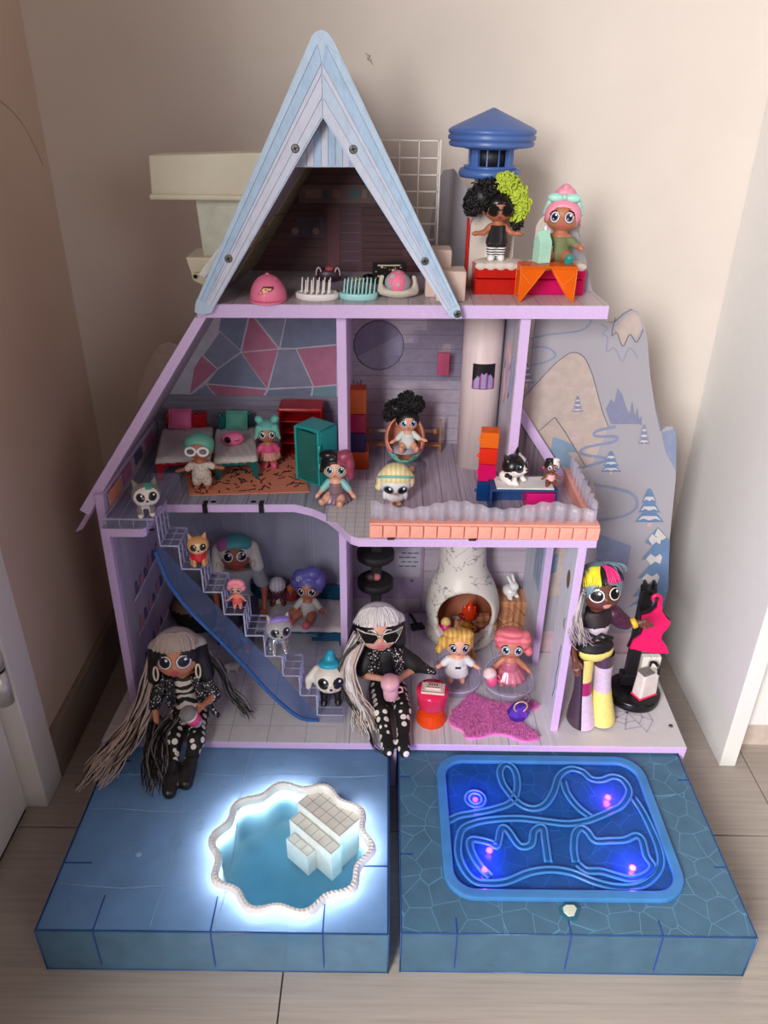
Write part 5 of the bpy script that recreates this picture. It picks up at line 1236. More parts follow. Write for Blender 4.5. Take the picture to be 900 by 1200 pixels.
def pillow(u, v, Y, w_, rgb, label, group=None, zb=None):
    p = P(u, v, Y=Y); t = thing('toy_pillow', (p.x,Y,zb), label, 'toy pillow', rot=(-.45,0,0), group=group); m = M('pillow_%d_%d' % rgb[:2], rgb, .6)
    b = MB(); nx = 10; V = []
    for sy_ in (-1,1):
        for j in range(nx+1):
            for i in range(nx+1):
                x, z = -1+2*i/nx, -1+2*j/nx; puff = (max(0,(1-x*x)*(1-z*z)))**.45; V.append((x*w_*.56*(1-.06*(1-abs(z))), sy_*w_*.22*puff, w_*.52+z*w_*.48*(1-.06*(1-abs(x)))))
    n1 = (nx+1)**2; fs = []
    for j in range(nx):
        for i in range(nx): q = j*(nx+1)+i; fs += [(q,q+1,q+nx+2,q+nx+1), (n1+q,n1+q+nx+1,n1+q+nx+2,n1+q+1)]
    b.add(V, fs, 0, True); b.build('cushion', m, t)
    b = MB(); b.tube([(w_*.57*x, 0, w_*.52+w_*.49*z) for x, z in ((-1,-1),(-.5,-.95),(0,-.94),(.5,-.95),(1,-1),(.95,-.5),(.94,0),(.95,.5),(1,1),(.5,.95),(0,.94),(-.5,.95),(-1,1),(-.95,.5),(-.94,0),(-.95,-.5))], w_*.04, 6, closed=True); b.build('piping', m, t)
pillow(212,512,1.225,.034,(228,110,160),'pink square pillow propped on the red toy bed', 'bedroom pillows', bz+.005)
pillow(278,510,1.225,.032,(90,170,150),'green square pillow propped on the teal toy bed', 'bedroom pillows', bz+.005)
p = P(273,526,Y=1.16); t = thing('sleep_mask_plush', (p.x,1.165,bz+.004), 'pink plush sleep mask with one winking eye lying on the teal bed', 'plush toy', rz=.15)
fm = SDF([rad((0,0,.011),(.019,.009,.011)), rad((0,0,.009),(.016,.010,.009))], .004); sdf_obj('plush', fm, .0018, M('hot_pink',(235,110,160),.5), t)
b = MB(); decal(b, fm, -.008, .012, .0055, .0055, [(1,0)], .0006, n=12); b.build('eye', m_black, t)
b = MB(); ys = front_y(fm, [.004,.008,.012], [.011,.0095,.012]); b.tube([(x,y-.0003,z) for x,y,z in zip((.004,.008,.012),ys,(.011,.0095,.012))], .0006, 5); b.build('wink', m_black, t)
# goggles doll
p = on(238,572,Z2+.0015); t, pr_, dz, fh = doll('small_doll', 'small doll in mint cap and white goggles standing by the red bed', p, (P(236,512,Y=p.y).z-p.z)/.93, skin=(172,104,76), eye=False, arms=(((.20,-.03,.36),(.33,-.05,.33)),((.20,-.03,.40),(.33,-.05,.39))), group='small dolls')
m_print = DOTS('floral_suit',(214,206,196),(205,120,90),26,.28,rnd=1)
wear(t, pr_['torso']+pr_['arms'], m_print, 'jacket', .016, .2, .47); wear(t, pr_['legs'], m_print, 'trousers', .014, .07, .30)
hair(t, dz, plast('cap_mint',(104,178,156),.45), [rad((0,.02,.80),(.262,.235,.18))], name='cap', hl=.80)
glasses(t, fh, .112, .665, .088, .07, m_eyew, m_black, 'goggles', .025, .024)
mb = MB(); decal(mb, fh, 0, .567, .03, .012, [(1,0)], .006, n=10); mb.build('mouth', M('lips_dark',(150,50,55),.35), t)
# mint haired doll
p = on(316,547,Z2+.0015); t, pr_, dz, fh = doll('small_doll', 'small doll with mint hair buns and pink jacket beside the teal bed', p, (P(314,494,Y=p.y).z-p.z)/.95, rz=.1, skin=(182,118,90), iris=(90,160,160), arms=(((.17,-.03,.35),(.20,-.10,.27)),((.17,.0,.35),(.19,-.04,.26))), group='small dolls')
m_minth = plast('mint_hair',(110,190,176),.42); hair(t, dz, m_minth, [rad((-.17,.02,.98),(.09,.08,.085)), rad((.17,.02,.98),(.09,.08,.085)), ('c',(-.18,-.13,.82),(-.25,-.05,.58),.06,.03), ('c',(.18,-.13,.82),(.25,-.05,.58),.06,.03)], hl=.77)
wear(t, pr_['torso']+pr_['arms'], plast('jacket_pink',(226,84,140),.45), 'jacket', .018, .32, .47); skirt(t, .34, .19, .11, .19, DOTS('skirt_spots',(225,150,140),(120,180,160),30,.3), .010)
wear(t, pr_['feet']+pr_['legs'], plast('boot_pink',(226,100,130),.4), 'boots', .016, None, .11)
# red shelf, teal fridge
a0 = P(326,480,Y=1.205); a1 = P(377,480,Y=1.205); t = thing('red_shelf', ((a0.x+a1.x)/2,1.205,Z2), 'see-through red toy shelf unit against the bedroom back wall', 'toy shelf')
w_ = (a1.x-a0.x)/2; hh = P(350,481,Y=1.205).z-Z2; m_rs = TINT('shelf_red',(235,60,60),(200,25,35),.7,.2)
b = MB(); b.box((-w_,0,0), (-w_+.003,.045,hh)); b.box((w_-.003,0,0), (w_,.045,hh)); b.box((-w_,.042,0), (w_,.045,hh)); b.build('side', m_rs, t, bevel=.0008)
b = MB(); b.box((-w_-.001,-.001,hh-.003), (w_+.001,.046,hh+.003)); b.build('top', m_rs, t, bevel=.002)
for k in range(4): b = MB(); z = hh*(.04+.235*k); b.box((-w_+.003,.001,z), (w_-.003,.042,z+.0025)); b.build('shelf', m_rs, t)
p = on(377,571,Z2); hh = P(377,506,Y=p.y).z-Z2; t = thing('teal_fridge', (p.x,p.y,Z2), 'teal toy fridge with a clear door standing by the partition', 'toy fridge', rz=-.62)
m_teal = plast('fridge_teal',(40,165,160),.35); w_ = .050; d_ = .042; m_tp = TINT('fridge_pane',(150,215,205),(70,150,145),.35,.1)
b = MB(); b.box((-w_,d_-.003,0), (0,d_,hh)); b.box((-w_,0,0), (-w_+.003,d_,hh)); b.box((-.003,0,0), (0,d_,hh)); b.box((-w_,0,hh-.003), (0,d_,hh)); b.box((-w_,0,0), (0,d_,.004)); b.build('body', m_teal, t, bevel=.0012)
for k in (.27,.5,.74): b = MB(); b.box((-w_+.003,.004,hh*k), (-.003,d_-.003,hh*k+.0015)); b.build('shelf', m_tp, t)
dr = MB(); dr.box((-w_+.006,-.0030,.008), (-.006,-.0015,hh-.006)); door_ = dr.build('door_pane', m_tp, t)
b = MB(); b.tube([(-w_+.002,-.002,.004),(-.002,-.002,.004),(-.002,-.002,hh-.002),(-w_+.002,-.002,hh-.002)], .0028, 4, closed=True, sm=False); b.build('door_frame', m_teal, t)
for z in (.30,.62): b = MB(); b.lathe([(.0028,0),(.0028,hh*.16)], (.0005,-.004,hh*z), 10); b.build('hinge', m_teal, t)
# seated doll at the edge
p = on(394,585,Z2); t, pr_, dz, fh = doll('small_doll', 'small doll with black and rose hair seated at the floor edge by the partition', p, (P(393,522,Y=p.y).z-p.z)/.80, k=0.86, skin=(226,170,145), iris=(60,120,140), sit=True, group='small dolls', arms=(((.19,-.06,.36),(.26,-.14,.30)),((.19,-.06,.36),(.26,-.14,.30))), legs=(((.07,0,.10),(.13,-.12,.08),(.20,-.20,.05),(.21,-.23,.08)),((.07,0,.10),(.08,-.13,.07),(.07,-.24,.04),(.07,-.27,.07))))
m_rose = plast('rose_hair',(150,62,88),.38)
hair(t, dz, None, [rad((.16,-.02,.90+dz),(.13,.14,.11)), rad((.235,.0,.74+dz),(.09,.13,.16)), rad((.25,.02,.58+dz),(.07,.09,.10)), rad((-.10,-.05,.92+dz),(.18,.15,.09)), ('c',(-.2,-.05,.80+dz),(-.25,.02,.62+dz),.05,.03)], mats=[plast('jet_hair',(20,16,18),.3), m_rose], cmap=lambda c: (c[:,0] > .04).astype(int), hl=.775)
wear(t, pr_['torso'], M('glitter_dress',(150,120,130),.35,var=.4,scale=300,metal=.4), 'bodice', .014, None, .46+dz); skirt(t, .31+dz, .17+dz, .12, .24, M('glitter_skirt',(140,112,128),.35,var=.5,scale=250,metal=.4), .014)
wear(t, pr_['arms'], plast('jacket_aqua',(130,196,196),.45), 'jacket_sleeves', .014)

# ================================================================ BATH ROOM AND BALCONY (second floor right)
p = on(419,553,Z2); t = thing('cube_shelf', (p.x,p.y+.008,Z2), 'tall stack of orange, magenta and purple toy cubes beside the partition', 'toy shelf')
for k, (va, vb, rgb, dx, ww) in enumerate(((530,553,(205,80,25),.003,.030),(508,531,(48,25,90),-.001,.028),(486,508,(170,15,80),0,.029),(457,486,(215,95,20),0,.029))):
    z0 = P(419,vb,Y=p.y+.008).z-Z2 if k else 0; z1 = P(419,va,Y=p.y+.008).z-Z2
    b = MB(); b.box((-ww/2+dx,0,z0+.0006), (ww/2+dx,.028,z1)); b.build('cube', TINT('cube_%d' % k, tuple(min(255,c+50) for c in rgb), rgb, .75, .2), t, bevel=.0015)
p = Vector((P(470,548,Y=1.225).x,1.225,Z2)); t = thing('wooden_bench', p, 'low wooden toy bench with round-ended rail behind the egg chair', 'toy bench')
m_gold = M('bench_wood',(176,118,76),.45,var=.15,scale=80); x0 = P(430,545,Y=1.225).x-p.x; x1 = P(516,545,Y=1.225).x-p.x
b = MB(); b.box((x0,0,.013), (x1,.012,.017)); b.build('seat', m_gold, t, bevel=.0008)
for x in (x0+.002,x1-.002): b = MB(); b.box((x-.002,.003,0), (x+.002,.009,.013)); b.build('leg', m_gold, t); b = MB(); b.box((x-.0015,.010,.017), (x+.0015,.013,.060)); b.build('post', m_gold, t)
zr = P(470,507,Y=1.225).z-Z2; b = MB(); b.tube([(x0+.004,.008,zr),(x1-.012,.008,zr)], .003, 8); b.build('rail', M('rail_cream',(190,170,160),.5), t)
for x in (x0+.004,x1-.012): b = MB(); b.ell((x,.007,zr), (.0055,.0055,.0055), 12, 8); b.build('rail_knob', m_gold, t)
# egg chair with curly doll
p = on(474,553,Z2); ey = p.y+.026; t = thing('egg_chair', (p.x,ey,Z2), 'egg shaped toy chair, peach inside with mint base and pink band', 'toy chair')
zt = P(474,487,Y=ey).z-Z2; rz_ = zt/2*.96; rx_ = 23.5/900*1.29
egg = SDF([rad((0,0,.006+rz_),(rx_,rx_,rz_))], 0, cut=[rad((0,-.004,.006+rz_),(rx_*.90,rx_*.88,rz_*.90)), rad((0,-rx_*.95,.006+rz_*1.55),(rx_*1.05,rx_*1.0,rz_*.95))], kc=.001)
def eggc(c):
    r = np.linalg.norm((c-np.array((0,0,.006+rz_)))/np.array((rx_,rx_,rz_)), axis=1); m = np.where(r > .955, np.where(c[:,2] < zt*.36, 1, np.where(c[:,2] < zt*.42, 2, 0)), 0); return m
sdf_obj('shell', egg, .0019, None, t, eggc, [plast('egg_peach',(228,150,126),.42), plast('egg_mint',(116,196,176),.42), plast('egg_pink',(232,96,146),.42)])
b = MB(); b.lathe([(rx_*.86,zt*.36),(rx_*.84,zt*.40),(0,zt*.41)], (0,0,0), 28); b.build('cushion', plast('egg_grey',(176,172,184),.5), t)
b = MB(); b.lathe([(rx_*.95,0),(rx_*1.0,.0015),(rx_*.6,.003),(rx_*.45,.010)], (.004,.0,0), 30); b.build('foot', m_clear, t)
b = MB(); b.ell((.012,-.026,.0055), (.0055,.0055,.0055), 14, 10); b.build('ball_foot', plast('egg_ball',(226,160,130),.35), t)
ds = (P(478,487,Y=ey).z-Z2-zt*.41)/.76
t, pr_, dz, fh = doll('small_doll', 'small doll with big black curly hair sitting in the egg chair', (p.x+.004,ey-.010,Z2+zt*.41), ds*1.2, rz=.08, k=1, skin=(226,164,136), iris=(70,120,170), sit=True, group='small dolls', arms=(((.19,-.05,.37),(.29,-.10,.33)),((.20,-.05,.37),(.31,-.08,.34))))
wear(t, pr_['torso'], plast('onesie_white',(214,220,214),.5), 'onesie', .022, None, .47+dz); wear(t, pr_['arms'], plast('onesie_white',(214,220,214),.5), 'sleeves', .016)
hair(t, dz, m_bh, hl=.79)
curls(t, [((-.22,.05,.98+dz),(.26,.18,.18)),((.16,.06,1.05+dz),(.20,.16,.17)),((-.05,.05,1.14+dz),(.16,.14,.14)),((-.40,.06,.86+dz),(.10,.10,.12)),((.02,.05,1.24+dz),(.09,.08,.07))], [m_bh], 'curly_hair', 110, .05, 3, .014)
# owl with blond hair
p = on(463,590,Z2); t = thing('toy_owl', p, 'white toy owl with cream hair and teal headband behind the railing', 'toy animal', s=(P(463,543,Y=p.y).z-p.z))
hd = [rad((0,0,.56),(.36,.30,.27)), rad((0,-.02,.48),(.33,.29,.2))]; fb = SDF(hd+[rad((0,.02,.22),(.24,.2,.17))], .04)
sdf_obj('body', fb, .03, plast('owl_white',(228,222,224),.4), t)
fho = SDF(hd, .04)
for sx in (-1,1):
    mb = MB(); decal(mb, fho, sx*.155, .47, .125, .115, [(.68,0),(.85,1),(1,2)], .012); decal(mb, fho, sx*.155+.03, .52, .028, .03, [(1,3)], .02, n=8); mb.build('eye', [m_black, M('iris_owl',(50,90,100),.25), M('owl_ring',(150,170,175),.4), m_hi], t)
b = MB(); b.lathe([(.035,0),(.02,.04),(0,.07)], (0,-.31,.40), 8, M4=Matrix.Rotation(2.0,4,'X')); b.build('beak', plast('beak',(236,140,90)), t)
oh = SDF([rad((0,.03,.68),(.38,.32,.25)), rad((0,0,.86),(.26,.24,.12)), rad((-.33,.02,.55),(.10,.12,.20)), rad((.33,.02,.58),(.10,.12,.18)), rad((-.38,0,.42),(.08,.08,.08))], .05, cut=[rad((0,-.34,.46),(.31,.24,.18))])
sdf_obj('hair', oh, .03, WAVE('cream_hair',(226,208,150),(240,226,178),3.0,1.5,axis='X',soft=.3), t)
b = MB(); b.tube([(math.cos(a)*.385,.03-math.sin(a)*.335*.9,.64+.16*math.sin(a)) for a in [.25+k*(math.pi-.5)/14 for k in range(15)]], .028, 8); b.build('headband', plast('band_teal',(110,190,180)), t)
for sx in (-1,1): b = MB(); b.ell((sx*.09,-.10,.05), (.06,.09,.045), 10, 6); b.build('foot', plast('owl_foot',(226,150,110)), t); mb = MB(); mb.ell((sx*.23,.0,.24), (.06,.12,.13), 10, 8); mb.build('wing', plast('owl_white',(228,222,224)), t)
# drawer stack
q = on(568,588,Z2); t = thing('drawer_cubes', (q.x,q.y,Z2), 'stack of four see-through toy drawer cubes, orange down to blue', 'toy drawers', rz=-.12)
for k, (vt, vb, rgb) in enumerate(((565,588,(15,75,140)),(545,565,(235,25,110)),(526,545,(245,55,30)),(507,526,(255,120,10)))):
    z0 = P(568,vb,Y=q.y).z-Z2 if k else 0; z1 = P(568,vt,Y=q.y).z-Z2; w_ = .0135
    dw = MB(); dw.box((-w_,0,z0+.0006), (w_,.026,z1-.0006)); d_ = dw.build('cube', TINT('drawer_%d' % k, tuple(min(255,c+70) for c in rgb), rgb, .6, .12), t, bevel=.0014)
    b = MB(); b.ell((-w_-.001,.004,(z0+z1)/2), (.003,.003,.003), 10, 6); o = b.build('knob', plast('knob_%d' % k, rgb, .3), d_)
# blue table with cat and baby
q = P(612,590,Y=1.02); tzz = P(612,570,Y=1.025).z; t = thing('blue_table', (q.x,1.012,Z2), 'low see-through blue toy table with white top on the balcony', 'toy table')
w_ = (P(652,575,Y=1.02).x-P(573,575,Y=1.02).x)/2; hh = tzz-Z2; m_bt = TINT('table_blue',(150,185,225),(70,115,175),.40,.12)
b = MB(); b.box((-w_,0,hh-.003), (w_,.045,hh)); b.box((-w_,0,0), (-w_+.003,.045,hh)); b.box((w_-.003,0,0), (w_,.045,hh)); b.box((-w_,.042,0), (w_,.045,hh)); b.build('frame', m_bt, t, bevel=.0014)
b = MB(); b.box((-w_+.009,.002,hh), (w_-.006,.043,hh+.0022)); b.build('white_top', M('quilt_white',(226,222,222),.8,bump=.8,bscale=700), t, bevel=.0008)
b = MB(); b.box((.004,-.001,.004), (w_-.004,.036,hh-.005)); d_ = b.build('drawer', TINT('drawer_pink',(240,60,150),(230,30,130),.7,.15), t, bevel=.001); b = MB(); b.ell((.02,-.002,hh*.45), (.0016,.0016,.0016), 8, 6); b.build('knob', m_black, d_)
zt_ = tzz+.0022
m_pw = plast('pet_white',(232,224,220),.4); m_pb = plast('pet_black',(20,18,20),.3)
pc_ = P(603,572,Y=1.032); t, pp_, fh = pet('toy_kitten', 'black and white toy kitten lounging on the blue table', (P(603,560,Y=1.032).x,1.040,zt_), (P(597,527,Y=1.03).z-zt_)/.82, .75, m_pw, m_pw, m_pb, stand=False, head_c=(-.06,-.12,.44), eyec=(70,70,110), tail=False, tilt=(0,-.10), pmat=lambda c, m, hc: np.where((c[:,2]-hc[2] > -.02+.8*(c[:,0]-hc[0]))&(c[:,2]-hc[2] > -.05)&(c[:,0]-hc[0] < .06)|((c[:,2]-hc[2] > .22)&(c[:,0] > hc[0])), 2, m))
b = MB(); b.ell((-.37,-.14,.32), (.07,.05,.05), 10, 8); b.ell((-.31,-.16,.26), (.05,.05,.06), 10, 8); b.build('bow', m_pb, t)
pp2 = Vector((P(643,575,Y=1.035).x,1.032,zt_))
t, pr_, dz, fh = doll('small_doll', 'tiny baby doll with half black, half white hair sitting on the blue table', pp2, (P(643,538,Y=1.032).z-zt_)/.80, skin=(120,68,48), iris=(70,90,160), sit=True, group='baby dolls', h=.026)
hair(t, dz, None, mats=[m_pb, m_pw], cmap=lambda c: (c[:,0] > 0).astype(int), extra=[rad((-.08,-.06,.92+dz),(.15,.14,.07)), rad((.1,-.06,.92+dz),(.14,.14,.07))], hl=.79)
wear(t, pr_['torso'], plast('bib_pink',(228,176,180),.5), 'bib', .016, .12, .30); b = MB(); b.ell((-.27,-.02,.66+dz), (.05,.03,.06), 8, 6); b.build('bow', plast('hot_bow',(200,30,90)), t)
# husky on the landing
p = P(172,604,Z=Z2+.0142); t, pp_, fh = pet('toy_husky', 'grey and white toy puppy with a teal streak on the stair landing', p, (P(180,562,Y=p.y).z-p.z)/.86, .35, plast('husky_grey',(128,122,118),.42), m_pw, plast('streak_teal',(70,160,140),.4), head_c=(.05,-.06,.51), eyec=(40,40,45), white_face=(.27,.24), pmat=lambda c, m, hc: np.where((c[:,2]-hc[2] > .13)&(np.abs(c[:,0]-hc[0]-.06) < .07), 2, np.where((c[:,2] < .09)|((c[:,2] < .30)&(c[:,1] < .05)&(np.abs(c[:,0]) < .08)), 1, m)))
# ================================================================ GROUND FLOOR
# pets and baby on the stairs
def step_at(k, u, v): q = P(u, v, Z=tp[k].z+.0022); return Vector((q.x, max(SY+.014, min(q.y, SY+SD-.008)), tp[k].z+.0022))
p = step_at(1,232,664); sc = (P(234,627,Y=p.y).z-p.z)/.92; m_tan = plast('pet_tan',(214,160,104),.4)
t, pp_, fh = pet('toy_puppy', 'tan toy puppy in a red dress near the top of the stairs', p, sc, .25, m_tan, plast('tan_light',(232,200,160),.4), head_c=(.02,-.05,.60), eyec=(50,30,20), stand=False, tail=False, white_face=(.14,.16))
sdf_obj('dress', SDF([rad((0,.05,.22),(.23,.25,.20)), rad((0,.0,.34),(.16,.17,.12))], .03, clip=lambda q: .02-q[:,2]), .025, plast('dress_red',(206,30,44),.35), t)
p = step_at(3,278,716); t, pr_, dz, fh = doll('small_doll', 'baby doll with pink curls and coral swimsuit halfway up the stairs', p, (P(278,682,Y=p.y).z-p.z)/.96, skin=(222,140,112), iris=(90,60,50), group='baby dolls', h=.026)
hair(t, dz, plast('baby_pink',(238,140,160),.4), [rad((.2*math.cos(a),-.06,.86+.1*math.sin(a)),(.09,.09,.08)) for a in [k*math.pi/5 for k in range(6)]]+[rad((-.24,.0,.72),(.07,.1,.1)), rad((.24,0,.72),(.07,.1,.1))], hl=.79); wear(t, pr_['torso'], plast('swim_coral',(232,92,90),.4), 'swimsuit', .016, .2, .40)
p = step_at(5,326,764); m_sil = M('pet_silver',(190,188,194),.22,metal=.75)
t, pp_, fh = pet('toy_cat', 'silver toy cat with lilac hair sitting on the lower stairs', p, (P(330,727,Y=p.y).z-p.z)/.82, .3, plast('cat_grey',(168,164,170),.35), m_sil, bodymat=m_sil, ears='cat', stand=False, head_c=(.04,-.05,.60), eyec=(60,60,80), tail=True)
sdf_obj('hair', SDF([rad((.06,-.08,.84),(.16,.16,.07)), rad((.16,-.05,.80),(.13,.14,.08)), rad((-.06,-.12,.82),(.1,.1,.06))], .03), .025, plast('cat_lilac',(150,130,205),.4), t)
p = P(388,822,Z=tp[8].z+.0022); t, pp_, fh = pet('toy_puppy', 'white toy puppy with teal mohawk and black coat at the foot of the stairs', Vector((p.x,min(p.y,SY+SD-.012),p.z)), (P(388,786,Y=p.y).z-p.z)/.68, .1, plast('puppy_cream',(226,216,204),.4), m_pw, bodymat=m_pb, ears='flop', head_c=(0,-.05,.56), eyec=(30,30,35))
sdf_obj('hair', SDF([rad((0,-.06,.80),(.20,.18,.08)), rad((.0,-.02,.90),(.10,.11,.09)), rad((.02,-.02,.99),(.06,.06,.05))], .04), .025, plast('mohawk_teal',(40,160,190),.4), t)
# big teal bed on the ground floor
gb = on(398,757,Z1); gz = P(390,738,Y=gb.y).z
toybed('wide dark teal toy bed with fuzzy white blanket behind the stairs', -.315, P(402,745,Y=gb.y).x, gb.y, 1.262, gz, (18,90,120), m_blank, hb=False, name='toy_bed', Zf=Z1)
t_ = bpy.data.objects['toy_bed.002']; b = MB(); b.box((-.115,gb.y*0+1.262-gb.y-.006,gz-Z1), (.115,1.262-gb.y,gz-Z1+.034)); b.build('headboard', MATS['bed_18_90'], t_, bevel=.002)
b = MB(); 
for k in range(3): b.box((.115-.034-.010*k,-.003,.026-.006*k), (.115-.014*k*0,0,.032-.006*k))
b.build('corner_bracket', MATS['bed_18_90'], t_)
zb = gz+.006
p = Vector((P(362,722,Z=zb).x, P(362,722,Z=zb).y, zb)); t, pr_, dz, fh = doll('small_doll', 'small doll with violet swirl hair and pink boots sitting on the wide bed', p, (P(362,664,Y=p.y).z-p.z)/.80, rz=-.1, k=0.82, skin=(178,110,80), iris=(60,70,90), sit=True, group='small dolls', arms=(((.19,-.06,.36),(.24,-.14,.33)),((.19,-.06,.37),(.26,-.16,.34))), legs=(((.07,0,.10),(.16,-.13,.11),(.25,-.24,.05),(.26,-.28,.09)),((.07,0,.10),(.06,-.16,.11),(.02,-.30,.04),(.02,-.34,.08))))
m_vio = plast('violet_hair',(98,92,170),.35)
hair(t, dz, m_vio, [rad((-.12,-.06,.93+dz),(.15,.15,.12)), rad((.08,-.04,.98+dz),(.16,.15,.13)), rad((.22,.0,.84+dz),(.10,.13,.16)), rad((-.24,-.02,.80+dz),(.08,.11,.13))], hl=.79)
b = MB(); sp = [(-.14+.07*math.exp(-.12*k)*math.cos(k*.6), -.225+.01*k*.1, .90+dz+.07*math.exp(-.12*k)*math.sin(k*.6)) for k in range(22)]; b.tube(sp, .010, 6); b.build('hair_swirl', plast('swirl_pale',(170,190,215),.4), t)
wear(t, pr_['torso'], plast('suit_silver',(200,196,190),.35), 'suit', .016, None, .46+dz); wear(t, pr_['arms'], plast('suit_silver',(200,196,190),.35), 'sleeves', .014); wear(t, pr_['feet'], plast('boot_salmon',(232,108,118),.35), 'boots', .02)
p = Vector((P(325,705,Z=zb).x, P(325,705,Z=zb).y+.01, zb)); t, pr_, dz, fh = doll('small_doll', 'dark small doll with white hair and plum fur jacket tipped over on the wide bed', p+Vector((0,0,.004)), .074, rz=.15, k=1, skin=(110,60,48), iris=(60,40,60), sit=True, group='small dolls', tilt=(.5,0))
hair(t, dz, WAVE('white_hair',(222,212,210),(196,186,190),3,1,axis='X',soft=.3), hl=.60, face=[rad((0,-.3,.50+dz),(.16,.2,.12))])
curls(t, [((0,0,.36+dz),(.17,.15,.11)),((-.22,-.02,.36+dz),(.10,.1,.1)),((.2,-.04,.36+dz),(.10,.1,.1))], [M('plum_fur',(92,36,70),.7,var=.3)], 'fur_jacket', 60, .03, 7, .012); skirt(t, .28+dz, .13+dz, .13, .21, M('white_skirt',(218,210,206),.6), .01)
p = Vector((P(342,703,Z=zb).x,P(342,703,Z=zb).y-.006,zb)); t = thing('toy_pouch', p, 'small red toy pouch with orange cap beside the violet-haired doll', 'toy bag')
sdf_obj('pouch', SDF([rad((0,0,.015),(.012,.009,.015))], 0), .0016, plast('pouch_red',(170,50,44),.35), t); sdf_obj('cap', SDF([rad((0,0,.032),(.008,.007,.008)), rad((0,0,.026),(.006,.005,.005))], .003), .0013, plast('cap_orange',(220,120,50),.35), t)
# fireplace
fc = P(548,745,Z=Z1); FX = (P(498,725,Y=1.205).x+P(584,725,Y=1.205).x)/2; FY = 1.208; t = thing('fireplace', (FX,FY,Z1), 'white marbled toy fireplace with open rounded hearth', 'toy fireplace')
R0 = .5*(P(584,725,Y=FY).x-P(498,725,Y=FY).x)*.99
nt_ = P(546,640,Y=FY).z-Z1
outer = [rad((0,0,.064),(R0,.064,.074)), ('c',(-.003,.005,.115),(-.006,.010,.19),.052,.036), ('c',(-.006,.010,.19),(-.008,.012,.345),.036,.033), rad((0,0,.008),(R0*.97,.064,.016))]
def fclip(q): return np.maximum(-q[:,2], q[:,2]-.3605)
fp = SDF(outer, .03, cut=[rad((.0,.0,.070),(R0*.89,.054,.062)), rad((.002,-.066,.066),(R0*.85,.058,.062)), rad((.002,-.060,.040),(R0*.83,.052,.026))], clip=fclip, kc=.003)
def fcol(c):
    r = (c[:,0]/(R0*.92))**2+(c[:,1]/.0565)**2+((c[:,2]-.070)/.0645)**2
    return np.where((r < 1.0)&(c[:,1] > -.056), np.where(c[:,2] < .018, 2, 1), 0)
m, nt, bsdf, out_ = _mat('marble_white'); v_ = _coord(nt); no = nt.nodes.new('ShaderNodeTexNoise'); no.inputs['Scale'].default_value = 17; no.inputs['Detail'].default_value = 4; no.inputs['Distortion'].default_value = 1.8; nt.links.new(v_, no.inputs['Vector'])
r_ = _ramp(nt, [(0,lin((224,218,208))),(.485,lin((224,218,208))),(.5,lin((120,112,112))),(.515,lin((224,218,208))),(1,lin((214,206,198)))]); nt.links.new(no.outputs[0], r_.inputs[0]); nt.links.new(r_.outputs[0], bsdf.inputs['Base Color']); bsdf.inputs['Roughness'].default_value = .4
sdf_obj('hearth', fp, .0036, None, t, fcol, [MATS['marble_white'], M('hearth_brown',(150,84,58),.6,var=.15,scale=30), M('hearth_floor',(206,196,196),.5)])
hz = Z1+.020
def fthing(name, u, v, label, cat, Y=None, dy=0, rz=0, grp=None, z=None):
    q = P(u, v, Z=z or hz); return thing(name, (q.x, Y or q.y+dy, z or hz), label, cat, rz=rz, group=grp), q
t, q = fthing('toy_log_pile', 556, 741, 'pile of carved toy logs inside the fireplace', 'toy logs', Y=1.192)
m_log = WAVE('log_wood',(196,140,100),(168,110,74),26,2.5,axis='X',soft=.3)
for k, (x, y, z, ry, L_) in enumerate(((-.012,.012,.008,.3,.05),(.018,.004,.007,-.35,.055),(.004,.018,.018,-.15,.055),(-.02,.0,.006,-.5,.035),(.022,.014,.018,.25,.04))):
    b = MB(); M4 = Matrix.Translation((x,y,z)) @ Matrix.Rotation(ry,4,'Z') @ Matrix.Rotation(ry*.5,4,'Y'); b.box((-L_/2,-.006,-.0055), (L_/2,.006,.0055), 0, M4); b.build('log', m_log, t, bevel=.0015)
t, q = fthing('toy_flame', 549, 720, 'small see-through orange toy flame on red embers', 'toy flame', Y=1.198, z=hz+.026)
fl_ = SDF([('c',(0,0,.004),(0,0,.016),.012,.010), ('c',(0,0,.016),(.001,0,.036),.010,.002), ('c',(-.008,0,.012),(-.010,0,.026),.006,.0015), ('c',(.008,0,.012),(.011,0,.024),.006,.0015)], .003)
sdf_obj('flame', fl_, .0014, TINT('flame_clear',(255,120,50),(240,70,20),.6,.15), t)
b = MB(); rg = random.Random(4)
for k in range(7): b.ell((rg.uniform(-.017,.017),rg.uniform(-.006,.006),.002), (.006,.005,.006), 7, 5)
tag(b.build('embers', TINT('ember_clear',(200,40,50),(150,25,35),.7,.2), t), kind='stuff')
t, q = fthing('toy_mug', 522, 742, 'magenta toy mug with cream top at the left of the hearth', 'toy mug', dy=.004)
b = MB(); b.lathe([(.0085,0),(.0095,.001),(.0095,.021),(0,.021)], n=20); b.build('cup', plast('mug_magenta',(206,20,110),.35), t); b = MB(); b.lathe([(.0095,.021),(.0098,.024),(.008,.029),(.004,.033),(0,.034)], n=20); b.build('cream', plast('mug_cream',(222,186,110),.4), t)
b = MB(); b.tube([(-.009,0,.017),(-.0145,0,.015),(-.0145,0,.008),(-.009,0,.006)], .0013, 6); b.build('handle', MATS['mug_magenta'], t)
t, q = fthing('toy_trophy', 546, 746, 'small gold toy urn with two handles at the hearth edge', 'toy urn', dy=0)
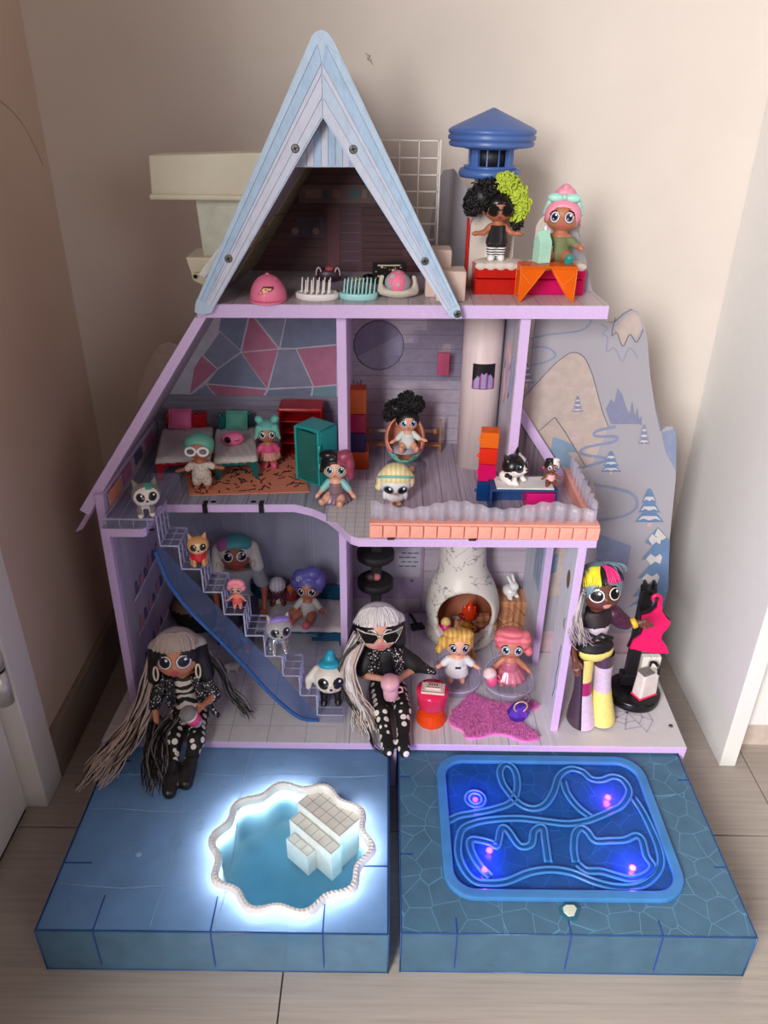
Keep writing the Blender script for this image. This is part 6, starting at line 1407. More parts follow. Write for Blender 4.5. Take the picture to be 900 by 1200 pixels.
m_au = M('toy_gold',(226,166,48),.25,metal=.45); b = MB(); b.lathe([(.007,0),(.006,.003),(.004,.005),(.010,.010),(.0115,.016),(.008,.021),(.0065,.023),(.010,.027),(.008,.027),(.005,.022),(0,.02)], n=22); b.build('urn', m_au, t)
for sx in (-1,1): b = MB(); b.tube([(sx*.010,0,.013),(sx*.017,0,.018),(sx*.0165,0,.023),(sx*.009,0,.024)], .0014, 6); b.build('handle', m_au, t)
# dustpan-like black shovel, black tower, carved box and rabbit
p = on(489,735,Z1); t = thing('toy_dustpan', p, 'small black toy dustpan lying left of the fireplace', 'toy dustpan', rz=.3)
b = MB(); b.prism([(-.014,-.010,0),(.014,-.010,0),(.012,.010,0),(-.012,.010,0)], (0,0,.004)); b.build('pan', m_black, t, bevel=.001); b = MB(); b.tube([(0,.008,.004),(-.003,.022,.009),(-.005,.030,.011)], [.003,.003,.0035], 8); b.build('handle', m_black, t)
p = Vector((P(441,700,Y=1.18).x,1.185,Z1)); t = thing('cat_tower', p, 'black toy cat tower with round platforms behind the seated doll', 'toy tower'); m_bt2 = M('tower_black',(22,20,22),.7,bump=.3)
b = MB(); b.box((-.010,-.010,0), (.010,.010,.36)); b.build('post', m_bt2, t, bevel=.002)
for vv, rr in ((673,.033),(640,.034)):
    z = P(438,vv+6,Y=1.185).z-Z1; b = MB(); b.lathe([(rr*.85,z-.012),(rr,z-.008),(rr,z+.004),(rr*.93,z+.006),(0,z+.004)], (-.002,-.006,0), 28); b.build('platform', m_bt2, t)
b = MB(); b.lathe([(.036,0),(.036,.008),(.03,.010)], n=28); b.build('base', m_bt2, t)
zt_ = P(438,679,Y=1.185).z; tt = thing('toy_slipper', (p.x-.006,1.172,zt_+.006), 'brown and pink toy slipper on the middle platform of the cat tower', 'toy slipper'); sdf_obj('shoe', SDF([rad((-.004,0,.008),(.010,.008,.008)), rad((.007,.002,.007),(.007,.007,.007))], .003), .0014, None, tt, lambda c: (c[:,0] > .003).astype(int), [M('slipper_brown',(70,45,45),.5), plast('slipper_pink',(190,110,120),.4)])
p = on(597,739,Z1); bz_ = P(597,706,Y=p.y).z-Z1; w_ = .5*(P(613,720,Y=p.y).x-P(578,720,Y=p.y).x); t = thing('carved_box', (p.x,p.y,Z1), 'square carved wooden toy log box right of the fireplace', 'toy box')
b = MB(); b.box((-w_,0,0), (w_,.05,bz_)); b.build('box', m_log, t, bevel=.0015)
b = MB()
for r in (.004,.0085,.013): b.tube([(-w_*.4+r*math.cos(a),-.0006,bz_*.62+r*math.sin(a)) for a in [k*math.pi/8 for k in range(16)]], .0006, 4, closed=True)
for a, c_ in (((-.9,.1),(.2,.35)),((.1,.9),(.9,.55)),((.2,.35),(.95,.1)),((.15,.35),(.1,.95)),((-.9,.4),(-.3,.15))): b.tube([(a[0]*w_,-.0006,a[1]*bz_),((a[0]+c_[0])/2*w_,-.0006,(a[1]+c_[1])/2*bz_+.002),(c_[0]*w_,-.0006,c_[1]*bz_)], .0006, 4)
b.build('carving', M('carving_dark',(132,82,54),.6), t)
rp = Vector((p.x-.002,p.y+.022,Z1+bz_)); t = thing('toy_rabbit', rp, 'white toy rabbit figure sitting on the carved log box', 'toy rabbit', s=.052, rz=.5)
m_rb = plast('rabbit_white',(222,220,218),.3); sdf_obj('body', SDF([rad((0,.05,.22),(.26,.30,.22)), rad((0,-.16,.52),(.18,.19,.17)), ('c',(-.07,-.10,.62),(-.10,.12,.82),.06,.05), ('c',(.07,-.10,.62),(.10,.12,.84),.06,.05), rad((-.15,-.18,.08),(.09,.14,.08)), rad((.15,-.18,.08),(.09,.14,.08)), rad((0,.34,.18),(.09,.09,.09))], .05), .03, m_rb, t)
# two small dolls in clear bowls
def bowl(u, v, w_, label):
    p = on(u, v, Z1); t = thing('clear_bowl_chair', p, label, 'toy chair', group='clear bowl chairs'); r = w_/2
    b = MB(); b.lathe([(r*.72,0),(r*.92,.006),(r,.016),(r*.98,.022),(r*.9,.024),(r*.55,.012),(0,.008)], n=40); b.build('seat_bowl', TINT('bowl_clear',(244,242,248),(214,206,230),.16,.05), t)
    b = MB(); b.tube([(r*.99*math.cos(a),r*.99*math.sin(a),.020+.022*max(0,math.sin(a))) for a in [k*math.pi/20 for k in range(40)]], .0014, 6, closed=True); b.build('rim', TINT('bowl_rim',(236,234,246),(215,208,232),.5,.06), t)
    b = MB(); n = 24; v_ = []
    for i in range(n+1): a = math.pi*i/n; v_ += [(r*.98*math.cos(a),r*.98*math.sin(a),.018), (r*.99*math.cos(a),r*.99*math.sin(a),.020+.022*math.sin(a))]
    b.add(v_, [(2*i,2*i+2,2*i+3,2*i+1) for i in range(n)], 0, True); b.build('back', MATS['bowl_clear'], t); return p
pb1 = bowl(534,803,.086,'clear round bowl chair holding the blonde doll in white')
pb2 = bowl(594,807,.088,'clear round bowl chair holding the doll in pink glitter')
p = pb1+Vector((0,.0,.0105)); t, pr_, dz, fh = doll('small_doll', 'blonde small doll in a short white dress in a clear bowl chair', p, (P(534,742,Y=p.y).z-p.z)/.93, skin=(230,170,142), iris=(60,70,80), group='small dolls', arms=(((.20,-.03,.36),(.28,-.07,.33)),)*2)
m_bl = WAVE('blond_hair',(226,182,96),(200,150,66),4,2,axis='X',soft=.35); hair(t, dz, m_bl, [rad((-.10,-.08,.90),(.16,.14,.09)), rad((.12,-.06,.88),(.13,.13,.08)), rad((-.26,.03,.70),(.08,.10,.12)), rad((-.32,.05,.58),(.06,.07,.08))], hl=.80)
wear(t, pr_['torso']+pr_['arms'], plast('dress_white',(226,226,224),.5), 'dress_top', .018, .25, .47); skirt(t, .33, .17, .13, .17, plast('dress_white',(226,226,224),.5), .003); b = MB(); b.box((-.04,-.135,.335), (.04,-.12,.365)); b.build('belt_buckle', M('belt_brown',(60,40,35),.4), t)
p = pb2+Vector((0,.0,.0105)); t, pr_, dz, fh = doll('small_doll', 'small doll with wavy salmon-pink hair and pink glitter dress in a clear bowl chair', p, (P(596,742,Y=p.y).z-p.z)/.95, rz=-.1, skin=(188,122,94), iris=(80,130,150), group='small dolls', arms=(((.19,-.05,.36),(.25,-.13,.34)),((.20,.0,.35),(.27,-.03,.30))))
m_sp = WAVE('salmon_hair',(226,120,128),(206,96,108),3,3,axis='Z',soft=.35); hair(t, dz, m_sp, [rad((-.02,-.06,.92),(.22,.17,.10)), rad((.20,-.04,.82),(.11,.14,.15)), rad((.28,0,.62),(.07,.09,.09)), rad((-.20,-.04,.82),(.09,.12,.12))], hl=.78)
m_pg = M('pink_glitter',(206,120,140),.3,var=.5,scale=350,metal=.35); wear(t, pr_['torso'], m_pg, 'bodice', .016, .25, .45); skirt(t, .34, .17, .12, .25, m_pg, .012)
p = pb2+Vector((-.030,-.022,.030)); t = thing('toy_milkshake', p, 'pink toy mug with whipped cream held by the pink-haired doll', 'toy mug', rot=(0,-.3,0))
b = MB(); b.lathe([(.007,0),(.0095,.002),(.0105,.020)], n=18); b.build('cup', plast('shake_pink',(230,90,140),.35), t); b = MB(); b.lathe([(.0115,.020),(.012,.025),(.009,.031),(.003,.035),(0,.0355)], n=18); b.build('cream', DOTS('shake_cream',(232,205,205),(190,110,120),300,.2), t); b = MB(); b.tube([(.009,-.001,.017),(.0155,-.002,.015),(.0155,-.002,.007),(.008,-.001,.005)], .0014, 6); b.build('handle', MATS['shake_pink'], t)
p = on(553,772,Z1); t = thing('toy_bottle', p, 'tiny gold toy bottle standing behind the blonde doll in white', 'toy bottle'); b = MB(); b.lathe([(.006,0),(.007,.002),(.007,.010),(.003,.014),(.003,.018),(0,.0185)], n=16); b.build('bottle', m_au, t)
# hourglass side table with white book-like register
p = on(505,843,Z1); t = thing('hourglass_table', p, 'see-through toy side table, orange dome below and pink bowl above', 'toy table'); r = .5*36/900*1.27
zt_ = P(505,808,Y=p.y).z-Z1
b = MB(); b.lathe([(r*.96,0),(r,.004),(r*.95,.012),(r*.75,.021),(r*.45,.027)], n=20, sm=False); b.build('foot_dome', TINT('dome_orange',(255,120,50),(250,80,20),.7,.15), t)
b = MB(); b.lathe([(r*.45,.027),(r*.72,.0295),(r*.93,.036),(r*1.03,zt_-.006),(r*1.05,zt_),(0,zt_)], n=28); b.build('top_bowl', TINT('bowl_pink',(255,90,130),(245,50,100),.75,.15), t)
t2 = thing('toy_register', p+Vector((.001,0,zt_)), 'white toy typewriter tray on top of the pink and orange side table', 'toy typewriter', rz=-.12)
m_rg = plast('register_white',(228,208,202),.4); b = MB(); b.box((-.019,-.013,0), (.019,.013,.004)); b.build('tray', m_rg, t2, bevel=.001); b = MB(); b.box((-.013,-.006,.004), (.013,.010,.0075)); b.build('keys', m_rg, t2, bevel=.001)
b = MB(); b.tube([(-.010,-.003,.0077),(.010,-.003,.0077),(.010,.007,.0077),(-.010,.007,.0077)], .0007, 4, closed=True); b.tube([(-.017,-.0115,.0042),(.017,-.0115,.0042),(.017,.0115,.0042),(-.017,.0115,.0042)], .0005, 4, closed=True); b.build('outline_print', M('register_line',(150,60,60),.5), t2)
for k in range(4): b = MB(); x = -.006+.004*k; b.box((x-.0013,.001,.0076), (x+.0013,.0045,.0082)); b.build('key', M('key_dark',(90,40,45),.5), t2)
# pink fur rug
ro_ = [(527,850),(529,836),(538,828),(545,820),(552,813),(562,818),(580,824),(600,826),(618,822),(632,828),(622,834),(606,840),(612,848),(622,856),(632,864),(628,869),(612,870),(596,864),(578,862),(562,866),(546,866),(542,858)]
rp_ = [on(u,v,Z1) for u,v in ro_]; rc = sum(rp_, Vector())/len(rp_); rugf = thing('fur_rug', rc, 'pink fluffy animal-shaped rug at the front of the ground floor', 'rug')
out2 = smooth_path(rp_, 4, True); m_pf = M('pink_fur',(226,124,194),.95,var=.12,scale=300)
b = MB(); b.prism([q_-rc for q_ in out2], (0,0,.004)); b.build('hide', m_pf, rugf)
def inside(x, y, poly):
    c = False; n = len(poly)
    for i in range(n):
        a_, b_ = poly[i], poly[i-1]
        if (a_.y > y) != (b_.y > y) and x < (b_.x-a_.x)*(y-a_.y)/(b_.y-a_.y)+a_.x: c = not c
    return c
rg = random.Random(8); b = MB(); xs_ = [q_.x for q_ in rp_]; ys_ = [q_.y for q_ in rp_]; cnt = 0
while cnt < 4200:
    x, y = rg.uniform(min(xs_),max(xs_)), rg.uniform(min(ys_),max(ys_))
    if not inside(x, y, out2): continue
    cnt += 1; q = Vector((x,y,Z1+.003))-rc; d = Vector((rg.gauss(0,.0022),rg.gauss(0,.0022),rg.uniform(.003,.0055))); w_ = .0011; a = rg.uniform(0,6)
    e1_, e2_ = Vector((math.cos(a)*w_,math.sin(a)*w_,0)), Vector((math.cos(a+2.1)*w_,math.sin(a+2.1)*w_,0)); e3_ = -(e1_+e2_)
    b.add([q+e1_, q+e2_, q+e3_, q+d], [(0,1,3),(1,2,3),(2,0,3)], 0, True)
tag(b.build('fur_pile', m_pf, rugf), kind='stuff')
# purple gem bag with ring handles
p = on(606,846,Z1); t = thing('gem_bag', p+Vector((0,0,.004)), 'purple faceted toy handbag with gold ring handles on the pink rug', 'toy handbag', rz=.1)
b = MB(); b.lathe([(.004,0),(.013,.004),(.0205,.017),(.012,.034),(.006,.037)], n=7, sm=False, sy=.7); b.build('bag', M('bag_purple',(66,40,150),.25), t)
for y, m_ in ((-.008,M('ring_gold',(225,190,150),.3,metal=.4)),(.010,M('ring_grey',(150,130,125),.35,metal=.4))):
    b = MB(); b.tube([(.011*math.cos(a)+(.0 if y < 0 else .008),y,.037+.011*math.sin(a)) for a in [k*math.pi/14 for k in range(28)]], .0013, 6, closed=True); b.build('ring_handle', m_, t)

# ================================================================ FASHION DOLLS
def fashion(name, label, loc, s, rz, skin, J, group='fashion dolls', eyekw={}, iris=(60,60,80), h=.0085, ht=-.38, hs=.86):
    """tall big-headed doll; J = joints in units of her standing height"""
    t = empty(name, loc, rz, s); tag(t, label, 'doll', group)
    pv, ch, nk, hc = [np.array(J[k], float) for k in ('pelvis','chest','neck','head')]
    hd = [rad(tuple(hc),(.118,.108,.118)), rad(tuple(hc+(0,-.02,-.045)),(.100,.088,.075)), rad(tuple(hc+(0,-.110,-.05)),(.010,.014,.010))]
    to = [('c',tuple(hc-(0,0,.10)),tuple(nk),.024,.022), ('c',tuple(nk),tuple(ch),.030,.050), ('c',tuple(ch+(-.050,0,.04)),tuple(ch+(.050,0,.04)),.028,.028), ('c',tuple(ch),tuple(pv+(ch-pv)*.45),.050,.038), ('c',tuple(pv+(ch-pv)*.45),tuple(pv),.038,.052), ('c',tuple(pv+(-.032,0,-.01)),tuple(pv+(.032,0,-.01)),.046,.046)]
    ar = []; fo = []; lg = []; ft = []; hands = []
    for k, sx in (('armL',-1),('armR',1)):
        sh_, el, wr, hd_ = [np.array(q, float) for q in J[k]]
        ar.append(('c',tuple(sh_),tuple(el),.024,.019)); fo.append(('c',tuple(el),tuple(wr),.019,.014)); hands.append((wr, hd_/np.linalg.norm(hd_), sx, el))
    for k in ('legL','legR'):
        hp, kn, an, toe = [np.array(q, float) for q in J[k]]
        lg += [('c',tuple(hp),tuple(kn),.044,.031), ('c',tuple(kn),tuple(an),.031,.021)]; ft.append(('c',tuple(an),tuple(toe),.023,.020))
    hg, m4 = head_group(hd, .018, tuple(hc-np.array((0,0,.105))), ht, hs); HEADS.append((t, m4))
    fn = SDF(to+ar+fo+lg+ft+[hg], .014); v, f = nets(fn, h); V = v.tolist(); Fc = f.tolist()
    for wr, d, sx, el in hands:      # palm and five separate fingers, joined into the same body mesh
        fw = (wr-el)/np.linalg.norm(wr-el); side = np.cross(d, fw); side = side/np.linalg.norm(side) if np.linalg.norm(side) > .1 else np.array((1.,0,0)); pal = np.cross(side, fw)
        pm = wr+fw*.026; pr2 = [('c',tuple(wr-fw*.012),tuple(wr+fw*.008),.0140,.0150)]+[('c',tuple(wr+fw*.006),tuple(wr+fw*.036+side*.010*j),.012,.0095) for j in (-1.1,0,1.1)]
        for j, L_ in ((-1.5,.034),(-.5,.042),(.5,.040),(1.5,.031)):
            b0 = wr+fw*.036+side*.0088*j; b1 = b0+fw*L_*.55-pal*.004; b2 = b1+fw*L_*.45-pal*.014; pr2 += [('c',tuple(b0),tuple(b1),.0064,.0056,.003), ('c',tuple(b1),tuple(b2),.0056,.0044,.003)]
        b0 = wr+fw*.012-side*.012*sx; b1 = b0+fw*.018-side*.014*sx-pal*.004; pr2 += [('c',tuple(b0),tuple(b1),.0078,.006,.004), ('c',tuple(b1),tuple(b1+fw*.018-pal*.006),.006,.0048,.003)]
        hv, hf = nets(SDF(pr2, .006), .0036); o_ = len(V); V += hv.tolist(); Fc += [[i+o_ for i in q] for q in hf.tolist()]
    me = bpy.data.meshes.new('body'); me.from_pydata(V, [], Fc); me.materials.append(skinm(skin)); me.polygons.foreach_set('use_smooth', [True]*len(Fc)); me.update(); o = bpy.data.objects.new('body', me); COL.objects.link(o); o.parent = t
    class Sh:                        # head field moved so the face looks along -Y from the usual origin
        def __call__(s_, p): return SDF(hd, .018)(p+np.array((hc[0],hc[1]+0.0,0)))
    class Off:
        def __call__(s_, p): return SDF(hd, .018)(p)
    fo_ = Off()
    def fy(x, z): return front_y(fo_, x, z, hc[1]-.25, hc[1]+.03)
    im = M('iris_%d_%d_%d' % iris, iris, .25); g_ = globals(); old = g_['front_y']
    g_['front_y'] = lambda fn_, x, z, *a: old(fn_, x, z, hc[1]-.25, hc[1]+.03)
    lips = eyekw.get('lips', m_lips)
    if eyekw.get('eyes', True):
        for sx in (-1,1):
            mb = MB(); cx = hc[0]+sx*.050; cz = hc[2]-.022; decal(mb, fo_, cx, cz, .040, .039, [(.62,0),(.78,1),(.94,2),(1.0,0)], .004); decal(mb, fo_, cx+.011, cz+.014, .008, .008, [(1,3)], .008, n=8); decal(mb, fo_, cx+sx*.012, cz+.038, .032, .006, [(1,0)], .006, n=10, tilt=-sx*.3+sx*.15); decal(mb, fo_, cx+sx*.042, cz+.026, .016, .005, [(1,0)], .006, n=8, tilt=sx*.7); mb.build('eye', [m_black, im, m_eyew, m_hi], t)
    mb = MB(); decal(mb, fo_, hc[0], hc[2]-.082, .024, .009, [(1,0)], .004, n=14); decal(mb, fo_, hc[0], hc[2]-.093, .018, .008, [(1,0)], .004, n=12); mb.build('lips', lips, t)
    g_['front_y'] = old
    return t, dict(head=hd, torso=to, arms=ar, fore=fo, legs=lg, feet=ft, hc=hc), fo_, fy
def fhair(t, hc, mat, extra=(), hl=.03, mats=None, cmap=None, name='hair', h=.010, cut=None):
    pr_ = [rad(tuple(hc+(0,.012,.012)),(.132,.124,.128))]+list(extra)
    cut = cut or [rad(tuple(hc+(0,-.13,-.075)),(.098,.09,.075+hl)), rad(tuple(hc+(0,-.11,-.15)),(.15,.14,.06))]
    return sdf_obj(name, SDF(pr_, .02, cut=cut, kc=.006), h, mat, t, cmap, mats)
def fringe_guides(hc, n=29, zt=.125, zb=.028):
    def sp(x, z): return Vector((hc[0]+x, hc[1]+.012-.124*math.sqrt(max(.03, 1-(x/.134)**2-((z-.012)/.130)**2))-.006, hc[2]+z))
    out = []
    for k in range(n):
        x = -.112+.224*k/(n-1); zz = [zt, .108, .085, .058, zb]; xs = [x*.35, x*.72, x*.92, x, x*1.02]
        out.append([sp(a, b_) for a, b_ in zip(xs, zz)])
    return out
sit_legs = dict(legL=((-.045,-.02,.050),(-.05,-.20,.065),(-.035,-.37,.032),(-.037,-.42,.035)), legR=((.045,-.02,.050),(.055,-.20,.065),(.035,-.38,.032),(.037,-.43,.035)))
FS = .335
m_dotp = DOTS('polka_trousers',(18,16,18),(232,226,220),26,.36,rnd=.35); m_zeb = WAVE('zebra_top',(20,18,18),(226,216,206),7,9,axis='Z',thr=.5); m_seq = DOTS('sequin_black',(24,22,25),(205,200,200),85,.30,rough=.3,rnd=1.0); m_blk = M('black_cloth',(18,17,19),.6)
m_silv = M('silver_hair',(196,186,180),.35,var=.25,scale=30,stretch=(14,14,1)); m_silv2 = M('silver_hair_pink',(205,180,168),.4,var=.2,scale=30,stretch=(14,14,1)); m_silv3 = M('grey_hair',(120,114,116),.4,var=.3,scale=30); m_bst = M('black_strand',(20,18,20),.35)
# --- left doll, legs over the pool
hp = P(222,834,Z=Z1+.018); J = dict(pelvis=(0,0,.055), chest=(-.01,.035,.205), neck=(-.01,.03,.275), head=(-.025,.0,.410), armL=((-.10,.03,.245),(-.155,-.02,.13),(-.135,-.10,.045),(-.1,-.4,-1)), armR=((.075,.03,.245),(.130,-.02,.16),(.085,-.11,.185),(0,-1,.3)),
 legL=((-.045,-.02,.050),(-.050,-.19,.060),(-.050,-.375,.0),(-.050,-.42,-.018)), legR=((.045,-.02,.050),(.055,-.20,.065),(.022,-.345,.015),(.020,-.39,-.005)))
t, pr_, ff, fy = fashion('fashion_doll', 'tall doll with silver fringe and zebra top dangling her legs over the pool drawer', (hp.x,hp.y,Z1), FS*1.03, .12, (206,132,100), J, iris=(80,60,110))
hc = pr_['hc']
wear(t, pr_['torso'][2:], m_zeb, 'zebra_top', .012, None, .27, h=.009); wear(t, pr_['legs'], m_dotp, 'polka_trousers', .006, h=.009, clip=lambda q: -.315-q[:,1]); wear(t, pr_['legs']+pr_['feet'], M('boot_black',(15,14,16),.3), 'boots', .012, h=.009, clip=lambda q: q[:,1]+.30)
wear(t, pr_['arms'], m_seq, 'jacket_sleeves', .014, h=.009)
for pr2_ in ([('c',(-.062,-.015,.27),(-.075,-.03,.14),.020,.026)], [('c',(.050,-.015,.27),(.085,-.045,.15),.020,.028), ('c',(.085,-.045,.15),(.145,-.08,.09),.020,.012)]): sdf_obj('jacket_front', SDF(pr2_, .02), .008, m_seq, t)
fhair(t, hc, None, [('c',tuple(hc+(-.11,.02,.03)),tuple(hc+(-.13,.03,-.14)),.045,.04), ('c',tuple(hc+(.11,.03,.03)),tuple(hc+(.14,.04,-.14)),.05,.05)], hl=.045, mats=[m_silv, m_bst], cmap=lambda c: ((c[:,2] < hc[2]+.035)|(c[:,1] > hc[1]+.06)).astype(int))
fr = fringe_guides(hc)
strands(t, fr, 3, .004, .0055, [m_silv, m_silv2], 3, 'fringe', .7, .002, 4)
V3 = Vector
strands(t, [[V3((hc[0]-.10,.05,hc[2]-.02)), V3((-.17,.03,.28)), V3((-.21,-.02,.16)), V3((-.28,-.12,.08)), V3((-.36,-.24,.04)), V3((-.44,-.36,.0))], [V3((hc[0]-.08,.06,hc[2]-.05)), V3((-.16,.04,.25)), V3((-.19,-.03,.12)), V3((-.24,-.14,.055)), V3((-.30,-.26,.03)), V3((-.36,-.35,-.02))]], 120, .022, .0058, [m_silv2, m_silv2, m_silv, m_bst], 5, 'long_hair', .3, .012)
strands(t, [[V3((-.14,-.06,.06)), V3((-.15,-.18,.05)), V3((-.13,-.30,.03)), V3((-.12,-.40,-.02))], [V3((-.06,-.08,.09)), V3((-.10,-.18,.08)), V3((-.09,-.30,.05)), V3((-.07,-.39,.0))]], 130, .030, .005, [m_bst, m_bst, m_silv3], 6, 'dark_hair_tail', .3, .014)
strands(t, [[V3((hc[0]+.12,.06,hc[2]-.03)), V3((.16,.06,.26)), V3((.20,.03,.14)), V3((.26,.0,.06)), V3((.30,-.06,.03))]], 40, .022, .004, [m_bst, m_silv3], 7, 'side_hair', .3, .012)
for sx in (-1,1): b = MB(); b.tube([(hc[0]+sx*.112+.012*math.cos(a),hc[1]-.03,hc[2]-.10+.038*math.sin(a)) for a in [k*math.pi/9 for k in range(18)]], .006, 6, closed=True); b.build('earring', M('earring_pearl',(226,214,196),.25,metal=.3), t)
def coffee(loc, label, rot, hh, r, body, sleeve, lid):
    t = thing('toy_cup', loc, label, 'toy cup', rot=rot); b = MB(); b.lathe([(r*.75,0),(r,hh*.8)], n=22); b.build('cup', body, t)
    b = MB(); b.lathe([(r*.83,hh*.20),(r*.84*1.03,hh*.21),(r*1.0,hh*.60),(r*.96,hh*.61)], n=22, cap=False); b.build('sleeve', sleeve, t)
    b = MB(); b.lathe([(r*1.08,hh*.78),(r*1.10,hh*.84),(r*.98,hh*.87),(r*.9,hh*.97),(r*.82,hh),(0,hh*.99)], n=22); b.build('lid', lid, t); return t
def wpt(t, q): return Matrix.Translation(t.location) @ Matrix.Rotation(t.rotation_euler.z,4,'Z') @ (Vector(q)*t.scale.x)
coffee(wpt(t,(.062,-.165,.135)), 'white toy coffee cup with pink sleeve and grey lid held by the left doll', (.35,-.30,0), .040, .0125, plast('cup_white',(226,218,216)), plast('sleeve_pink',(240,70,130)), plast('lid_grey',(130,126,126),.35))
# --- middle doll seated by the partition
hp = P(454,803,Z=Z1+.018); J = dict(pelvis=(0,0,.055), chest=(-.02,.035,.205), neck=(-.025,.03,.275), head=(-.045,.0,.410), armL=((-.095,.03,.245),(-.12,-.03,.15),(-.035,-.11,.19),(.6,-1,.2)), armR=((.055,.03,.245),(.12,-.02,.16),(.045,-.11,.185),(-.5,-1,.3)), **sit_legs)
t, pr_, ff, fy = fashion('fashion_doll', 'tall doll with white fringe, cat-eye glasses and polka trousers sitting by the partition', (hp.x,hp.y,Z1), FS*1.05, .10, (222,160,136), J, iris=(80,70,70), eyekw=dict(lips=M('lips_pink',(226,120,140),.35)))
hc = pr_['hc']
wear(t, pr_['torso'][2:], m_blk, 'top', .012, None, .27, h=.009); wear(t, pr_['legs']+pr_['feet'], m_dotp, 'polka_trousers', .006, h=.009)
sdf_obj('jacket', SDF([('c',(-.085,.02,.25),(-.12,-.01,.17),.036,.042), ('c',(.055,.02,.25),(.12,.0,.18),.036,.045), ('c',(.12,.0,.18),(.225,-.03,.145),.04,.016), ('c',(-.065,-.01,.26),(-.06,-.03,.17),.026,.024), ('c',(.045,-.01,.26),(.05,-.03,.18),.026,.024), ('c',(-.02,.045,.26),(-.01,.05,.16),.05,.05)], .02), .009, None, t, lambda c: ((np.abs(c[:,0]+.01) < .085)|(c[:,0] > .185)).astype(int), [m_blk, m_seq])
m_wh = M('white_hair_f',(226,220,220),.35,var=.18,scale=30,stretch=(14,14,1))
fhair(t, hc, None, [('c',tuple(hc+(-.10,.02,.0)),tuple(hc+(-.14,.03,-.10)),.05,.04), ('c',tuple(hc+(.11,.03,.03)),tuple(hc+(.12,.04,-.10)),.045,.04)], hl=.045, mats=[m_wh, m_bst], cmap=lambda c: ((c[:,2] < hc[2]+.03)).astype(int))
fr = fringe_guides(hc)
strands(t, fr, 3, .004, .0055, [m_wh], 13, 'fringe', .7, .002, 4)
strands(t, [[V3((hc[0]-.10,-.0,hc[2]-.03)), V3((-.20,-.06,.30)), V3((-.21,-.12,.20)), V3((-.17,-.16,.12)), V3((-.15,-.22,.07)), V3((-.13,-.30,.03))], [V3((hc[0]-.10,-.03,hc[2]-.05)), V3((-.19,-.10,.27)), V3((-.17,-.16,.17)), V3((-.13,-.2,.10)), V3((-.10,-.27,.04))]], 110, .020, .0062, [m_silv, m_silv2, m_wh, m_silv3], 15, 'long_hair', .35, .012)
strands(t, [[V3((hc[0]-.10,-.05,hc[2]-.04)), V3((-.24,-.10,.28)), V3((-.22,-.17,.15)), V3((-.13,-.25,.06)), V3((-.10,-.36,.02)), V3((-.03,-.43,.01))]], 10, .006, .004, [m_bst], 16, 'black_lock', .3, .006)
# cat-eye glasses
b = MB()
for sx in (-1,1):
    cx = hc[0]+sx*.052; cz = hc[2]-.030; yf = hc[1]-.122
    o_ = [(cx+sx*.075,yf+.01,cz+.058),(cx+sx*.03,yf,cz+.035),(cx-sx*.035,yf,cz+.020),(cx-sx*.042,yf,cz+.0),(cx-sx*.015,yf,cz-.030),(cx+sx*.030,yf,cz-.026),(cx+sx*.052,yf,cz+.008)]
    b.prism([(x,y+.002,z) for x,y,z in o_], (0,.003,0), 1); b.tube(o_[:4], .0042, 6, 0); b.tube(o_[3:]+o_[:1], .0018, 6, 0)
b.tube([(hc[0]-.012,yf,hc[2]-.018),(hc[0]+.012,yf,hc[2]-.018)], .004, 6, 0); b.build('glasses', [M('frame_pearl',(214,206,196),.25,metal=.4), M('lens_dark',(16,15,16),.1)], t)
lc = wpt(t,(.0,-.165,.13)); tc_ = thing('toy_tumbler', lc, 'pale pink toy tumbler with lid and handle held by the seated doll in glasses', 'toy tumbler', rot=(.25,-.06,0)); m_tp2 = plast('tumbler_pink',(226,170,182),.4)
b = MB(); b.lathe([(.0115,0),(.0125,.002),(.0125,.034)], n=22); b.build('cup', m_tp2, tc_); b = MB(); b.lathe([(.0150,.033),(.0155,.036),(.0150,.040),(.0135,.046),(0,.047)], n=22); b.build('lid', m_tp2, tc_); b = MB(); b.tube([(.012,0,.026),(.019,0,.024),(.020,0,.012),(.012,0,.009)], .0017, 6); b.build('handle', m_tp2, tc_)
# --- right doll standing
fp_ = on(690,846,Z1); J = dict(pelvis=(.005,.0,.455), chest=(.0,.0,.605), neck=(.0,.0,.675), head=(.02,-.01,.815), armL=((-.085,0,.645),(-.125,-.02,.54),(-.115,-.06,.45),(-.2,-1,-.4)), armR=((.085,0,.645),(.140,-.01,.585),(.190,-.04,.60),(.5,-1,.2)), legL=((-.045,0,.45),(-.055,-.01,.25),(-.06,0,.05),(-.062,-.07,.02)), legR=((.05,0,.45),(.055,-.01,.25),(.055,0,.05),(.055,-.07,.02)))
fs_ = (P(705,660,Y=fp_.y).z-Z1)/.915
t, pr_, ff, fy = fashion('fashion_doll', 'tall dark-skinned doll with rainbow fringe and yellow flared trousers standing at the right', (fp_.x+.004,fp_.y+.012,Z1+.002), fs_*.95, .12, (104,60,46), J, iris=(40,30,30), eyekw=dict(lips=M('lips_coral',(215,150,130),.35)))
t.rotation_euler = (0,-.10,.12); hc = pr_['hc']; m_yel = M('yellow_satin',(232,220,120),.4); m_mag = M('magenta_satin',(168,36,96),.4); m_lil = M('lilac_satin',(206,190,204),.4); m_irid = M('bronze_satin',(88,70,82),.35,metal=.3)
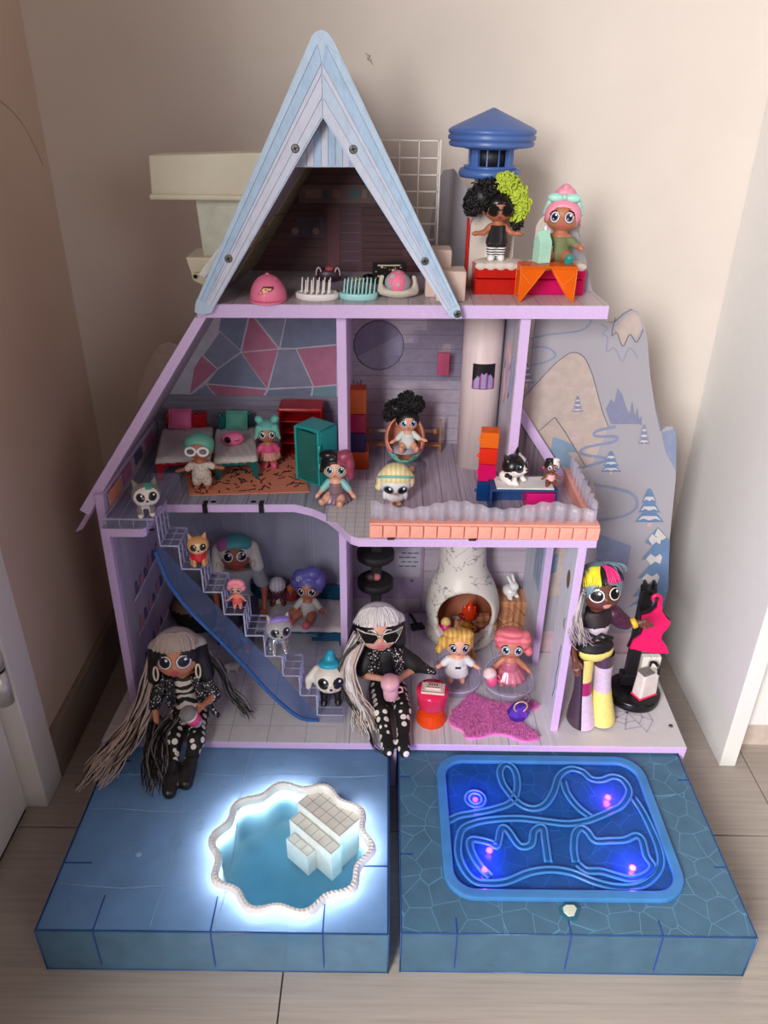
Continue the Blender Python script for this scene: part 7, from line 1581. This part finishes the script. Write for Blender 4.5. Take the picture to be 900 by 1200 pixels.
def flare(x0, name, sidefn):
    b = MB(); n = 32; rows = [(.43,.050,.052),(.36,.048,.050),(.28,.040,.042),(.20,.044,.048),(.12,.056,.064),(.05,.068,.082),(.004,.074,.090)]; v = []; f = []; mi = []
    for z, rx, ry in rows:
        for i in range(n): a = 2*math.pi*i/n; v.append((x0+rx*math.cos(a), -.012+ry*math.sin(a), z))
    for k in range(len(rows)-1):
        for i in range(n): j = (i+1) % n; f.append((k*n+i,k*n+j,(k+1)*n+j,(k+1)*n+i)); mi.append(sidefn(2*math.pi*(i+.5)/n, (rows[k][0]+rows[k+1][0])/2))
    b.add(v, f, mi, True); o = b.build(name, [m_yel, m_blk, m_mag, m_lil, m_irid], t); s_ = o.modifiers.new('sub','SUBSURF'); s_.levels = 1; s_.render_levels = 1
def fl1(a, z):
    d = math.degrees(a) % 360
    if 238 < d < 252 or z < .02: return 1
    if d >= 252 or d < 60: return 0 if z > .30 else (2 if z > .2 else 3)
    return 4
def fl2(a, z):
    d = math.degrees(a) % 360
    if d > 345 or d < 15 or z < .02 or .19 < z < .205: return 1
    return 4 if z > .32 else (3 if z > .20 else 0)
flare(-.050, 'trouser_leg', fl1); flare(.050, 'trouser_leg', fl2)
wear(t, pr_['torso'][3:], m_yel, 'trouser_seat', .014, .40, .475, h=.009); wear(t, pr_['torso'][3:], m_blk, 'waistband', .018, .462, .52, h=.009)
wear(t, pr_['torso'][1:4], m_lil, 'crop_top', .014, .535, .66, h=.009); wear(t, pr_['torso'][1:4], M('mesh_black',(36,20,30),.6), 'yoke', .016, .615, .69, h=.009)
wear(t, pr_['arms'], M('puff_plum',(70,30,56),.45,var=.4,scale=60), 'puff_sleeves', .020, .57, None, h=.009)
b = MB(); b.tube([(-.06,-.075,.545),(.0,-.085,.60),(.06,-.075,.56)], .008, 6); b.tube([(-.065,-.06,.60),(.05,-.082,.535)], .007, 6); b.build('crossed_straps', m_blk, t)
b = MB(); b.lathe([(.022,-.012),(.026,-.010),(.026,.010),(.022,.012)], (.178,-.034,.597), 16, M4=Matrix.Rotation(1.25,4,'Y')); b.build('bracelet', M('bangle_yellow',(226,180,50),.35), t)
fhair(t, hc, M('blue_grey_hair',(110,134,150),.4,var=.3,scale=30,stretch=(14,14,1)), [('c',tuple(hc+(-.11,.0,.03)),tuple(hc+(-.14,-.01,-.14)),.045,.04)], hl=.04)
m_fy = M('fringe_yellow',(236,224,60),.4,var=.15,scale=40); m_fp = M('fringe_pink',(232,50,130),.4,var=.15,scale=40); m_fn = M('fringe_navy',(36,44,74),.4)
fr = fringe_guides(hc)
strands(t, fr, 4, .004, .0055, [m_fy, m_bst, m_fp, m_fn], 23, 'fringe', .7, .002, 4, pick=lambda rg_, q, gi: 0 if gi < 12 else (1 if gi < 16 else (2 if gi < 25 else 3)))
strands(t, [[V3((hc[0]-.10,-.02,hc[2]+.02)), V3((hc[0]-.15,-.04,hc[2]-.07)), V3((hc[0]-.17,-.06,hc[2]-.17)), V3((hc[0]-.15,-.07,hc[2]-.26))], [V3((hc[0]-.11,-.05,hc[2]+.01)), V3((hc[0]-.14,-.09,hc[2]-.09)), V3((hc[0]-.13,-.10,hc[2]-.18)), V3((hc[0]-.10,-.10,hc[2]-.25))]], 55, .016, .0045, [m_silv3, m_silv, M('mauve_hair',(170,150,160),.4)], 25, 'long_hair', .35, .014)
strands(t, [[V3((hc[0]-.11+.02*k,.0,hc[2]+.13)), V3((hc[0]-.10+.028*k,-.05,hc[2]+.115)), V3((hc[0]-.10+.03*k,-.085,hc[2]+.08))] for k in range(9)], 8, .008, .005, [MATS['blue_grey_hair'], m_silv3], 27, 'crown_hair', .5, .004, 4)
# --- doll sitting at the back of the wide bed
bp_ = P(284,700,Y=1.195); J = dict(pelvis=(0,0,.055), chest=(0,.02,.205), neck=(0,.02,.275), head=(-.01,.0,.405), armL=((-.10,.02,.245),(-.14,-.03,.14),(-.12,-.10,.05),(-.1,-1,-.4)), armR=((.10,.02,.245),(.135,-.02,.14),(.13,-.06,.05),(.1,-1,-.4)), **sit_legs)
t, pr_, ff, fy = fashion('fashion_doll', 'tall doll with pink and teal cap sitting behind the stairs', (P(280,680,Y=1.21).x,1.215,gz+.006), FS, .15, (150,80,60), J, iris=(40,30,40), hs=.76, eyekw=dict(lips=M('lips_deep',(170,60,70),.35)))
hc = pr_['hc']; fhair(t, hc, M('ivory_hair',(205,200,190),.4,var=.2,scale=40,stretch=(14,14,1)), [('c',tuple(hc+(.12,.03,.02)),tuple(hc+(.15,.03,-.12)),.05,.05), ('c',tuple(hc+(-.12,.03,.02)),tuple(hc+(-.14,.03,-.12)),.05,.05)], hl=.06)
sdf_obj('cap', SDF([rad(tuple(hc+(-.005,-.015,.055)),(.128,.120,.085))], 0, cut=[rad(tuple(hc+(0,-.12,-.06)),(.16,.12,.10))]), .010, None, t, lambda c: (c[:,0] < hc[0]-.05).astype(int), [plast('cap_teal',(70,150,150),.5), plast('cap_rose',(170,100,150),.5)])
wear(t, pr_['torso'][2:], M('grey_tee',(140,140,148),.7), 'tee', .014, None, .27, h=.009); wear(t, pr_['arms'], M('grey_tee',(140,140,148),.7), 'sleeves', .016, .17, h=.009); wear(t, pr_['legs'], M('dark_jeans',(50,52,70),.7), 'trousers', .010, h=.009)
for sx in (-1,1): b = MB(); b.ell((hc[0]+sx*.125,hc[1]-.04,hc[2]-.09), (.016,.012,.024), 10, 8); b.build('earring', M('earring_cream',(214,190,170),.4), t)
# dark plush cushion at the left wall, small white toy under the stairs
p = on(232,744,Z1); t = thing('plush_cushion', (p.x,p.y+.02,Z1), 'black and tan plush cushion against the side wall behind the left doll', 'cushion')
sdf_obj('cushion', SDF([rad((0,0,.035),(.045,.04,.035)), rad((-.02,.0,.05),(.03,.03,.02))], .01), .005, None, t, lambda c: (c[:,2] > .055).astype(int), [M('plush_black',(24,22,24),.95,bump=.8,bscale=300), M('plush_tan',(150,110,84),.95,bump=.8,bscale=300)])
p = on(273,785,Z1); t = thing('toy_lamb', p, 'tiny white toy lamb lying under the stairs', 'toy animal', s=.02)
sdf_obj('body', SDF([rad((0,0,.45),(.65,.5,.40)), rad((-.55,-.2,.6),(.28,.26,.26)), ('c',(-.35,-.2,.25),(-.4,-.3,.02),.13,.12), ('c',(.35,-.2,.25),(.4,-.3,.02),.13,.12)], .1), .08, M('lamb_white',(206,200,196),.9), t)
# black stand with magenta dress, white bag
sp_ = on(741,815,Z1); t = thing('dress_stand', sp_, 'black toy clothes stand with round base and hooked arm', 'toy stand'); rb = .5*62/900*1.31
b = MB(); b.lathe([(rb*.98,0),(rb,.003),(rb,.014),(rb*.96,.016),(0,.016)], n=40); b.build('base', m_black, t)
zt_ = P(748,686,Y=sp_.y+.012).z-Z1; xo = P(745,760,Y=sp_.y+.012).x-sp_.x
b = MB(); b.box((xo-.010,.008,.016), (xo+.010,.020,zt_-.006)); b.build('column', M('stand_black',(20,19,21),.45), t, bevel=.001); b = MB(); b.box((xo-.016,.006,.016), (xo+.012,.026,.04)); b.build('socket', MATS['stand_black'], t, bevel=.002)
b = MB(); b.box((xo-.010,.004,zt_-.010), (xo+.012,.022,zt_-.004)); b.box((xo-.008,.006,zt_-.004), (xo-.004,.02,zt_+.006)); b.box((xo+.007,.006,zt_-.004), (xo+.011,.02,zt_+.006)); b.build('clip', MATS['stand_black'], t)
ax0 = (xo+.002,.010,zt_-.012); ax1 = (P(770,702,Y=sp_.y-.03).x-sp_.x,-.030,P(770,703,Y=sp_.y-.03).z-Z1)
b = MB(); b.tube([ax0, ((ax0[0]+ax1[0])/2,-.008,ax0[2]+.002), ax1], .0035, 6); b.build('arm', MATS['stand_black'], t)
DYW = sp_.y-.030; dpx = [(764,709),(768,714),(773,714),(777,721),(783,728),(784,732),(777,740),(774,747),(778,753),(782,761),(783,768),(760,766),(740,764),(738,760),(741,753),(748,747),(753,741),(752,733),(750,724),(757,721),(765,714)]
dpx2 = [(765,701),(771,699),(776,704),(777,712),(777,721)]
pts_ = [P(u,v,Y=DYW) for u,v in [(772,702),(776,706),(776,716),(781,724),(786,729),(783,736),(776,743),(775,750),(781,757),(784,766),(760,765),(738,760),(742,751),(751,745),(754,738),(751,729),(752,722),(763,719),(770,713),(771,706)]]
t2 = thing('toy_dress', Vector((P(762,740,Y=DYW).x,DYW,P(762,766,Y=DYW).z)), 'flat magenta toy dress with black edge hanging from the black stand', 'toy dress'); o2 = t2.location.copy()
b = MB(); b.prism([q_-o2 for q_ in pts_], (0,.003,0)); b.build('dress', M('dress_magenta',(226,16,96),.4), t2)
cq = sum(pts_, Vector())/len(pts_); b = MB(); b.prism([(q_-cq)*1.05+cq-o2+Vector((-.002,.003,.003)) for q_ in pts_], (0,.004,0)); b.build('backing', m_black, t2)
hk = [P(u,v,Y=DYW) for u,v in ((774,708),(775,702),(771,698),(766,700),(766,704))]; b = MB(); b.tube([q_-o2+Vector((0,.0015,0)) for q_ in smooth_path(hk,4)], .003, 8); b.build('hook', MATS['dress_magenta'], t2)
p = P(752,812,Z=Z1+.016); t = thing('toy_handbag', (p.x+.002,p.y-.004,Z1+.0165), 'white boxy toy handbag with black handle and pink base on the stand foot', 'toy handbag', rz=.45)
hh = P(752,785,Y=p.y).z-Z1-.016
b = MB(); b.box((-.019,-.011,.003), (.019,.011,hh)); b.v = [(x*(.86 if z > .01 else 1),y*(.9 if z > .01 else 1),z) for x,y,z in b.v]; b.build('bag', plast('bag_white',(222,212,206),.45), t, bevel=.003)
b = MB(); b.box((-.0195,-.0115,0), (.0195,.0115,.004)); b.build('base', plast('bag_pink',(226,50,90),.4), t, bevel=.001)
b = MB(); b.tube([(.012,-.011,hh-.002),(.012,-.009,hh+.010),(.012,0,hh+.014),(.012,.009,hh+.010),(.012,.011,hh-.002)], .0028, 8); b.build('handle', m_black, t)
b = MB(); b.box((-.017,-.009,hh-.001), (.006,.009,hh+.002)); b.build('flap', plast('flap_grey',(120,110,112),.4), t, bevel=.001)
for y in (-.0045,.0045): b = MB(); b.prism([(.0176,y-.0035,.006),(.0176,y+.0035,.006),(.0170,y+.002,.017),(.0170,y-.002,.017)], (.0006,0,0)); b.build('grille', M('grille_grey',(110,106,106),.5), t)
p = P(763,772,Y=sp_.y-.005); t = thing('toy_shoe_box', Vector((p.x+.004,sp_.y-.002,Z1+.016)), 'small grey marbled toy bag behind the white handbag', 'toy handbag'); b = MB(); b.box((-.016,.0,0), (.016,.012,p.z-Z1-.016)); b.build('bag', MATS['marble_white'], t, bevel=.002)
finish_heads()
